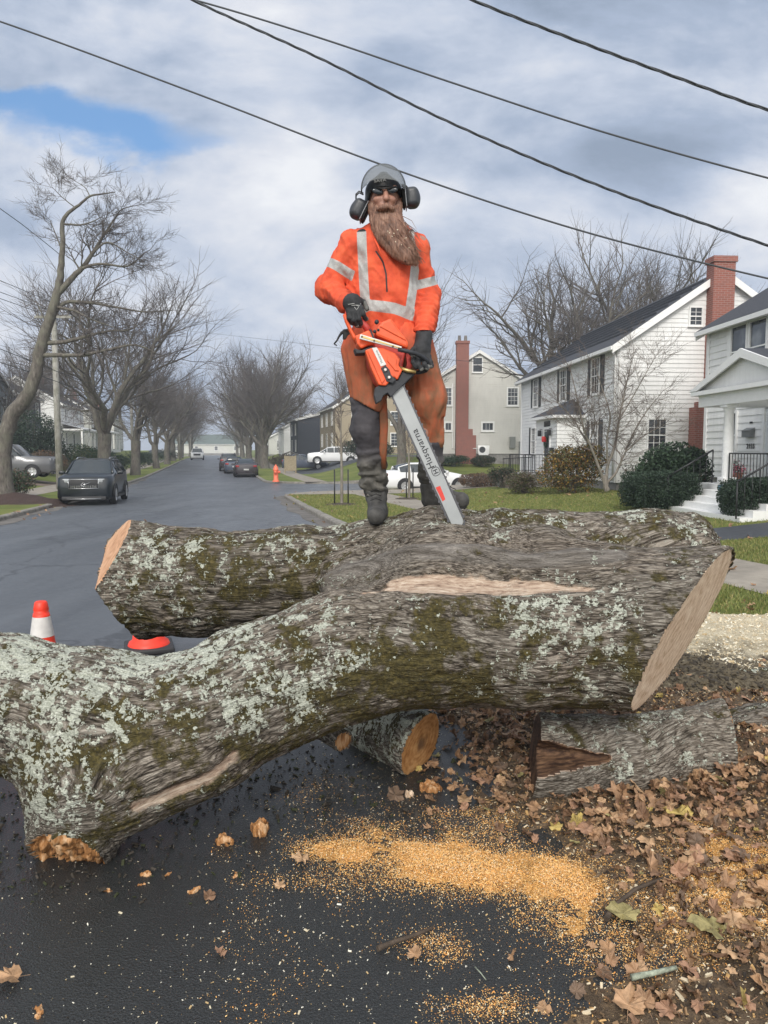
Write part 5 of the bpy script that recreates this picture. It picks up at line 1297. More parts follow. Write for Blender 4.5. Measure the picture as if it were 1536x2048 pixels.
# brace of the front handle: brass strip with white edges and three screws
st_ = plate('handle_brace', [(719, 672.5), (801, 697.5), (799.7, 703.5), (717, 682)], .036, .050, SILV, .002)
plate('brace_inlay', [(721, 675.5), (798, 699.3), (797.4, 701.3), (720, 679.5)], .050, .0525, GOLD, .001, st_)
for q in ((722, 678), (746, 686), (783, 697)):
    mb = MB(); x_, y_ = L2(*q); mb.lathe([(0, .055), (.004, .055), (.0045, .0525)], 10, 0, Matrix.Translation((x_, y_, 0))); mb.build('brace_screw', SG, st_)
# front handle tube passes through the left hand
def W2S(p): q = Vector(p)-S0; return Vector((q.dot(su), q.dot(sv), q.dot(sw)))
mb = MB(); mb.tube([W2S(P(*q)) for q in ((796, 699, 3.645), (812, 702, 3.64), (830, 707, 3.655), (845, 714, 3.675), (854, 722, 3.695), (858, 732, 3.71), (852, 741, 3.72), (838, 745, 3.73), (820, 744, 3.74), (802, 738, 3.75))], [.0105]*10, 12); mb.build('front_handle', SG, saw)
mb = MB(); mb.tube([W2S(P(*q)) for q in ((798, 736, 3.70), (814, 741, 3.69), (832, 744, 3.69))], [.010, .010, .008], 10); mb.build('handle_mount', GOLD, saw)
mb = MB(); mb.prism(poly([(792, 762), (803, 744), (822, 741), (832, 748), (818, 760), (806, 772), (796, 776)]), 2, -.12, .012); hg = mb.build('front_housing', SG, saw, bevel=.006)
plate('chain_brake', [(812, 700), (822, 702), (827, 728), (820, 744), (812, 742), (816, 724)], -.05, -.03, SR, .003)
nose = plate('bumper', [(750, 776), (772, 766), (794, 762), (806, 771), (797, 779), (781, 795), (774, 787), (766, 792), (762, 802), (752, 808), (748, 792)], -.03, .020, SG, .003)
# ------------------------------------------------------------ houses
def siding(name, col, course=None, var=.06):
    m, b, pr, o = base_mat(name)
    n = b.noise(o, 1.2, 5, .6); n2 = b.noise(b.scale(o, (3, 3, .4)), 3, 5, .65)
    c = b.ramp(b.math('ADD', b.math('MULTIPLY', n, .5), b.math('MULTIPLY', n2, .5)), [(.35, tuple(x*(1-var*2) for x in col)), (.6, col)])
    b.put(pr.inputs['Base Color'], c); pr.inputs['Roughness'].default_value = .6; return m
WHITE = siding("white_clapboard", (.80, .80, .79)); BEIGE = siding("grey_beige_clapboard", (.62, .61, .57)); TRIM = pmat("white_trim", (.80, .80, .79), .5, var=.04)
NAVY = siding("navy_clapboard", (.035, .042, .06)); GREY = siding("grey_clapboard", (.27, .29, .31)); TAN = siding("tan_shingle", (.36, .30, .21)); CREAM = siding("pale_clapboard", (.62, .62, .58))
def roofing(name, col):
    m, b, pr, o = base_mat(name)
    br = b.new('ShaderNodeTexBrick'); b.put(br.inputs['Vector'], o); br.inputs['Scale'].default_value = 3.2
    n = b.noise(o, 14, 5, .7); c = b.ramp(n, [(.3, tuple(x*.6 for x in col)), (.7, tuple(x*1.5 for x in col))])
    b.put(pr.inputs['Base Color'], c); pr.inputs['Roughness'].default_value = .8; bump_to(b, pr, b.math('ADD', n, 0), .6, .02); return m
SLATE = roofing("dark_shingles", (.042, .045, .055)); SLATE2 = roofing("brown_shingles", (.07, .065, .06))
def brick_mat():
    m, b, pr, o = base_mat("red_brick")
    ge = b.new('ShaderNodeNewGeometry'); sn_ = b.new('ShaderNodeSeparateXYZ'); b.put(sn_.inputs[0], o)
    cx_ = b.new('ShaderNodeCombineXYZ'); b.put(cx_.inputs[0], b.math('ADD', sn_.outputs[0], sn_.outputs[1])); b.put(cx_.inputs[1], sn_.outputs[2])
    br = b.new('ShaderNodeTexBrick'); b.put(br.inputs['Vector'], cx_.outputs[0]); br.inputs['Scale'].default_value = 1.0
    br.inputs['Brick Width'].default_value = .22; br.inputs['Row Height'].default_value = .075; br.inputs['Mortar Size'].default_value = .008
    br.inputs['Color1'].default_value = (.27, .075, .055, 1); br.inputs['Color2'].default_value = (.20, .06, .045, 1); br.inputs['Mortar'].default_value = (.28, .22, .19, 1)
    n = b.noise(o, 5, 5, .6); b.put(pr.inputs['Base Color'], b.mix(b.math('MULTIPLY', n, .35), br.outputs[0], (.35, .16, .13)))
    pr.inputs['Roughness'].default_value = .85; bump_to(b, pr, br.outputs['Fac'], -.6, .006); return m
BRICK = brick_mat()
def glass_mat():
    m, b, pr, o = base_mat("window_glass")
    n = b.noise(o, .9, 3, .5); b.put(pr.inputs['Base Color'], b.ramp(n, [(.35, (.02, .024, .03)), (.6, (.09, .10, .115)), (.75, (.26, .27, .28))]))
    pr.inputs['Roughness'].default_value = .08; pr.inputs['Specular IOR Level'].default_value = .7; return m
GLASS = glass_mat(); SHUT = pmat("charcoal_shutter", (.045, .048, .052), .6); IRON = pmat("black_iron", (.018, .018, .02), .5); STONE = pmat("foundation_stone", (.26, .25, .24), .85, var=.25, vscale=5, bump=.4, bscale=20)
class Wall:
    "a wall plane inside a house: u along it, outward distance, height"
    def __init__(s, O, U, N): s.M = Matrix(((U[0], N[0], 0, O[0]), (U[1], N[1], 0, O[1]), (0, 0, 1, O[2]), (0, 0, 0, 1)))
    def box(s, mb, u0, u1, o0, o1, z0, z1, mi=0): mb.box(u0, u1, o0, o1, z0, z1, mi, s.M)
def clap(parent, wall, u0, u1, z0, z1, mat, course=.13, apex=None, name='wall', holes=()):
    "clapboards as real sloping courses; apex = (u, z) makes a gable"
    mb = MB(); z = z0; top = apex[1] if apex else z1
    while z < top-.01:
        zb = min(z+course, top)
        def rng(zz):
            if apex and zz > z1: k = (zz-z1)/(apex[1]-z1); return u0+(apex[0]-u0)*k, u1+(apex[0]-u1)*k
            return u0, u1
        a0, b0 = rng(z); a1, b1 = rng(zb)
        mb.add([(a0, .024, z), (b0, .024, z), (b1, .002, zb), (a1, .002, zb), (a0, 0, z), (b0, 0, z)], [(0, 1, 2, 3), (0, 1, 5, 4)], 0, False, wall.M); z = zb
    # solid core
    if apex: mb.prism([(u0, z0), (u1, z0), (u1, z1), (apex[0], apex[1]), (u0, z1)], 1, -.12, 0, 0, wall.M)
    else: mb.box(u0, u1, -.12, 0, z0, z1, 0, wall.M)
    me_o = mb.build(name, mat, parent); return me_o
def window(parent, wall, u0, u1, z0, z1, nx=3, nz=2, casing=.07, shutters=0, frame_mat=None, sill=True, split=True, dark=None):
    fm = frame_mat or TRIM
    mb = MB(); c = casing
    for a in ((u0-c, u0, z0-c, z1+c), (u1, u1+c, z0-c, z1+c)): wall.box(mb, a[0], a[1], .0, .075, a[2], a[3])
    wall.box(mb, u0, u1, 0, .072, z1, z1+c); wall.box(mb, u0, u1, 0, .072, z0-c, z0)
    if sill: wall.box(mb, u0-c-.03, u1+c+.03, .0, .105, z0-c-.04, z0-c)
    w = mb.build('window', fm, parent)
    mb = MB(); wall.box(mb, u0, u1, .0, .030, z0, z1); mb.build('glass', GLASS, w)
    mb = MB(); zm = (z0+z1)/2; t = .018 if (u1-u0) > .6 else .014
    for a, b_ in (((zm-.02, zm+.02),)*2)[:1] if split else (): wall.box(mb, u0, u1, .0302, .056, a, b_)
    for z_a, z_b in ((z0, zm), (zm, z1)) if split else ((z0, z1),):
        for i in range(1, nx): uu = u0+(u1-u0)*i/nx; wall.box(mb, uu-t/2, uu+t/2, .0302, .046, z_a+.021, z_b-.021)
        for k in range(1, nz): zz = z_a+(z_b-z_a)*k/nz; wall.box(mb, u0, u1, .0302, .044, zz-t/2, zz+t/2)
    if mb.f: mb.build('sash_bars', fm, w)
    if shutters:
        for (a, b_) in ((u0-c-.02-shutters, u0-c-.02), (u1+c+.02, u1+c+.02+shutters)):
            mb = MB(); wall.box(mb, a, b_, .024, .05, z0-c, z1+c)
            k = z0-c+.06
            while k < z1+c-.06: wall.box(mb, a+.04, b_-.04, .0502, .058, k, k+.03); k += .055
            mb.build('shutter', SHUT, parent)
    return w
def roof_gable(parent, x0, x1, y0, y1, ze, zr, xr=None, mat=None, over=.3, rake=.25, th=.12, trim=None, ribs_=0, name='roof'):
    "ridge along local y"
    xr = (x0+x1)/2 if xr is None else xr; mat = mat or SLATE; mb = MB()
    sl = (zr-ze)/(xr-x0); sr = (zr-ze)/(x1-xr)
    pl = [(x0-over, ze-over*sl), (xr, zr), (x1+over, ze-over*sr)]
    prof = [(pl[0][0], pl[0][1]+th), (xr, zr+th), (pl[2][0], pl[2][1]+th), (pl[2][0], pl[2][1]+th*.4), (xr, zr+th*.3), (pl[0][0], pl[0][1]+th*.4)]
    mb.prism(prof, 1, y0-rake, y1+rake)
    if ribs_:
        L = math.hypot(xr-x0+over, zr-pl[0][1])
        for i in range(ribs_):
            k = (.22+.75*i/ribs_); x = pl[0][0]+(xr-pl[0][0])*k; z = pl[0][1]+th+(zr-pl[0][1])*k
            mb.box(x-.02, x+.02, y0+.2, y1-.2, z, z+.07)
    r = mb.build(name, mat, parent)
    mb = MB()  # white rake boards and gutters
    for yy in (y0-rake-.03, y1+rake):
        t = .22
        mb.prism([(pl[0][0], pl[0][1]+th*.9), (xr, zr+th*.9), (pl[2][0], pl[2][1]+th*.9), (pl[2][0], pl[2][1]-t+.05), (xr, zr-t+.05), (pl[0][0], pl[0][1]-t+.05)], 1, yy, yy+.03)
    for xx, zz in ((pl[0][0], pl[0][1]), (pl[2][0]-.02, pl[2][1])):
        mb.box(xx-.06, xx+.08, y0-rake+.002, y1+rake-.002, zz-.04, zz+.09)
    mb.build('roof_trim', trim or TRIM, r); return r
def chimney(parent, x0, x1, y0, y1, z0, z1, base=None, pots=0):
    mb = MB(); mb.box(x0, x1, y0, y1, z0, z1); mb.box(x0-.05, x1+.05, y0-.05, y1+.05, z1-.18, z1+.02)
    if base:
        for b_ in base: mb.box(*b_)
    c = mb.build('chimney', BRICK, parent)
    for i in range(pots):
        m2 = MB(); xx = x0+(x1-x0)*(i+.5)/pots; m2.lathe([(.11, z1+.02), (.13, z1+.05), (.10, z1+.4), (.12, z1+.42), (.08, z1+.43), (.08, z1+.3)], 10, 0, Matrix.Translation((xx, (y0+y1)/2, 0))); m2.build('chimney_pot', STONE, c)
    return c
def door(parent, wall, u0, u1, z0, z1, mat, casing=.1):
    mb = MB()
    for a, b_, c, d in ((u0-casing, u0, z0, z1+casing), (u1, u1+casing, z0, z1+casing), (u0, u1, z1, z1+casing)): wall.box(mb, a, b_, 0, .06, c, d)
    mb.build('door_frame', TRIM, parent)
    mb = MB(); wall.box(mb, u0, u1, 0, .02, z0, z1)
    for k in range(3):
        za = z0+.12+(z1-z0-.1)*k/3; zb = za+(z1-z0)/3-.14
        for s_ in (0, 1):
            ua = u0+.08+(u1-u0-.1)*s_/2; ub = ua+(u1-u0)/2-.12; wall.box(mb, ua, ub, .0202, .032, za, zb)
    d = mb.build('door', mat, parent)
    mb = MB(); mb.lathe([(0, .07), (.028, .06), (.02, .03), (.012, .02)], 10, 0, wall.M@Matrix.Translation((u1-.09, 0, (z0+z1)/2-.05))@Matrix.Rotation(-math.pi/2, 4, 'X')); mb.build('door_knob', GOLDD, d)
    return d
GOLDD = pmat("door_brass", (.45, .33, .15), .4, metal=.6)
# ---- house A: white with shutters
hA = empty('white_house', (8.45, 27.0, 0), math.atan(.063), "white clapboard house with charcoal shutters, dark roof and tall red brick end chimney", "house")
WA, LA_ = 7.4, 14.0; zs, ze, zr_ = .43, 5.45, 7.95
wg = Wall((0, 0, 0), (1, 0), (0, -1)); wf = Wall((0, 0, 0), (0, 1), (-1, 0)); wr_ = Wall((WA, 0, 0), (0, 1), (1, 0)); wb_ = Wall((0, LA_, 0), (1, 0), (0, 1))
clap(hA, wg, 0, WA, zs, ze, WHITE, .16, apex=(3.7, zr_)); clap(hA, wf, 0, LA_, zs, ze, WHITE, .16); clap(hA, wr_, 0, LA_, zs, ze, WHITE, .16); clap(hA, wb_, 0, WA, zs, ze, WHITE, .16, apex=(3.7, zr_))
mb = MB(); mb.box(.06, WA-.06, .06, LA_-.06, -.6, zs); mb.build('foundation', STONE, hA)
mb = MB(); wg.box(mb, 0, .13, .023, .05, zs, ze-.1); wf.box(mb, -.05, .13, .023, .05, zs, ze-.1); mb.build('corner_board', TRIM, hA); mb = MB(); wf.box(mb, LA_-.13, LA_, .023, .05, zs, ze-.1); mb.build('corner_board', TRIM, hA)
roof_gable(hA, 0, WA, 0, LA_, ze, zr_, 3.7, SLATE, .32, .22, ribs_=7)
chimney(hA, 3.17, 3.95, -.50, .05, .2, 8.42, base=[(2.67, 4.45, -.50+.002, .0, .0, 3.15), (2.85, 4.25, -.498, -.0, 3.15, 3.35)])
window(hA, wg, 2.58, 3.0, 6.12, 6.72, 2, 2, .05); window(hA, wg, 1.16, 1.80, 1.60, 2.72, 3, 2, .07)
for l in (2.25, 6.4, 11.0): window(hA, wf, l-.43, l+.43, 3.84, 5.16, 3, 2, .06, .40)
window(hA, wf, 1.85, 2.65, 1.45, 2.72, 3, 2, .06, .40); window(hA, wf, 10.9, 11.7, 1.45, 2.72, 3, 2, .06, .40)
mb = MB(); mb.tube([(-.30, .15, 5.3), (-.1, .1, 5.05), (-.08, .08, 4.9), (-.08, .08, .5)], .04, 8); mb.build('downspout', TRIM, hA)
vp, v0, v1 = -1.12, 3.64, 6.8
vs_ = Wall((vp, v0, 0), (1, 0), (0, -1)); vf = Wall((vp, 0, 0), (0, 1), (-1, 0)); vb = Wall((vp, v1, 0), (1, 0), (0, 1))
clap(hA, vs_, 0, -vp, .5, 3.05, WHITE, .16, name='porch_wall'); clap(hA, vf, v0, v1, .5, 3.05, WHITE, .16, name='porch_wall'); clap(hA, vb, 0, -vp, .5, 3.05, WHITE, .16, name='porch_wall')
mb = MB(); mb.add([(vp-.25, v0-.25, 3.05), (vp-.25, v1+.25, 3.05), (0, v1+.25, 3.05), (0, v0-.25, 3.05), (0, (v0+v1)/2-.3, 3.78), (0, (v0+v1)/2+.3, 3.78)], [(0, 1, 5, 4), (0, 4, 3), (1, 2, 5), (0, 1, 2, 3)]); pr_ = mb.build('porch_roof', SLATE, hA)
mb = MB(); mb.box(vp-.28, -.001, v0-.28, v1+.28, 2.93, 3.045); mb.build('fascia', TRIM, pr_)
dA = door(hA, vf, 4.55, 5.4, .68, 2.5, pmat("charcoal_door", (.06, .065, .07), .5))
mb = MB(); vf.box(mb, 4.55, 5.4, .0, .05, 2.62, 2.85); mb.build('transom', GLASS, hA)
rw = random.Random(3); mb = MB()
for k in range(60):
    a = 2*math.pi*k/60; mb.tube([vf.M@Vector((4.98+.2*math.cos(a)+rw.uniform(-.03, .03), .06, 1.98+.2*math.sin(a))), vf.M@Vector((4.98+.24*math.cos(a+.3), .10, 1.98+.24*math.sin(a+.3)))], .02, 4)
wre = tag(mb.build('wreath', pmat("wreath_fir", (.03, .06, .03), .8)), "green fir wreath with red bow on the white house's front door", "wreath"); wre.matrix_world = hA.matrix_basis
mb = MB(); mb.rbox(-.11, .11, -.04, .04, -.14, .1, .03, M=Matrix.Translation(vf.M@Vector((5.02, .13, 2.1)))); mb.build('bow', pmat("red_ribbon", (.5, .03, .03), .6), wre)
for u in (4.3, 5.75):
    mb = MB(); mb.rbox(-.07, .07, -.07, .07, -.13, .13, .02, M=Matrix.Translation(vf.M@Vector((u, .14, 2.35)))); mb.tube([vf.M@Vector((u, 0, 2.5)), vf.M@Vector((u, .14, 2.52))], .015, 6)
    mb.build('wall_lantern', IRON, hA)
mb = MB(); vf.box(mb, 3.95, 4.3, .0, .12, 1.5, 1.72); mb.build('letter_box', IRON, hA)
mb = MB(); mb.box(vp-1.3, vp-.005, v0+.1, v1-.1, -.3, .62); mb.box(vp-1.62, vp-1.302, v0+.4, v1-.4, -.3, .42); mb.box(vp-1.92, vp-1.622, v0+.4, v1-.4, -.3, .22); mb.build('front_step', STONE, hA)
def railing(parent, pts, h=.85, gap=.13, posts=True, r=.009, name='railing', mat=None):
    mb = MB()
    for (a, b_) in zip(pts[:-1], pts[1:]):
        a, b_ = Vector(a), Vector(b_); n = max(1, int((b_-a).length/gap)); up = Vector((0, 0, h))
        mb.tube([a+up, b_+up], .02, 6); mb.tube([a+Vector((0, 0, .08)), b_+Vector((0, 0, .08))], .012, 5)
        for i in range(n+1): q = a.lerp(b_, i/n); mb.tube([q, q+up], r if 0 < i < n else .018, 5, caps=False)
    return mb.build(name, mat or IRON, parent)
railing(hA, [(vp-.1, v0+.15, .62), (vp-1.25, v0+.15, .62), (vp-1.25, v0+.5, .62)], .8); railing(hA, [(vp-1.25, v1-.4, .62), (vp-1.25, v1-.15, .62), (vp-.1, v1-.15, .62)], .8); railing(hA, [(vp-.1, v1+.2, .5), (vp-1.0, v1+2.2, .4)], .8)
# ---- house B: nearer white house with porch and number
hB = empty('porch_house', (10.12, 23.4, 0), math.atan(.0525), "white clapboard house at the right edge with a columned porch and black house number 2155", "house")
bf = Wall((0, 0, 0), (0, -1), (-1, 0)); be = Wall((0, 0, 0), (1, 0), (0, 1)); bn = Wall((0, -13, 0), (1, 0), (0, -1)); LB = 13
clap(hB, bf, 0, LB, .79, 5.35, WHITE, .2); clap(hB, be, 0, 8.5, .79, 5.35, WHITE, .2, apex=(4.25, 7.99)); clap(hB, bn, 0, 8.5, .79, 5.35, WHITE, .2, apex=(4.25, 7.99)); clap(hB, Wall((8.5, 0, 0), (0, -1), (1, 0)), 0, LB, .79, 5.35, WHITE, .2)
mb = MB(); mb.box(.06, 8.4, -LB+.06, -.06, -.6, .79); mb.build('foundation', STONE, hB)
roof_gable(hB, 0, 8.5, -LB, 0, 5.38, 7.99, 4.25, SLATE, .30, .25)
mb = MB(); bf.box(mb, 0, .12, .023, .05, .8, 5.3); be.box(mb, -.05, .12, .023, .05, .8, 5.3); mb.build('corner_board', TRIM, hB); mb = MB(); bf.box(mb, 1.22, 1.36, .023, .05, 3.4, 5.3); mb.build('corner_board', TRIM, hB)
for a, b_ in ((1.47, 2.27), (2.47, 3.27), (5.6, 6.4), (6.6, 7.4)): window(hB, bf, a, b_, 3.75, 5.15, 1, 1, .08)
window(hB, bf, 1.42, 1.88, 1.42, 2.68, 1, 1, .07)
q_ = -2.3
mb = MB(); mb.box(q_, -.005, -9.6, -4.3, -.2, .79); prch = mb.build('porch_floor', TRIM, hB)
mb = MB(); mb.box(q_-.02, .0, -9.7, -4.25, 2.70, 2.98); mb.box(q_-.16, -.0, -9.85, -4.1, 2.985, 3.09); mb.build('porch_beam', TRIM, hB)
mb = MB(); zc = 3.13; zp = 3.78; yc = -6.43; hw = 2.25
mb.prism([(yc-hw-.2, zc-.03), (yc, zp+.12), (yc+hw+.2, zc-.03), (yc+hw+.1, zc-.035), (yc, zp+.03), (yc-hw-.1, zc-.035)], 0, q_-.12, 1.0)
mb.add([(q_-.1, -4.1, 3.1), (q_-.1, -9.85, 3.1), (-.01, -9.85, 3.55), (-.01, -4.1, 3.55)], [(0, 1, 2, 3)]); pof = mb.build('porch_roof', SLATE, hB)
mb = MB(); mb.prism([(yc-hw, zc-.02), (yc, zp), (yc+hw, zc-.02)], 0, q_-.02, q_+.3); 
mb.build('pediment', WHITE, pof)
mb = MB()
for s_ in (-1, 1): mb.prism([(yc+s_*(hw+.2), zc-.03), (yc, zp+.12), (yc, zp-.08), (yc+s_*(hw-.25), zc-.03)], 0, q_-.17, q_-.121)
mb.build('pediment_trim', TRIM, pof)
mb = MB(); mb.box(-1.5, .0, -.3, .9+.2, 3.0, 3.02); 
for y_, xx in ((-5.45, q_+.16), (-9.3, q_+.16)):
    m2 = MB(); m2.rbox(-.16, .16, -.16, .16, 0, .18, .01, M=Matrix.Translation((xx, y_, .79))); m2.lathe([(.125, .18), (.13, .3), (.125, 1.0), (.105, 1.75), (.13, 1.78), (.14, 1.84)], 20, 0, Matrix.Translation((xx, y_, .79))); m2.rbox(-.16, .16, -.16, .16, 1.84, 1.912, .01, M=Matrix.Translation((xx, y_, .79))); m2.build('porch_column', TRIM, hB)
door(hB, bf, 3.35, 4.25, .80, 2.75, pmat("white_storm_door", (.66, .68, .68), .4), .12)
mb = MB(); bf.box(mb, 2.42, 2.86, .02, .16, 1.98, 2.16); mb.prism([(0.02, 2.16), (.18, 2.16), (.02, 2.24)], 0, -2.86, -2.42, M=Matrix(((0, -1, 0, 0), (1, 0, 0, 0), (0, 0, 1, 0), (0, 0, 0, 1)))); 
mb.build('letter_box', pmat("grey_letter_box", (.16, .17, .17), .5), hB)
mb = MB(); bf.box(mb, 2.58, 2.72, .02, .03, 2.36, 2.41); mb.build('name_plate', IRON, hB)
text_obj('house_number', '2155', .19, Matrix(((0, 0, -1, -.035), (-1, 0, 0, -2.68), (0, 1, 0, 1.72), (0, 0, 0, 1))), IRON, hB, .006, 1.1, .003)
mb = MB()
for k in range(4): mb.box(q_-.02-.27*(k+1), q_-.02-.27*k-(.002 if k else 0), -8.4, -5.1, -.3, .66-.135*k)
mb.build('front_steps', TRIM, hB)
railing(hB, [(q_+.1, -5.65, .79), (q_+.1, -9.2, .79)], .75, .13)
for y_ in (-5.15, -8.35):
    mb = MB(); a, b_ = Vector((q_-.05, y_, 1.62)), Vector((q_-1.15, y_, .98)); mb.tube([a, b_], .022, 8); mb.tube([b_, b_-Vector((0, 0, .75))], .018, 6); mb.tube([a, a-Vector((0, 0, .8))], .018, 6)
    for k in range(1, 7): c = a.lerp(b_, k/7); mb.tube([c, c-Vector((0, 0, .7))], .008, 5)
    mb.build('handrail', IRON, hB)
# ---- house C: grey beige gable beyond the side street
gC = .72
hC = empty('beige_house', (3.55, 55, 0), .02, "grey beige clapboard house with a stepped brick chimney, beyond the side street", "house")
cg = Wall((0, 0, 0), (1, 0), (0, -1)); WC = 6.9
clap(hC, cg, 0, WC, 1.35, 6.75, BEIGE, .17, apex=(3.45, 8.85)); clap(hC, Wall((0, 0, 0), (0, 1), (-1, 0)), 0, 11, 1.35, 6.75, BEIGE, .17); clap(hC, Wall((WC, 0, 0), (0, 1), (1, 0)), 0, 11, 1.35, 6.75, BEIGE, .17); clap(hC, Wall((0, 11, 0), (1, 0), (0, 1)), 0, WC, 1.35, 6.75, BEIGE, .17, apex=(3.45, 8.85))
mb = MB(); mb.box(.05, WC-.05, .05, 10.9, -.3, 1.35); mb.build('foundation', STONE, hC)
roof_gable(hC, 0, WC, 0, 11, 6.75, 8.85, None, SLATE2, .28, .2, th=.09)
chimney(hC, 1.72, 2.62, -.55, .05, .6, 9.5, base=[(1.72, 2.95, -.548, 0, .6, 3.15), (1.722, 3.2, -.546, 0, .6, 2.7)], pots=2)
BLK = pmat("dark_window_casing", (.05, .05, .055), .5)
window(hC, cg, 3.0, 3.65, 7.35, 8.35, 1, 1, .07); window(hC, cg, 5.6, 6.3, 4.95, 6.15, 3, 2, .1); window(hC, cg, .75, 1.4, 4.95, 6.15, 3, 2, .1); window(hC, cg, 3.75, 4.5, 3.1, 3.6, 3, 1, .12, split=False); window(hC, cg, 1.0, 1.4, 3.1, 3.6, 2, 1, .12, split=False)
mb = MB(); mb.tube([(1.5, -.06, 6.5), (1.5, -.06, 1.75), (3.3, -.62, 1.72)], .035, 6); mb.build('drain_pipe', TRIM, hC)
for u, w_, h_, z_ in ((5.75, .42, .85, 1.75), (6.45, .5, 1.35, .9)):
    mb = MB(); cg.box(mb, u, u+w_, .02, .22, z_, z_+h_); mb.build('meter_cabinet', pmat("meter_grey", (.22, .23, .22), .5), hC)
ac = empty('heat_pump', tuple(hC.matrix_basis@Vector((3.75, -.5, .95))), 0, "white boxed heat pump fan beside the beige house's brick chimney", "heat pump")
mb = MB(); mb.rbox(-.42, .42, -.16, .16, .38, 1.0, .02); mb.box(-.35, .35, -.2, .2, .30, .378); mb.build('casing', TRIM, ac)
mb = MB(); mb.lathe([(0, 0), (.20, 0), (.23, .012), (.23, .0)], 20, 0, Matrix.Translation((-.1, -.165, .69))@Matrix.Rotation(math.pi/2, 4, 'X')); mb.build('fan_grille', SHUT, ac)
# ---- generic simple house along the street
def simple_house(name, s, t, L, W, ze, zr, mat, label, side, roof=None, ridge='along', base=None, wins=3, porch=False, rot=0, chim=True, trimm=None, gwin=True):
    x, y = xy(s, t); z0 = gz(x, y) if base is None else base
    root = empty(name, (x, y, z0), math.atan(.2165/.9763)+rot, label, "house")
    # local y runs up the street, x to the right; the front plane is x = 0, the body lies away from the street
    sx = side; X0, X1 = (0, W) if sx > 0 else (-W, 0)
    wfr = Wall((0, 0, 0), (0, 1), (-sx, 0)); wga = Wall((X0, 0, 0), (1, 0), (0, -1)); wgb = Wall((X0, L, 0), (1, 0), (0, 1)); wbk = Wall((X1 if sx > 0 else X0, 0, 0), (0, 1), (sx, 0))
    if ridge == 'along':
        clap(root, wga, 0, W, .4, ze, mat, .2, apex=(W/2, zr)); clap(root, wgb, 0, W, .4, ze, mat, .2, apex=(W/2, zr)); clap(root, wfr, 0, L, .4, ze, mat, .2); clap(root, wbk, 0, L, .4, ze, mat, .2)
        roof_gable(root, X0, X1, 0, L, ze, zr, None, roof or SLATE, .3, .25, trim=trimm)
    else:
        clap(root, wfr, 0, L, .4, ze, mat, .2, apex=(L/2, zr)); clap(root, wbk, 0, L, .4, ze, mat, .2, apex=(L/2, zr)); clap(root, wga, 0, W, .4, ze, mat, .2); clap(root, wgb, 0, W, .4, ze, mat, .2)
        r = roof_gable(root, 0, L, X0, X1, ze, zr, None, roof or SLATE, .3, .25, trim=trimm)
        r.matrix_local = Matrix(((0, 1, 0, 0), (1, 0, 0, 0), (0, 0, 1, 0), (0, 0, 0, 1)))
    mb = MB(); mb.box(X0+.05, X1-.05, .05, L-.05, -.8, .4); mb.build('foundation', STONE, root)
    for k in range(wins):
        u = L*(k+.5)/wins; window(root, wfr, u-.45, u+.45, ze-1.9, ze-.6, 2, 2, .1)
        if k != wins//2: window(root, wfr, u-.5, u+.5, 1.2, 2.5, 2, 2, .1)
        else: door(root, wfr, u-.45, u+.45, .45, 2.5, SHUT)
    if gwin:
        for u in (W*.25, W*.72): window(root, wga, u-.4, u+.4, ze-1.9, ze-.6, 2, 2, .1); window(root, wga, u-.4, u+.4, 1.2, 2.5, 2, 2, .1)
    if porch:
        mb = MB(); a, b_ = (-2.2, 0) if sx > 0 else (0, 2.2); mb.box(a, b_, .3, L-.3, 2.75, 2.95); mb.add([(a, .3, 2.952), (a, L-.3, 2.952), (b_ if sx > 0 else 0, L-.3, 3.5), (b_ if sx > 0 else 0, .3, 3.5)] if sx > 0 else [(b_, .3, 2.952), (b_, L-.3, 2.952), (0, L-.3, 3.5), (0, .3, 3.5)], [(0, 1, 2, 3)])
        mb.box(a, b_, .3, L-.3, 0, .45); pr = mb.build('porch', TRIM, root)
        xx = a+.15 if sx > 0 else b_-.15
        for k in range(4): m2 = MB(); yy_ = .5+(L-1)*k/3; m2.rbox(xx-.1, xx+.1, yy_-.1, yy_+.1, .452, 2.748, .01); m2.build('porch_post', TRIM, pr)
    if chim: chimney(root, (X0+X1)/2+.5, (X0+X1)/2+1.3, L*.6, L*.6+.8, ze, zr+.9)
    return root
simple_house('grey_house', 57, -17.5, 13, 9, 5.6, 7.9, GREY, "grey clapboard house with white trim behind the leaning tree at the left edge", -1, ridge='across', chim=False)
simple_house('navy_house', 73, -18.0, 10, 9, 5.9, 8.6, NAVY, "dark navy house with white window frames, left of the nearest utility pole", -1, chim=False)
simple_house('white_left_house', 89, -17.2, 14, 9, 5.8, 8.6, WHITE, "white house with a long front porch between the utility pole and the nearest street tree", -1, porch=True)
simple_house('pale_house', 109, -17.2, 13, 9, 5.6, 8.3, CREAM, "pale house with a porch, second beyond the navy house, half hidden by trees", -1, porch=True)
simple_house('cream_house', 134, -17.5, 12, 9, 5.6, 8.3, CREAM, "far cream house behind the left row of bare trees", -1)
simple_house('tan_house', 78, 12.0, 12, 9, 5.4, 8.4, TAN, "tan shingled house with a brick chimney behind the parked white estate car", 1, chim=True)
simple_house('dark_blue_house', 95, 9.8, 10, 8, 5.2, 6.2, NAVY, "dark blue flat fronted house beyond the tan house", 1, wins=2, chim=False, gwin=False)
simple_house('small_white_house', 113, 9.5, 10, 8, 4.6, 6.6, WHITE, "small white house seen just left of the dark blue house", 1, wins=2, chim=False)
simple_house('white_bungalow', 140, 9.0, 12, 8, 3.6, 5.6, CREAM, "white bungalow glimpsed between the right row of tree trunks", 1, wins=2, chim=False)
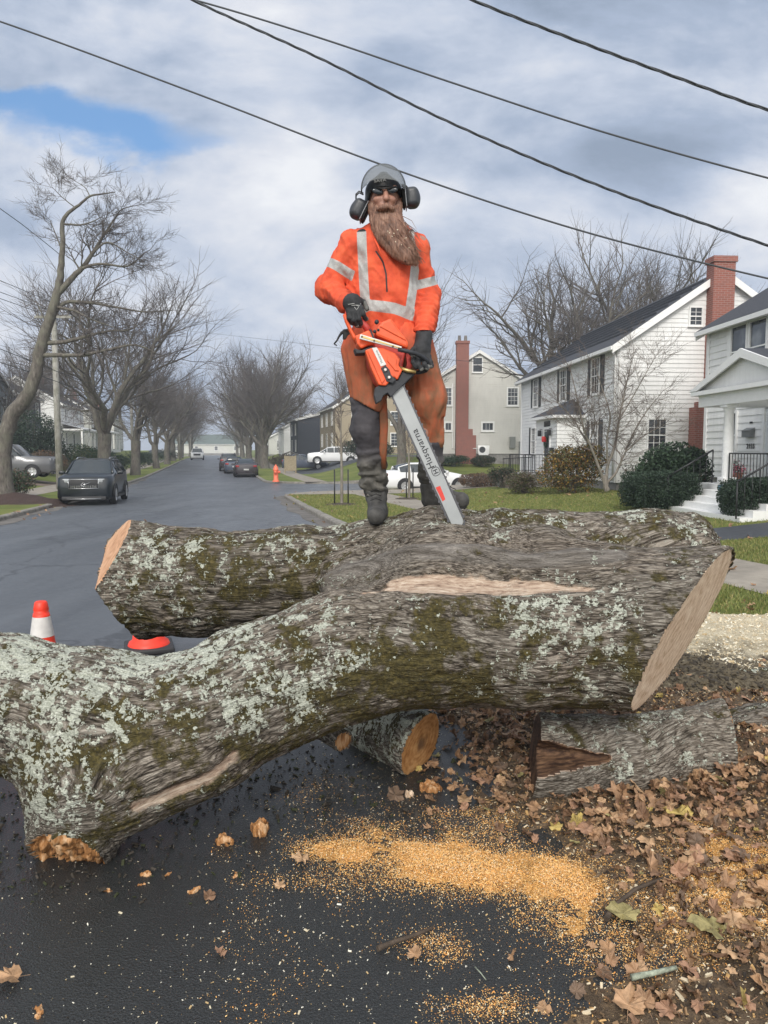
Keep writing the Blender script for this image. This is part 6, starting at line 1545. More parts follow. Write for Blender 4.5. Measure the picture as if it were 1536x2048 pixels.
eb = simple_house('end_building', 238, 8, 24, 12, 3.3, 6.2, CREAM, "low white building with a grey green roof closing the far end of the street", 1, roof=pmat("grey_green_roof", (.12, .15, .14), .8, var=.1), rot=R(90), wins=4, chim=False)
# ------------------------------------------------------------ bare trees
class TB:
    "tubes collected as numpy-friendly lists"
    def __init__(s): s.v = []; s.f = []
    def tube(s, pts, rad, n):
        b = len(s.v); k = len(pts); pn = None
        for i in range(k):
            T = (pts[min(i+1, k-1)]-pts[max(i-1, 0)]); T = T.normalized() if T.length > 1e-9 else Vector((0, 0, 1))
            pn = T.orthogonal() if pn is None else pn-T*pn.dot(T)
            pn = pn.normalized() if pn.length > 1e-9 else T.orthogonal().normalized(); bi = T.cross(pn); p = pts[i]; r = rad[i]
            for j in range(n):
                a = 6.28318*j/n; ca, sa = math.cos(a)*r, math.sin(a)*r; s.v.append((p.x+pn.x*ca+bi.x*sa, p.y+pn.y*ca+bi.y*sa, p.z+pn.z*ca+bi.z*sa))
        for i in range(k-1):
            for j in range(n):
                j2 = (j+1) % n; s.f.append((b+i*n+j, b+i*n+j2, b+(i+1)*n+j2, b+(i+1)*n+j))
    def build(s, name, mat, parent): return mesh_np(name, np.array(s.v), np.array(s.f), mat, parent=parent)
def tree_bark(name, c0, c1, c2):
    m, b, pr, o = base_mat(name)
    n = b.noise(b.scale(o, (1, 1, .25)), 14, 5, .65, .3); g = b.noise(o, 2.5, 4, .6)
    c = b.mix(b.ramp(g, [(.45, 0), (.65, .6)]), b.ramp(n, [(.3, c0), (.55, c1), (.75, c2)]), (.16, .16, .12))
    b.put(pr.inputs['Base Color'], c); pr.inputs['Roughness'].default_value = .9; bump_to(b, pr, n, .8, .03); return m
TBK = tree_bark("tree_bark", (.05, .043, .038), (.13, .115, .10), (.23, .21, .185)); TWG = pmat("bare_twigs", (.125, .11, .105), .9, var=.3, vscale=1.5)
TWB = pmat("budding_twigs", (.12, .105, .075), .9, var=.3, vscale=1.5); PALEB = tree_bark("pale_bark", (.13, .11, .09), (.25, .22, .19), (.36, .33, .29)); PTW = pmat("pale_twigs", (.16, .13, .11), .9, var=.3, vscale=2)
def grow(tb, tw, p, d, L, r, lev, rg, up=.10, spread=.62, kink=.22, minr=.006, maxlev=5, gmul=1.0):
    "one limb and everything it carries"
    seg = 5 if lev < 2 else (4 if lev < 4 else 3); pts = [p.copy()]; rad = [r]; q = p.copy(); dd = d.copy()
    r1 = r*(.50 if lev < maxlev else .35)
    for i in range(seg):
        dd = (dd+Vector((rg.gauss(0, kink), rg.gauss(0, kink), rg.gauss(0, kink)*.7+up))*(.6 if lev < 1 else 1)).normalized()
        q = q+dd*(L/seg); pts.append(q.copy()); rad.append(r+(r1-r)*(i+1)/seg)
    (tb if r > .028 else tw).tube(pts, rad, 8 if r > .12 else 6 if r > .05 else 4 if r > .02 else 3)
    if lev >= maxlev: return
    n = {0: 5, 1: 5, 2: 5, 3: 5, 4: 5}.get(lev, 4); n = max(2, int(round(n*gmul)))
    for k in range(n):
        t = .30+.70*(k+rg.uniform(.1, .9))/n; i = min(int(t*seg), seg-1); f = t*seg-i; o = pts[i].lerp(pts[i+1], f); dr = (pts[i+1]-pts[i]).normalized()
        ax = Vector((rg.gauss(0, 1), rg.gauss(0, 1), rg.gauss(0, .6))); ax = (ax-dr*ax.dot(dr)).normalized(); a = rg.gauss(spread, .18)
        nd = (dr*math.cos(a)+ax*math.sin(a)).normalized(); rr = max(minr, (rad[i]*.62 if lev < 3 else rad[i]*.7)*rg.uniform(.75, 1.05))
        grow(tb, tw, o, nd, L*rg.uniform(.52, .80), rr, lev+1, rg, up, spread, kink, minr, maxlev, gmul)
    # leader goes on
    grow(tb, tw, q, dd, L*rg.uniform(.6, .8), max(minr, r1), lev+1, rg, up, spread, kink, minr, maxlev, gmul)
def maple_tree(name, loc, H, seed, label, group=None, limbs=4, tr=.30, th=2.4, fan=.5, maxlev=5, minr=.009, up=.06, gmul=.92, twm=None, bkm=None, cat="tree", Lk=.30, lean=(0, 0), spread=.62):
    rg = random.Random(seed); tb, tw = TB(), TB()
    base = Vector((0, 0, -.25)); pts = [base, Vector((0, 0, .05)), Vector((rg.gauss(0, .05)+lean[0]*.4, rg.gauss(0, .05)+lean[1]*.4, th*.5)), Vector((rg.gauss(0, .08)+lean[0], rg.gauss(0, .08)+lean[1], th))]
    tb.tube(pts, [tr*1.55, tr*1.2, tr, tr*1.05], 12)
    for k in range(limbs):
        a = 2*math.pi*(k+rg.uniform(-.25, .25))/limbs; f = fan*rg.uniform(.7, 1.25); d = Vector((math.cos(a)*f, math.sin(a)*f, 1)).normalized()
        grow(tb, tw, pts[-1]-Vector((0, 0, rg.uniform(0, .35))), d, H*Lk*rg.uniform(.85, 1.1), tr*rg.uniform(.48, .66), 1, rg, up, spread, .16, minr, maxlev, gmul)
    root = empty(name, loc, 0, label, cat, group)
    tb.build('trunk', bkm or TBK, root); tw.build('crown', twm or TWG, root); return root
# crown sizes: scale the finished tree to its height in the photograph
def fit(root, H):
    z = max(max(v.co.z for v in ch.data.vertices) for ch in root.children); k = H/z; root.scale = (k, k, k)
    return root
SIL = []
def at_st(s, t): x, y = xy(s, t); return (x, y, gz(x, y))
# left row
t1 = maple_tree('street_tree', at_st(48.0, -6.8), 12, 5, "big bare vase shaped street tree, nearest of the left row, behind the dark SUV", "bare street trees on the left", limbs=6, fan=.70, gmul=.85, minr=.007, spread=.66); fit(t1, 15.0)
t2 = maple_tree('street_tree', at_st(63, -6.7), 11, 8, "second bare tree of the left row, behind the biggest one", "bare street trees on the left", limbs=4, fan=.6, maxlev=5, gmul=.72, minr=.007); fit(t2, 13.5)
t3 = maple_tree('street_tree', at_st(78, 4.6), 11, 12, "nearest bare tree of the right row, right behind the parked dark sedan", "bare street trees on the right", limbs=6, fan=.62, gmul=.78, minr=.008, th=1.8); fit(t3, 14.6)
t4 = maple_tree('street_tree', at_st(88, 4.8), 11, 15, "second bare tree of the right row, a rounded crown with many upright limbs", "bare street trees on the right", limbs=6, fan=.58, gmul=.72, minr=.008, th=2.0); fit(t4, 15.8)
protos = [t1, t2, t3, t4]
rg = random.Random(77)
ORD = ["third", "fourth", "fifth", "sixth", "seventh", "eighth", "ninth", "tenth", "eleventh", "twelfth"]
for side, ss_, tt, nm in ((-1, [80, 96, 112, 130, 150, 172, 196], -6.7, 'left'), (1, [99, 112, 128, 146, 166, 190], 4.7, 'right')):
    for i, s in enumerate(ss_):
        c = copy_tree(protos[(i*3+(side > 0)*2+1) % 4]); c.location = at_st(s, tt+rg.uniform(-.5, .5)); c.rotation_euler = (0, 0, rg.uniform(0, 6.28)); k = rg.uniform(.85, 1.02); c.scale = tuple(v*k for v in c.scale)
        c['label'] = f"{ORD[i]} bare tree counting up the {nm} row toward the far end of the street"; c['group'] = f"bare street trees on the {nm}"
# behind the man, and behind the white house
t5 = maple_tree('street_tree', (P(801, 940, 50).x, 50.0, gz(P(801, 940, 50).x, 50)), 14, 23, "bare tree with a thick pale trunk seen between the man's legs", None, limbs=5, fan=.55, tr=.34, th=3.0, gmul=.72, maxlev=5); fit(t5, 13.6)
t6 = maple_tree('background_tree', (11.3, 47, .6), 15, 31, "wide bare tree rising behind the left end of the white house's roof", None, limbs=7, fan=.95, tr=.45, th=4.0, gmul=.70, up=.03, minr=.008, spread=.7); fit(t6, 15.3)
t7 = maple_tree('background_tree', (17.2, 50, .6), 15, 37, "tall bare tree rising left of the white house's brick chimney", None, limbs=5, fan=.5, tr=.42, th=4.5, gmul=.78, minr=.008); fit(t7, 16.9)
for i, (px, D, H, k, lab) in enumerate([(40, 60, 10.5, 1, "thin bare tree far left with two upright stems above the navy house"), (120, 90, 15, 3, "hazy bare tree behind the white porch house on the left"), (590, 120, 12, 0, "faint bare tree behind the dark blue house"), (1330, 62, 17, 2, "faint bare tree just left of the tall chimney, behind the taller one"), (700, 90, 14, 1, "bare tree behind the tan house, beside the man's left elbow in the photo")]):
    c = copy_tree(protos[k]); x = (px-768)/F_PX*D; c.location = (x, D, gz(x, D)); c.rotation_euler = (0, 0, i*1.3); z = max(v.co.z for v in c.children[0].data.vertices); z = max(max(v.co.z for v in ch.data.vertices) for ch in c.children); c.scale = (H/z,)*3
    c['label'] = lab.replace(", beside the man's left elbow in the photo", ""); c.name = 'background_tree'; c['group'] = "bare trees behind the houses"
# the leaning tree on the left, limb by limb
def path_tree(name, Y, trunk, limbs, label, seed, bkm, twm, minr=.007, cat="tree", twl=1.5, maxlev=3, dens=1.0, y_j=.8, n0=3):
    rg = random.Random(seed); tb, tw = TB(), TB(); o = P(*trunk[0][:2], Y); o = Vector((o.x, Y, gz(o.x, Y)))
    def path(l, rbase, depth0, ydrift):
        pts = []; rad = []
        for i, (px, py, r) in enumerate(l): q = P(px, py, Y+depth0+ydrift*i); pts.append(q-o); rad.append(r)
        # smooth resample
        out = []; ro = []
        for i in range(len(pts)-1):
            for k in range(4):
                f = k/4; p0, p1, p2, p3 = pts[max(i-1, 0)], pts[i], pts[i+1], pts[min(i+2, len(pts)-1)]
                q = .5*((2*p1)+(p2-p0)*f+(2*p0-5*p1+4*p2-p3)*f*f+(3*p1-p0-3*p2+p3)*f**3); out.append(q+Vector((rg.gauss(0, .012), rg.gauss(0, .012), rg.gauss(0, .012)))*min(1, 8*rad[i])); ro.append(rad[i]+(rad[i+1]-rad[i])*f)
        out.append(pts[-1]); ro.append(rad[-1]); return out, ro
    tp, tr_ = path(trunk, 0, 0, 0); tb.tube(tp, tr_, 12)
    for li, (l, y0, yd) in enumerate(limbs):
        lp, lr = path(l, 0, y0, yd); tb.tube(lp, lr, 7)
        n = int(len(lp)*n0*dens)
        for k in range(n):
            t = rg.uniform(.25, 1); i = min(int(t*(len(lp)-1)), len(lp)-2); q = lp[i].lerp(lp[i+1], rg.random()); dr = (lp[i+1]-lp[i]).normalized()
            ax = Vector((rg.gauss(0, 1), rg.gauss(0, .8), rg.gauss(0, 1))); ax = (ax-dr*ax.dot(dr)).normalized(); a = rg.uniform(.5, 1.2); nd = (dr*math.cos(a)+ax*math.sin(a)).normalized()
            grow(tb, tw, q, nd, twl*rg.uniform(.35, 1.0)*(1-.35*t), max(minr, lr[i]*.42), 6-maxlev, rg, .05, .6, .28, minr, 5, .75)
        grow(tb, tw, lp[-1], (lp[-1]-lp[-2]).normalized(), twl*.7, max(minr, lr[-1]), 6-maxlev, rg, .03, .6, .28, minr, 5, .75)
    root = empty(name, o, 0, label, cat); tb.build('trunk', bkm, root); tw.build('crown', twm, root); return root
path_tree('leaning_tree', 26.0, [(10, 1000, .36), (6, 940, .30), (8, 880, .28), (28, 825, .25), (58, 785, .22), (72, 745, .21), (80, 700, .20), (97, 645, .17), (113, 590, .14), (122, 540, .11), (126, 490, .085), (125, 448, .07), (136, 426, .06), (158, 410, .045), (180, 392, .035), (205, 388, .025), (230, 384, .014)],
    [([(115, 588, .11), (140, 560, .10), (165, 535, .085), (190, 500, .06), (208, 470, .045), (228, 440, .03), (245, 418, .02), (280, 410, .010)], 0, .05),
     ([(165, 536, .055), (200, 528, .045), (255, 532, .03), (290, 505, .015)], 0, .1), ([(187, 505, .04), (215, 485, .03), (255, 505, .018), (285, 522, .01)], 0, -.1),
     ([(90, 686, .09), (135, 615, .0) if False else (120, 612, .07), (170, 605, .055), (230, 614, .04), (290, 624, .025), (350, 620, .012)], 0, .12),
     ([(112, 614, .05), (150, 622, .04), (185, 640, .025), (230, 655, .012)], 0, -.15),
     ([(78, 686, .09), (130, 684, .075), (175, 672, .055), (220, 662, .04), (258, 660, .03), (290, 640, .012)], 0, .1),
     ([(78, 710, .09), (120, 711, .075), (170, 710, .06), (215, 700, .05), (270, 690, .035), (310, 706, .015)], 0, -.12),
     ([(127, 448, .04), (160, 450, .03), (185, 443, .02), (202, 434, .010)], 0, .1), ([(180, 393, .02), (170, 375, .014), (150, 362, .008)], 0, .1), ([(124, 500, .03), (112, 470, .02), (100, 440, .01)], 0, .1), ([(150, 415, .02), (125, 395, .014), (105, 375, .008)], 0, -.1), ([(95, 655, .03), (85, 630, .02), (72, 600, .01)], 0, .1)],
    "bare leaning tree at the left edge, rooted in a mulch mound", 41, TBK, TWG, minr=.006, twl=1.15, n0=1.05)
path_tree('ornamental_tree', 25.0, [(1213, 980, .10), (1211, 965, .085), (1210, 950, .06)],
    [([(1212, 968, .06), (1216, 930, .05), (1230, 890, .045), (1238, 840, .035), (1250, 780, .025), (1262, 730, .015), (1268, 700, .008)], 0, .05),
     ([(1209, 966, .055), (1196, 930, .045), (1180, 890, .04), (1168, 860, .034), (1155, 800, .022), (1142, 745, .012)], 0, -.05),
     ([(1180, 890, .035), (1165, 870, .03), (1148, 840, .024), (1125, 815, .015), (1112, 800, .008)], 0, .08),
     ([(1214, 966, .05), (1232, 945, .04), (1250, 905, .032), (1270, 860, .026), (1295, 820, .018), (1320, 790, .010)], 0, .06),
     ([(1216, 930, .035), (1214, 880, .03), (1220, 830, .024), (1205, 780, .018), (1190, 730, .01)], 0, -.1),
     ([(1238, 840, .025), (1262, 800, .02), (1290, 750, .014), (1310, 715, .008)], 0, .1), ([(1250, 905, .025), (1290, 870, .018), (1330, 850, .010)], 0, -.1), ([(1180, 880, .02), (1190, 840, .018), (1175, 790, .01)], 0, -.1)],
    "small bare multi stemmed tree with pale bark in front of the white house", 43, PALEB, PTW, minr=.0045, twl=1.0, n0=1.3)
def sapling(px, py, Y, H, label, seed):
    rg = random.Random(seed); tb, tw = TB(), TB(); x = (px-768)/F_PX*Y; o = Vector((x, Y, gz(x, Y)))
    tb.tube([Vector((0, 0, -.1)), Vector((.01, 0, H*.3)), Vector((-.01, 0, H*.6)), Vector((0, 0, H))], [.05, .045, .032, .008], 8)
    for k in range(26):
        z = H*rg.uniform(.42, .97); a = rg.uniform(0, 6.28); grow(tb, tw, Vector((0, 0, z)), Vector((math.cos(a)*.7, math.sin(a)*.7, 1)).normalized(), .75*(1.25-z/H), .012, 4, rg, .08, .5, .2, .004, 5, .7)
    root = empty('sapling', o, 0, label, "young tree"); tb.build('trunk', PALEB, root); tw.build('crown', PTW, root)
    # mulch ring
    mb = MB(); mb.lathe([(0, .06), (.25, .055), (.5, .02), (.58, -.02)], 18, 0); ml = mb.build('mulch_ring', DIRT, None); ml.location = o; tag(ml, f"dark mulch ring at the foot of the {'nearer staked' if H > 3.2 else 'farther'} sapling", "mulch")
    for i, (dx_, dy_) in enumerate(((-.22, -.1), (.22, -.12), (.02, .25)) if H > 3.2 else ((-.1, -.1), (.15, 0))):
        m2 = MB(); m2.tube([o+Vector((dx_, dy_, -.1)), o+Vector((dx_, dy_, 1.15))], .022, 8); st_ = m2.build('stake', IRON, None); tag(st_, f"{['left', 'right', 'rear'][i]} black stake around the {'nearer' if H > 3.2 else 'farther'} sapling", "stake", "black sapling stakes")
sapling(683, 1012, 24.0, 3.6, "slender sapling between three black stakes on the verge, left of the man's legs", 3)
sapling(818, 988, 27.5, 2.7, "slender sapling on the lawn seen between the man's legs", 4)
# mulch mound at the leaning tree
x0 = GX(14, 26.0); gx, gy = np.meshgrid(np.linspace(-3.4, 3.4, 50), np.linspace(-2.4, 2.4, 40), indexing='ij'); X, Y = gx.ravel(), gy.ravel()
hh = .42*np.exp(-(X/1.7)**2-(Y/1.2)**2)+(fbm(np.column_stack([X*3, Y*3, 0*X]), 4, 3)-.5)*.12-.08
Z = np.array([gz(x0.x+a*NV.x*0+a, x0.y+b_) for a, b_ in zip(X, Y)])+hh; F = np.array([(i*40+j, (i+1)*40+j, (i+1)*40+j+1, i*40+j+1) for i in range(49) for j in range(39)])
MUL = pmat("bark_mulch", (.055, .032, .026), .9, var=.5, vscale=25, bump=1, bscale=60, bdist=.03)
tag(mesh_np('mulch_mound', np.column_stack([X+x0.x, Y+x0.y, Z]), F, MUL), kind='structure')
# ------------------------------------------------------------ shrubs and hedges: many small leaves through the volume
def leafmat(name, c, c2):
    m, b, pr, o = base_mat(name); n = b.noise(o, 7, 4, .7); b.put(pr.inputs['Base Color'], b.ramp(n, [(.3, c), (.7, c2)])); pr.inputs['Roughness'].default_value = .6; pr.inputs['Specular IOR Level'].default_value = .3; return m
DG = leafmat("yew_green", (.016, .028, .018), (.045, .075, .045)); OG = leafmat("olive_green", (.05, .06, .025), (.12, .125, .05)); RB = leafmat("russet_leaves", (.10, .045, .025), (.22, .12, .05)); YG = leafmat("yellow_leaves", (.20, .12, .025), (.40, .26, .06)); BR = leafmat("dry_brown_leaves", (.07, .05, .04), (.16, .12, .09)); MG = leafmat("rhododendron_green", (.02, .04, .022), (.06, .10, .05))
def shrub(name, loc, rx, ry, h, mats, n, label, cat, seed, size=.05, boxy=0, wts=None, lumps=6, woody=True, group=None):
    r = np.random.RandomState(seed); out = []
    cen = [(0, 0, h*.5, 1.0)]+[(r.uniform(-.6, .6)*rx, r.uniform(-.6, .6)*ry, h*r.uniform(.35, .75), r.uniform(.4, .6)) for _ in range(lumps)]
    per = n//(2 if boxy else 1)
    u = r.normal(size=(n, 3)); u /= np.linalg.norm(u, axis=1, keepdims=True); rad = r.uniform(0, 1, n)**.28
    if boxy:
        q = u*rad[:, None]*((1-boxy)+boxy/np.abs(u).max(1, keepdims=True)*.92); P_ = np.column_stack([q[:, 0]*rx, q[:, 1]*ry, h*.5+q[:, 2]*h*.5])
        P_ += (fbm(P_*2.2, 2, seed)[:, None]-.5)*.18
    else:
        ci = r.choice(len(cen), n, p=(lambda a: a/a.sum())(np.array([c[3]**2 for c in cen]))); C_ = np.array(cen)[ci]
        P_ = C_[:, :3]+u*rad[:, None]*np.column_stack([rx*C_[:, 3], ry*C_[:, 3], h*.5*C_[:, 3]])
        P_[:, 2] = np.abs(P_[:, 2])+.02
    T = np.array([(-.5, 0, 0), (0, -.28, .06), (.5, 0, 0), (0, .28, .06)])
    rot = rots(n, 1.0, r); V = np.einsum('nij,kj->nki', rot, T)*(size*r.uniform(.6, 1.4, n))[:, None, None]+P_[:, None]
    F = (np.arange(n)*4)[:, None]+np.arange(4)
    root = empty(name, loc, 0, label, cat, group)
    mesh_np('foliage', V.reshape(-1, 3), F, mats, r.choice(len(mats), n, p=wts), smooth=False, parent=root)
    tb = TB()
    for k in range(14):
        a = r.uniform(0, 6.28); e = Vector((math.cos(a)*rx*.6*r.uniform(.3, 1), math.sin(a)*ry*.6*r.uniform(.3, 1), h*r.uniform(.5, .9))); tb.tube([Vector((0, 0, -.1)), e*.5+Vector((0, 0, .05)), e], [.03, .02, .008], 5)
    tb.build('stems', TBK, root)
    return root
def GP(px, Y): v = GX(px, Y); return (v.x, v.y, v.z-.02)
shrub('hedge', GP(1318, 18.6), .92, .8, 1.0, [DG], 26000, "clipped dark yew hedge left of the porch house's steps", "hedge", 1, .05, boxy=.8)
shrub('shrub', GP(1348, 20.6), 1.05, .9, 1.65, [MG, DG], 12000, "taller rounded evergreen shrub standing behind the clipped hedge", "shrub", 2, .10, wts=[.6, .4])
shrub('hedge', GP(1524, 15.6), .90, .6, .85, [DG], 22000, "clipped dark yew hedge right of the porch house's steps", "hedge", 3, .05, boxy=.6)
shrub('shrub', GP(1146, 26.0), 1.15, .9, 1.75, [OG, YG, RB], 11000, "loose green and orange shrub in front of the white house's entrance", "shrub", 4, .08, wts=[.5, .25, .25])
shrub('shrub', GP(1048, 27.5), .78, .7, .85, [OG, BR], 6000, "low grey green rounded shrub left of the loose orange one", "shrub", 5, .06, wts=[.5, .5])
shrub('shrub', GP(1005, 31.5), .62, .6, .95, [DG, BR], 5000, "dark rounded shrub before the white house's iron railing", "shrub", 6, .06, wts=[.6, .4])
shrub('hedge', GP(958, 33.4), .95, .5, .65, [BR, RB], 6500, "low brown beech hedge just right of the white car", "hedge", 7, .06, boxy=.6, wts=[.75, .25])
shrub('shrub', GP(906, 53.2), 1.3, .7, .85, [DG, MG], 4500, "dark low shrub below the beige house's chimney", "shrub", 8, .09, wts=[.6, .4])
shrub('shrub', GP(965, 53.5), .9, .7, .85, [DG, BR], 4000, "dark low shrub below the beige house's heat pump", "shrub", 9, .09, wts=[.7, .3])
shrub('bush', GP(1275, 25.9), .6, .5, 1.1, [MG, BR], 1100, "thin leggy bush against the white house wall", "shrub", 10, .06, wts=[.5, .5])
shrub('evergreen_tree', GP(70, 52), 1.9, 1.6, 4.2, [DG], 12000, "dark evergreen tree in front of the grey and navy houses", "evergreen", 11, .14)
shrub('shrub', GP(95, 49), 1.4, 1.0, 1.7, [BR, RB], 5000, "brown bare shrub beside the grey pickup's nose", "shrub", 12, .09, wts=[.7, .3])
shrub('shrub', GP(150, 54), 1.8, 1.3, 2.3, [MG, OG], 8000, "green rhododendron just right of the nearest utility pole", "shrub", 13, .12, wts=[.7, .3])
shrub('shrub', GP(188, 57), 1.7, 1.2, 2.2, [DG], 9000, "dark evergreen shrub above the dark SUV's roof", "shrub", 14, .11)
shrub('shrub', GP(222, 58), 1.4, 1.2, 1.8, [DG, MG], 6000, "dark shrub just left of the big street tree's trunk", "shrub", 15, .11, wts=[.7, .3])
shrub('shrub', GP(30, 30.5), .85, .7, 1.15, [MG, BR], 4500, "speckled green shrub between the leaning tree and the pickup", "shrub", 16, .09, wts=[.6, .4])
shrub('shrub', GP(735, 64), 2.4, 1.2, 1.7, [DG, BR], 8000, "dark evergreen hedge beside the parked white estate car", "hedge", 17, .13, wts=[.75, .25])
shrub('shrub', GP(25, 45), 1.2, 1.0, 1.5, [DG], 4000, "dark round shrub behind the grey pickup's windscreen", "shrub", 18, .1)
for i, (px, D, h_, m_) in enumerate([(270, 75, 1.8, [DG]), (300, 88, 1.6, [MG]), (330, 108, 1.8, [DG]), (572, 82, 1.5, [BR]), (640, 100, 2.0, [DG])]):
    shrub('shrub', GP(px, D), 2.0, 1.4, h_, m_, 3000, ["shrub in the front gardens between the first two left trees", "green shrub between the second and third left trees", "farthest dark shrub on the left behind the tree row", "brown scrub beside the wooden noticeboard", "dark shrub at the foot of the dark blue house"][i], "shrub", 30+i, .14)
# grass: short blades on the nearer verges
def blades(name, fn, n, x0, x1, y0, y1, hgt, label):
    q = rejection(n, x0, x1, y0, y1, fn); n = len(q); z = np.array([gz(a, b_) for a, b_ in q])
    T = np.array([(-.5, 0, 0), (.5, 0, 0), (.12, .0, 1)]); r = rots(n, .35); w_ = rs.uniform(.006, .012, n)*(1+q[:, 1]/22); h_ = rs.uniform(.5, 1.2, n)*hgt
    V = np.einsum('nij,nkj->nki', r, T[None]*np.column_stack([w_, w_, h_])[:, None, :])+np.column_stack([q, z])[:, None]
    GM = mats_of("grass_blade", [(.10, .125, .03), (.16, .19, .045), (.22, .22, .065), (.30, .25, .10)], .7)
    tag(mesh_np(name, V.reshape(-1, 3), (np.arange(n)*3)[:, None]+np.arange(3), GM, rs.choice(4, n, p=[.3, .35, .22, .13]), smooth=False), label, "grass", kind='stuff')
def verge(x, y):
    s = x*DV.x+y*DV.y; t = x*NV.x+y*NV.y
    return ((t > KR+.2) & ((t < 5.5) | (t > 7.0)) & (s < 33.5) & ~((s > 10.9) & (s < 12.6) & (t > 7))).astype(float)
blades('grass', lambda x, y: verge(x, y)*(y > 6.4), 60000, 1.5, 9, 6.3, 14, .05, "short autumn grass on the verge and lawn at right")
blades('grass', verge, 90000, -6, 14, 14, 31, .06, "mown autumn lawn between the sidewalk and the houses")
# ------------------------------------------------------------ cars
RUB = pmat("tyre_rubber", (.018, .018, .019), .8); RIM = pmat("alloy_rim", (.55, .56, .57), .35, metal=.6); CGL = pmat("car_glass", (.02, .028, .032), .06, spec=.9); CHR = pmat("chrome", (.62, .63, .64), .2, metal=.9)
HLT = pmat("headlight_lens", (.35, .37, .38), .1, spec=.8); TLT = pmat("tail_light", (.40, .02, .02), .25); PLT = pmat("number_plate", (.62, .62, .60), .5); BPL = pmat("car_black_trim", (.02, .02, .022), .5)
def paint(name, c): m = pmat(name, c, .28, spec=.6); m.node_tree.nodes['Principled BSDF'].inputs['Coat Weight'].default_value = .35; m.node_tree.nodes['Principled BSDF'].inputs['Coat Roughness'].default_value = .05; return m
def car(name, loc, rz, L, W, H, col, label, kind='suv', cat='car', group=None, rack=False, rim=None, plate_=True, bright=True):
    "x across, front at -y"
    root = empty(name, loc, rz, label, cat, group); w = W/2; h = L/2
    gc = .22 if kind in ('suv', 'pickup') else .17; R_ = .36 if kind in ('suv', 'pickup') else .32
    belt = H*.60 if kind != 'sedan' else H*.66; hood = H*.60 if kind != 'sedan' else H*.62
    # stations: y, half width, bottom, belt, top, roof half width
    if kind == 'sedan': ST = [(-h, w*.72, gc+.12, .62, .63, .5), (-h+.12, w*.92, gc, .70, .72, .7), (-h+.9, w, gc, .84, .90, .8), (-h+1.35, w, gc, .92, .98, .8), (-h+2.15, w, gc, .95, H-.07, .60), (-h+2.6, w, gc, .96, H, .60), (-h+3.3, w, gc, .97, H-.01, .60), (-h+3.85, w, gc, .98, H-.16, .60), (h-.62, w*.98, gc, .98, 1.06, .78), (h-.1, w*.93, gc+.03, .96, 1.02, .78), (h, w*.80, gc+.14, .84, .86, .7)]; gl = (3, 8)
    elif kind == 'suv': ST = [(-h, w*.82, gc+.14, .90, .93, .68), (-h+.10, w*.95, gc, 1.0, 1.03, .80), (-h+.7, w, gc, 1.05, 1.10, .86), (-h+1.12, w, gc, 1.08, 1.13, .86), (-h+1.75, w, gc, 1.10, H-.06, .68), (-h+2.4, w, gc, 1.09, H, .66), (-h+3.4, w, gc, 1.11, H-.01, .66), (h-.55, w*.98, gc, 1.14, H-.07, .64), (h-.18, w*.96, gc+.02, 1.14, 1.30, .74), (h, w*.86, gc+.14, .95, .98, .8)]; gl = (3, 8)
    else: ST = [(-h, w*.80, gc+.2, 1.05, 1.07, .7), (-h+.14, w*.95, gc+.05, 1.12, 1.15, .8), (-h+1.1, w, gc+.05, 1.16, 1.2, .86), (-h+1.55, w, gc+.05, 1.18, 1.22, .86), (-h+2.15, w, gc+.05, 1.2, H-.05, .70), (-h+2.7, w, gc+.05, 1.2, H, .70), (-h+3.7, w, gc+.05, 1.2, H-.03, .70), (-h+3.95, w, gc+.05, 1.2, 1.24, .8), (h-.1, w, gc+.08, 1.2, 1.22, .86), (h, w*.96, gc+.15, 1.18, 1.2, .86)]; gl = (3, 7)
    V = []; prof = lambda s_: [(0, s_[2]), (s_[1]*.86, s_[2]), (s_[1]*.97, s_[2]+.10), (s_[1], s_[2]*.45+s_[3]*.55), (s_[1]*.965, s_[3]), (w*s_[5]+(s_[1]*.965-w*s_[5])*.12, s_[4]-.045*(s_[4]-s_[3] > .12)-.0), (w*s_[5]*.86, s_[4]), (0, s_[4]+.02)]
    K = 8; fb, fg = [], []
    for s_ in ST:
        pr = prof(s_); V += [(x, s_[0], z) for x, z in pr]+[(-x, s_[0], z) for x, z in pr[-2:0:-1]]
    n = 2*K-2
    for i in range(len(ST)-1):
        for j in range(n):
            f = (i*n+j, i*n+(j+1) % n, (i+1)*n+(j+1) % n, (i+1)*n+j)
            side_gl = j in (4, n-5) and gl[0]+0 <= i < gl[1]; top_gl = j in (5, 6, n-7, n-6) and (i == gl[0] or i == gl[1]-1 or (i == gl[1]-2 and kind == 'sedan'))
            (fg if (side_gl or top_gl) else fb).append(f)
    fb.append(tuple(range(n))[::-1]); fb.append(tuple((len(ST)-1)*n+j for j in range(n)))
    wy0, wy1 = -h+(.86 if kind != 'pickup' else 1.0), h-(.90 if kind != 'pickup' else 1.15)
    def part(nm, faces, mat, push=0):
        me = bpy.data.meshes.new(nm); used = sorted({v for f in faces for v in f}); mp = {v: i for i, v in enumerate(used)}
        me.from_pydata([V[u] for u in used], [], [tuple(mp[v] for v in f) for f in faces]); me.materials.append(mat)
        for p_ in me.polygons: p_.use_smooth = True
        bm = bmesh.new(); bm.from_mesh(me); bmesh.ops.recalc_face_normals(bm, faces=bm.faces); bm.to_mesh(me); bm.free()
        o = bpy.data.objects.new(nm, me); COL.objects.link(o); o.parent = root; return o
    bd = part('body', fb, col)
    for (a, b_) in ((.0, 0),): pass
    g = part('windows', fg, CGL); 
    # pillars and roof rails
    mb = MB()
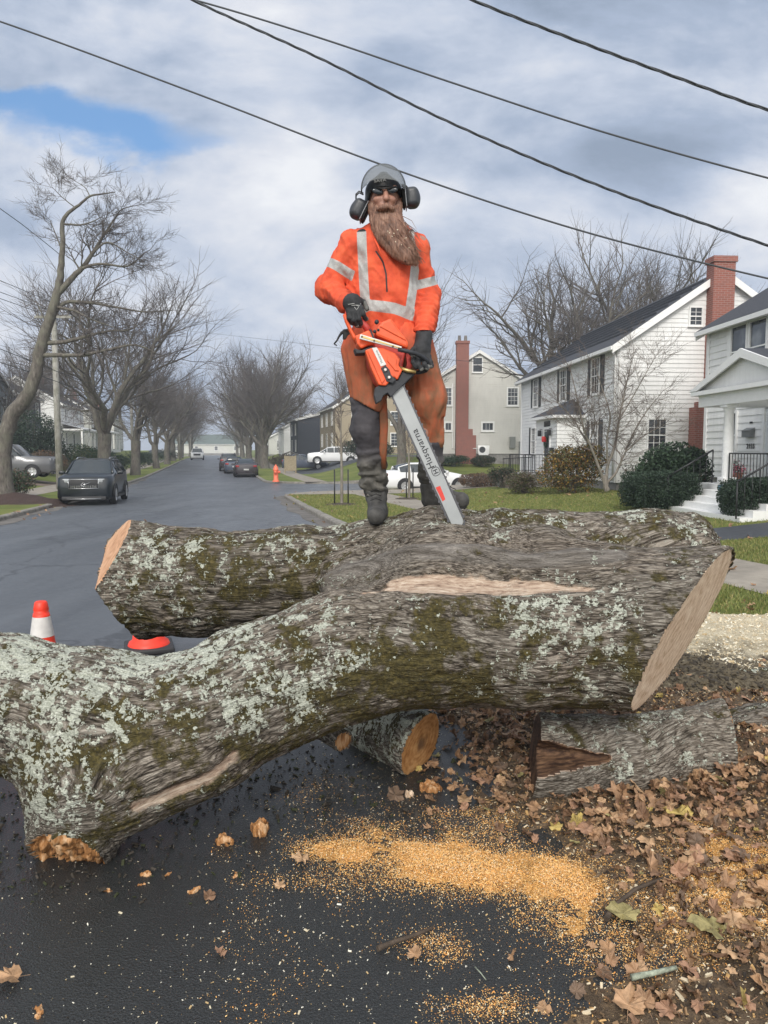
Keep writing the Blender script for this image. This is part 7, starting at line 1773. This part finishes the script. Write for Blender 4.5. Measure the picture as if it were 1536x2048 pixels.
    for i in range(gl[0], gl[1]+1):
        s_ = ST[i]; pr = prof(s_)
        if s_[4]-s_[3] < .2 and i not in (gl[0], gl[1]): continue
        for sg in (-1, 1):
            nx_ = ST[min(i+1, len(ST)-1)] if i == gl[0] else None
            if i == gl[0] or i == gl[1]: continue
            mb.tube([(sg*pr[4][0], s_[0], pr[4][1]), (sg*(pr[5][0]+.004), s_[0], pr[5][1])], .03, 6)
    for sg in (-1, 1):
        a = prof(ST[gl[0]]); b_ = prof(ST[gl[0]+1]); mb.tube([(sg*a[5][0], ST[gl[0]][0], a[5][1]), (sg*b_[5][0], ST[gl[0]+1][0], b_[5][1])], .035, 6)
        mb.tube([(sg*prof(ST[i])[5][0], ST[i][0], prof(ST[i])[5][1]+.005) for i in range(gl[0]+1, gl[1])], .032, 6)
        a = prof(ST[gl[1]-1]); b_ = prof(ST[gl[1]]); mb.tube([(sg*a[5][0], ST[gl[1]-1][0], a[5][1]), (sg*b_[5][0], ST[gl[1]][0], b_[5][1])], .04, 6)
    mb.build('pillars', col, root)
    rmat = rim or RIM
    wh0 = None
    for sx in (-1, 1):
        for wy in (wy0, wy1):
            if wh0 is None:
                wh0 = empty('wheel'); m1 = MB(); m1.lathe([(R_*.64, -.10), (R_*.93, -.105), (R_, -.07), (R_, .07), (R_*.93, .105), (R_*.64, .10)], 28); m1.build('tyre', RUB, wh0)
                m2 = MB(); m2.lathe([(R_*.64, .098), (R_*.60, .079), (0, .077)], 28); 
                for k in range(5):
                    a = 2*math.pi*k/5
                    for da in (-.13, .13): m2.prism([(R_*.08, -.028), (R_*.62, -.022), (R_*.62, .022), (R_*.08, .028)], 2, .0775, .098, M=Matrix.Rotation(a+da, 4, 'Z'))
                m2.lathe([(0, .104), (R_*.15, .102), (R_*.17, .078)], 14); m2.build('rim', rmat, wh0)
                pass; wh = wh0
            else: wh = copy_tree(wh0)
            wh.parent = root; wh.location = (sx*(w-.070), wy, R_); wh.rotation_euler = (0, sx*math.pi/2, 0)
    for wy in (wy0, wy1):
        for sx in (-1, 1):
            mb = MB(); pts = [(sx*(w+.004), wy+(R_+.05)*math.cos(R(a)), R_+(R_+.05)*math.sin(R(a))) for a in range(-10, 191, 20)]
            mb.tube(pts, .035, 6, flat=.6)
            mb.prism([((R_+.04)*math.cos(R(a))+wy, R_+(R_+.04)*math.sin(R(a))) for a in range(-20, 201, 20)], 0, sx*(w+.003) if sx < 0 else w-.30, -(w-.30) if sx < 0 else w+.003)  # filled black disc standing in for the arch's dark, shaded opening
            mb.build('wheel_arch', BPL, root)
    fz = ST[1][3]; gh = .27 if kind != 'sedan' else .17
    for sx in (-1, 1):
        mb = MB(); mb.rbox(-.19, .19, -.05, .05, -.07, .07, .03, M=Matrix.Translation((sx*(w*.70), -h+.06, fz-.10))@Matrix.Rotation(sx*.35, 4, 'Z')); mb.build('headlight', HLT, root)
        mb = MB(); mb.rbox(-.14, .14, -.04, .04, -.07, .07, .025, M=Matrix.Translation((sx*(w*.74), h-.035, ST[-2][3]-.10))@Matrix.Rotation(-sx*.3, 4, 'Z')); mb.build('tail_light', TLT, root)
        mb = MB(); mb.rbox(-.10, .10, -.05, .06, -.06, .07, .03, M=Matrix.Translation((sx*(w+.09), -h+1.5 if kind != 'pickup' else -h+2.0, ST[gl[0]][3]+.06))); mb.build('wing_mirror', col, root)
        mb = MB(); mb.box(sx*(w+.001)-.006, sx*(w+.001)+.006, -h+1.0, h-1.1, gc+.02, gc+.12); mb.build('side_sill', BPL, root)
    mb = MB(); gz0 = fz-.22-(gh-.17); mb.rbox(-w*.52, w*.52, -h-.025, -h+.06, gz0-.06, gz0+gh, .02); gr = mb.build('grille', BPL, root)
    mb = MB(); 
    for zz in (gz0-.055, gz0+gh-.005): mb.tube([(-w*.53, -h-.025, zz), (w*.53, -h-.025, zz)], .013, 6)
    for sx in (-1, 1): mb.tube([(sx*w*.53, -h-.025, gz0-.055), (sx*w*.53, -h-.025, gz0+gh-.005)], .013, 6)
    for k in range(15): xx = -w*.44+w*.88*k/14; mb.box(xx-.006, xx+.006, -h-.035, -h-.026, gz0-.04, gz0+.055)
    if name == 'parked_suv':
        for k in range(16): a0, a1 = 2*math.pi*k/16, 2*math.pi*(k+1)/16; mb.tube([(.06*math.cos(a0), -h-.045, gz0+.085+.06*math.sin(a0)), (.06*math.cos(a1), -h-.045, gz0+.085+.06*math.sin(a1))], .011, 5)
        mb.tube([(-.22, -h-.04, gz0+.0), (.22, -h-.04, gz0+.155)], .010, 5)
    mb.build('grille_bars', CHR, gr)
    for q_ in ((-w*.80, w*.80, -h-.03, -h+.1, gc-.02, gc+.13, .03), (-w*.72, w*.72, h-.08, h+.02, gc-.0, gc+.14, .03)): mb = MB(); mb.rbox(*q_); mb.build('bumper_trim', BPL, root)
    mb = MB(); mb.tube([(-w*.62, -h-.035, gc+.04), (w*.62, -h-.035, gc+.04)], .014, 6); mb.build('lower_strip', CHR, root)
    mb = MB(); mb.rbox(-.20, .20, h+.005, h+.03, ST[-1][3]-.30, ST[-1][3]-.18, .005); mb.build('rear_plate', PLT, root)
    if kind == 'suv':
        for sx in (-1, 1): mb = MB(); mb.tube([(sx*w*.62, -h+1.95, H-.01), (sx*w*.62, -h+2.2, H+.05), (sx*w*.62, h-.9, H+.045), (sx*w*.62, h-.65, H-.03)], .018, 6); mb.build('roof_rail', CHR if bright else BPL, root)
    return root
def heading(toward_cam=True): return math.atan(.2165/.9763)+(0 if toward_cam else math.pi)
NV2 = paint("deep_blue_paint", (.006, .010, .014)); SIL2 = paint("grey_paint", (.12, .122, .13)); WHT = paint("white_paint", (.78, .79, .80)); BLK2 = paint("dark_paint", (.045, .036, .042)); BL3 = paint("slate_blue_paint", (.06, .075, .11)); RED2 = paint("maroon_paint", (.10, .03, .03))
def car_at(px, D, **kw):
    x = (px-768)/F_PX*D; return (x, D, gz(x, D))
x, y, z = car_at(190, 28.2)
car('parked_suv', (x, y, z), heading()+R(-1), 4.43, 1.87, 1.65, NV2, "dark blue SUV with chrome framed grille parked facing the camera at the left kerb", 'suv', group=None)
x, y, z = car_at(491, 61.0); car('parked_sedan', (x, y, z), heading(False), 4.8, 1.85, 1.45, BLK2, "dark sedan seen from behind, nearest of the cars parked along the right kerb", 'sedan', group="cars parked along the right kerb")
x, y = xy(69.5, 1.3); c2 = car('parked_car', (x, y, gz(x, y)), heading(False), 4.4, 1.8, 1.48, BL3, "slate blue car just ahead of the nearest dark sedan", 'sedan', group="cars parked along the right kerb")
x, y = xy(76.5, .9); car('parked_car', (x, y, gz(x, y)), heading(False), 4.6, 1.85, 1.7, BLK2, "dark SUV, third of the cars parked along the right kerb", 'suv', group="cars parked along the right kerb", bright=False)
x, y = xy(86, 1.1); car('parked_car', (x, y, gz(x, y)), heading(False), 4.6, 1.8, 1.48, RED2, "maroon car, farthest of those parked along the right kerb", 'sedan', group="cars parked along the right kerb")
x, y, z = car_at(396, 122); car('pickup_truck', (x, y, z), heading(), 5.6, 2.0, 1.9, WHT, "white pickup truck driving toward the camera far up the street", 'pickup', 'truck')
x, y, z = car_at(853, 36.9); car('white_sedan', (x, y, float(roadz(35.5))), math.atan(.2165/.9763)+R(90)+R(1), 4.5, 1.82, 1.42, WHT, "white saloon car in the side street behind the man's legs", 'sedan')
x, y, z = car_at(8, 41.0); car('pickup_truck', (x, y, z), math.atan(.2165/.9763)+R(90)-R(4), 5.6, 2.0, 1.88, SIL2, "grey pickup truck nosing out of the driveway at the left edge", 'pickup', 'truck')
x, y, z = car_at(612, 70.0); car('driveway_car', (x, y, z+.05), R(88), 4.3, 1.8, 1.45, BL3, "dark blue car in the driveway beside the wooden noticeboard", 'sedan', group="cars in the far driveway")
x, y, z = car_at(668, 68.0); car('estate_car', (x, y, z+.02), R(-84), 4.8, 1.85, 1.6, WHT, "white estate car with red tail light in the far driveway, left of the man", 'suv', group="cars in the far driveway")
x, y, z = car_at(340, 128); car('parked_car', (x, y, z), heading()+R(80), 4.5, 1.8, 1.5, WHT, "white car glimpsed between the far left trees", 'sedan')
x, y, z = car_at(322, 118); car('parked_car', (x, y, z), heading()+R(80), 4.5, 1.8, 1.5, BLK2, "dark car beside the white one between the far left trees", 'sedan')
# ------------------------------------------------------------ traffic cones
CON = pmat("cone_orange", (.85, .045, .018), .45, var=.08, vscale=8); CWH = pmat("cone_white_band", (.68, .66, .64), .5, var=.1, vscale=20); CBS = pmat("cone_black_base", (.03, .03, .032), .6, bump=.3, bscale=60)
def cone(loc, rz, label, H=.71):
    root = empty('traffic_cone', loc, rz, label, "traffic cone", "orange traffic cones behind the trunk")
    mb = MB(); mb.rbox(-.19, .19, -.19, .19, 0, .05, .015); mb.build('base', CBS, root)
    rad = lambda z: .135-(.135-.035)*(z-.05)/(H-.05)
    mb = MB(); mb.lathe([(.165, .05), (.155, .075), (rad(.09), .09), (rad(H*.70), H*.70)], 32); mb.lathe([(rad(H*.87), H*.87), (rad(H*.9), H*.9), (.040, H*.9), (.044, H*.93), (.036, H*.99), (.028, H), (0, H)], 32); mb.lathe([(rad(H*.70)-.002, H*.70), (rad(H*.87)-.002, H*.87)], 32); mb.build('cone_body', CON, root)
    mb = MB(); mb.lathe([(rad(H*.70)+.001, H*.70), (rad(H*.87)+.001, H*.87)], 32); mb.build('reflective_band', CWH, root)
    return root
a = P(298, 1294, 5.9); cone((a.x, a.y, 0), R(20), "orange cone half hidden beneath the rear stem's sawn end")
a = P(91, 1443, 4.41); cone((a.x, a.y, 0), R(10), "orange and white banded cone standing on the road at far left", .71)
# ------------------------------------------------------------ hydrant, noticeboard, garden things
x, y, z = car_at(552, 46.5); hy = empty('fire_hydrant', (x, y, z), 0, "coral orange fire hydrant on the grass at the side street corner", "fire hydrant")
HYD = pmat("hydrant_paint", (.80, .17, .09), .5, var=.15, vscale=8)
k_ = 1.35
mb = MB(); mb.lathe([(.16, 0), (.17, .05), (.11, .07), (.105, .50), (.13, .52), (.13, .57), (.115, .60), (.10, .68), (.05, .75), (0, .76)], 20); mb.build('barrel', HYD, hy)
mb = MB(); mb.lathe([(.03, .74), (.035, .80), (0, .81)], 6); mb.build('top_nut', HYD, hy)
for a_ in (0, 90, 180):
    mb = MB(); mb.lathe([(.05, .09), (.055, .16), (.065, .165), (.065, .20), (0, .205)], 12, 0, Matrix.Rotation(R(a_), 4, 'Z')@Matrix.Translation((0, 0, .45))@Matrix.Rotation(R(90), 4, 'X')); mb.build('outlet_cap', HYD, hy)
hy.scale = (k_, k_, k_)
WOOD = pmat("weathered_board", (.30, .25, .17), .8, var=.25, vscale=10, bump=.3, bscale=30)
x, y, z = car_at(581, 64); nb = empty('noticeboard', (x, y, z), R(-5), "wooden noticeboard with a small roof beside the path beyond the side street", "noticeboard")
for sx in (-1, 1): mb = MB(); mb.box(sx*.48-.05, sx*.48+.05, -.05, .05, -.1, 1.62); mb.build('post', WOOD, nb)
mb = MB(); mb.box(-.428, .428, -.03, .03, .22, 1.5); mb.build('board', WOOD, nb)
mb = MB(); mb.prism([(-.68, 1.58), (0, 1.82), (.68, 1.58), (.68, 1.66), (0, 1.90), (-.68, 1.66)], 1, -.22, .22); mb.build('canopy', SLATE2, nb)
x, y, z = car_at(1476, 18.6); pot = empty('flower_pot', (x-.05, y, .79), 0, "pot of pink flowers on the porch house's porch", "flower pot")
mb = MB(); mb.lathe([(0, 0), (.11, 0), (.15, .22), (.165, .22), (.165, .26), (.13, .26), (.12, .2)], 18); mb.build('pot', pmat("terracotta", (.32, .14, .09), .8), pot)
r = np.random.RandomState(4); n = 260; T = np.array([(-.5, 0, 0), (0, -.4, .1), (.5, 0, 0), (0, .4, .1)]); V = np.einsum('nij,kj->nki', rots(n, 1, r), T)*.055+(r.normal(size=(n, 3))*[.12, .10, .07]+[0, 0, .36])[:, None]
mesh_np('blooms', V.reshape(-1, 3), (np.arange(n)*4)[:, None]+np.arange(4), [pmat("pink_petal", (.62, .16, .22), .6), MG], r.choice(2, n, p=[.65, .35]), smooth=False, parent=pot)
x, y, z = car_at(1444, 17.0); sg = empty('garden_sign', (x, y, z), 0, "small blue shield shaped garden sign on a thin stake by the white steps", "garden sign")
mb = MB(); mb.tube([(0, 0, -.1), (0, 0, .45)], .008, 6); mb.build('stake', IRON, sg)
mb = MB(); mb.prism([(-.09, .62), (.09, .62), (.10, .55), (.06, .45), (0, .40), (-.06, .45), (-.10, .55)], 1, -.012, -.004); mb.build('shield', pmat("sign_blue", (.10, .20, .30), .5), sg)
# ------------------------------------------------------------ utility poles and cables
POLE = tree_bark("pole_wood", (.20, .19, .17), (.33, .32, .29), (.42, .41, .38))
def upole(px, D, H, label, r=.15, arm=True, tr=False):
    x, y, z = car_at(px, D); root = empty('utility_pole', (x, y, z), 0, label, "utility pole", "utility poles along the left kerb")
    mb = MB(); mb.tube([(0, 0, -.3), (0, 0, H*.5), (0, 0, H)], [r, r*.88, r*.72], 14); mb.build('pole', POLE, root)
    if arm: mb = MB(); mb.box(-.9, .9, -.14, -.04, H-.6, H-.48); mb.build('cross_arm', POLE, root)
    if tr: mb = MB(); mb.lathe([(0, 0), (.22, .02), (.24, .1), (.24, .7), (.2, .78), (0, .8)], 16, 0, Matrix.Translation((.1, -.45, H-2.4))); mb.build('transformer', SIL2, root)
    for k in range(3 if arm else 0): mb = MB(); mb.lathe([(.02, 0), (.05, .03), (.035, .07), (.05, .1), (.02, .14)], 8, 0, Matrix.Translation((-.75+.75*k, -.09, H-.48))); mb.build('insulator', STONE, root)
    return root
upole(119.5, 37, 9.0, "tall pale utility pole beside the dark SUV, nearest of the line", .17)
upole(267, 66, 8.8, "utility pole right of the big street tree, second of the line", .15, tr=True)
upole(361, 116, 8.8, "third utility pole, thin and far up the street", .14, tr=False)
upole(383, 165, 8.6, "farthest thin utility pole near the white pickup", .14, tr=False)
CAB = pmat("black_cable", (.045, .05, .058), .6)
def cable(pts, r, label, twist=False, name='overhead_cable', n=60, grp="overhead cables crossing the sky"):
    "smooth curve through points given by pixel and distance, hanging between poles outside the frame"
    W_ = [P(*p) for p in pts]; P_ = []
    for i in range(len(W_)-1):
        for k in range(n):
            f = k/n; p0, p1, p2, p3 = W_[max(i-1, 0)], W_[i], W_[i+1], W_[min(i+2, len(W_)-1)]
            P_.append(.5*((2*p1)+(p2-p0)*f+(2*p0-5*p1+4*p2-p3)*f*f+(3*p1-p0-3*p2+p3)*f**3))
    P_.append(W_[-1]); mb = MB()
    # carried on well past the frame toward the next poles
    def ext(a, b_): e = (a-b_).normalized(); return [a+e*(22*k/40)+Vector((0, 0, .5*(k/40)**2)) for k in range(1, 41)]
    if pts[0][0] < 900 and pts[0][0] != 119: P_ = ext(P_[0], P_[1])[::-1]+P_
    if pts[-1][0] > 1500: P_ = P_+ext(P_[-1], P_[-2])
    if not twist: mb.tube(P_[::4]+[P_[-1]], r, 6)
    else:
        for ph in (0, 2.09, 4.19):
            L = 0; q = []
            for i, p in enumerate(P_):
                if i: L += (P_[i]-P_[i-1]).length
                a = L*7+ph; q.append(p+Vector((0, math.cos(a), math.sin(a)))*r*.85)
            mb.tube(q, r*.62, 5)
    tag(mb.build(name, CAB), label, "cable", grp)
cable([(-300, -50, 13), (0, 43, 12.5), (400, 190, 12.2), (768, 331, 12.0), (1150, 458, 11.8), (1536, 557, 11.5), (1800, 610, 11)], .014, "thin black cable passing just above the man's helmet")
cable([(280, -60, 10.5), (385, 0, 10.4), (640, 117, 10.2), (900, 245, 10), (1200, 372, 9.8), (1536, 491, 9.5), (1800, 570, 9.3)], .013, "thick twisted cable, middle of the thick ones, above the man's right shoulder side", True)
cable([(200, -45, 14), (400, 3, 13.8), (640, 76, 13.5), (900, 164, 13.2), (1200, 262, 13), (1536, 356, 12.6), (1800, 420, 12.4)], .015, "thin straight cable running between the two thick twisted ones")
cable([(800, -70, 9), (945, 0, 9), (1150, 80, 8.9), (1340, 150, 8.8), (1536, 220, 8.7), (1800, 300, 8.6)], .013, "thick twisted cable crossing the upper right corner", True)
for i, l in enumerate(([(-150, 330, 30), (0, 417, 32), (105, 497, 36), (119, 510, 37)], [(-150, 505, 34), (0, 561, 35), (119, 612, 37)], [(-150, 532, 34), (0, 584, 35), (119, 628, 37)], [(-150, 550, 34), (0, 597, 35), (119, 640, 37)], [(-120, 660, 30), (0, 698, 32), (119, 745, 37), (267, 800, 66)], [(-120, 700, 30), (0, 725, 32), (119, 765, 37), (267, 815, 66)])):
    cable(l, .016, ["uppermost thin cable at the left edge dropping to the nearest pole", "second cable from the top at the left edge", "third cable from the top at the left edge", "fourth cable from the top at the left edge, the last of the close trio", "fifth cable from the top at the left edge, passing the navy roof", "lowest cable at the left edge, below the navy roof line"][i], n=12, grp="cables at the left edge")
cable([(119, 640, 37), (267, 652, 66), (361, 660, 100), (560, 682, 60), (820, 712, 45), (1100, 735, 35)], .012, "faint thin cable crossing the sky low above the distant street", n=16, grp=None)
# ------------------------------------------------------------ thin moist air over the street
HZ = bpy.data.materials.new("moist_air"); HZ.use_nodes = True; _n = HZ.node_tree; _n.nodes.clear()
_v = _n.nodes.new('ShaderNodeVolumePrincipled'); _v.inputs['Color'].default_value = (.78, .85, .95, 1); _v.inputs['Density'].default_value = .0011; _v.inputs['Anisotropy'].default_value = .0
_o = _n.nodes.new('ShaderNodeOutputMaterial'); _n.links.new(_v.outputs[0], _o.inputs['Volume'])
mb = MB(); mb.box(-1600, 1600, -1600, 1900, -1.6, 24); hz = mb.build('haze', HZ); tag(hz, kind='stuff')
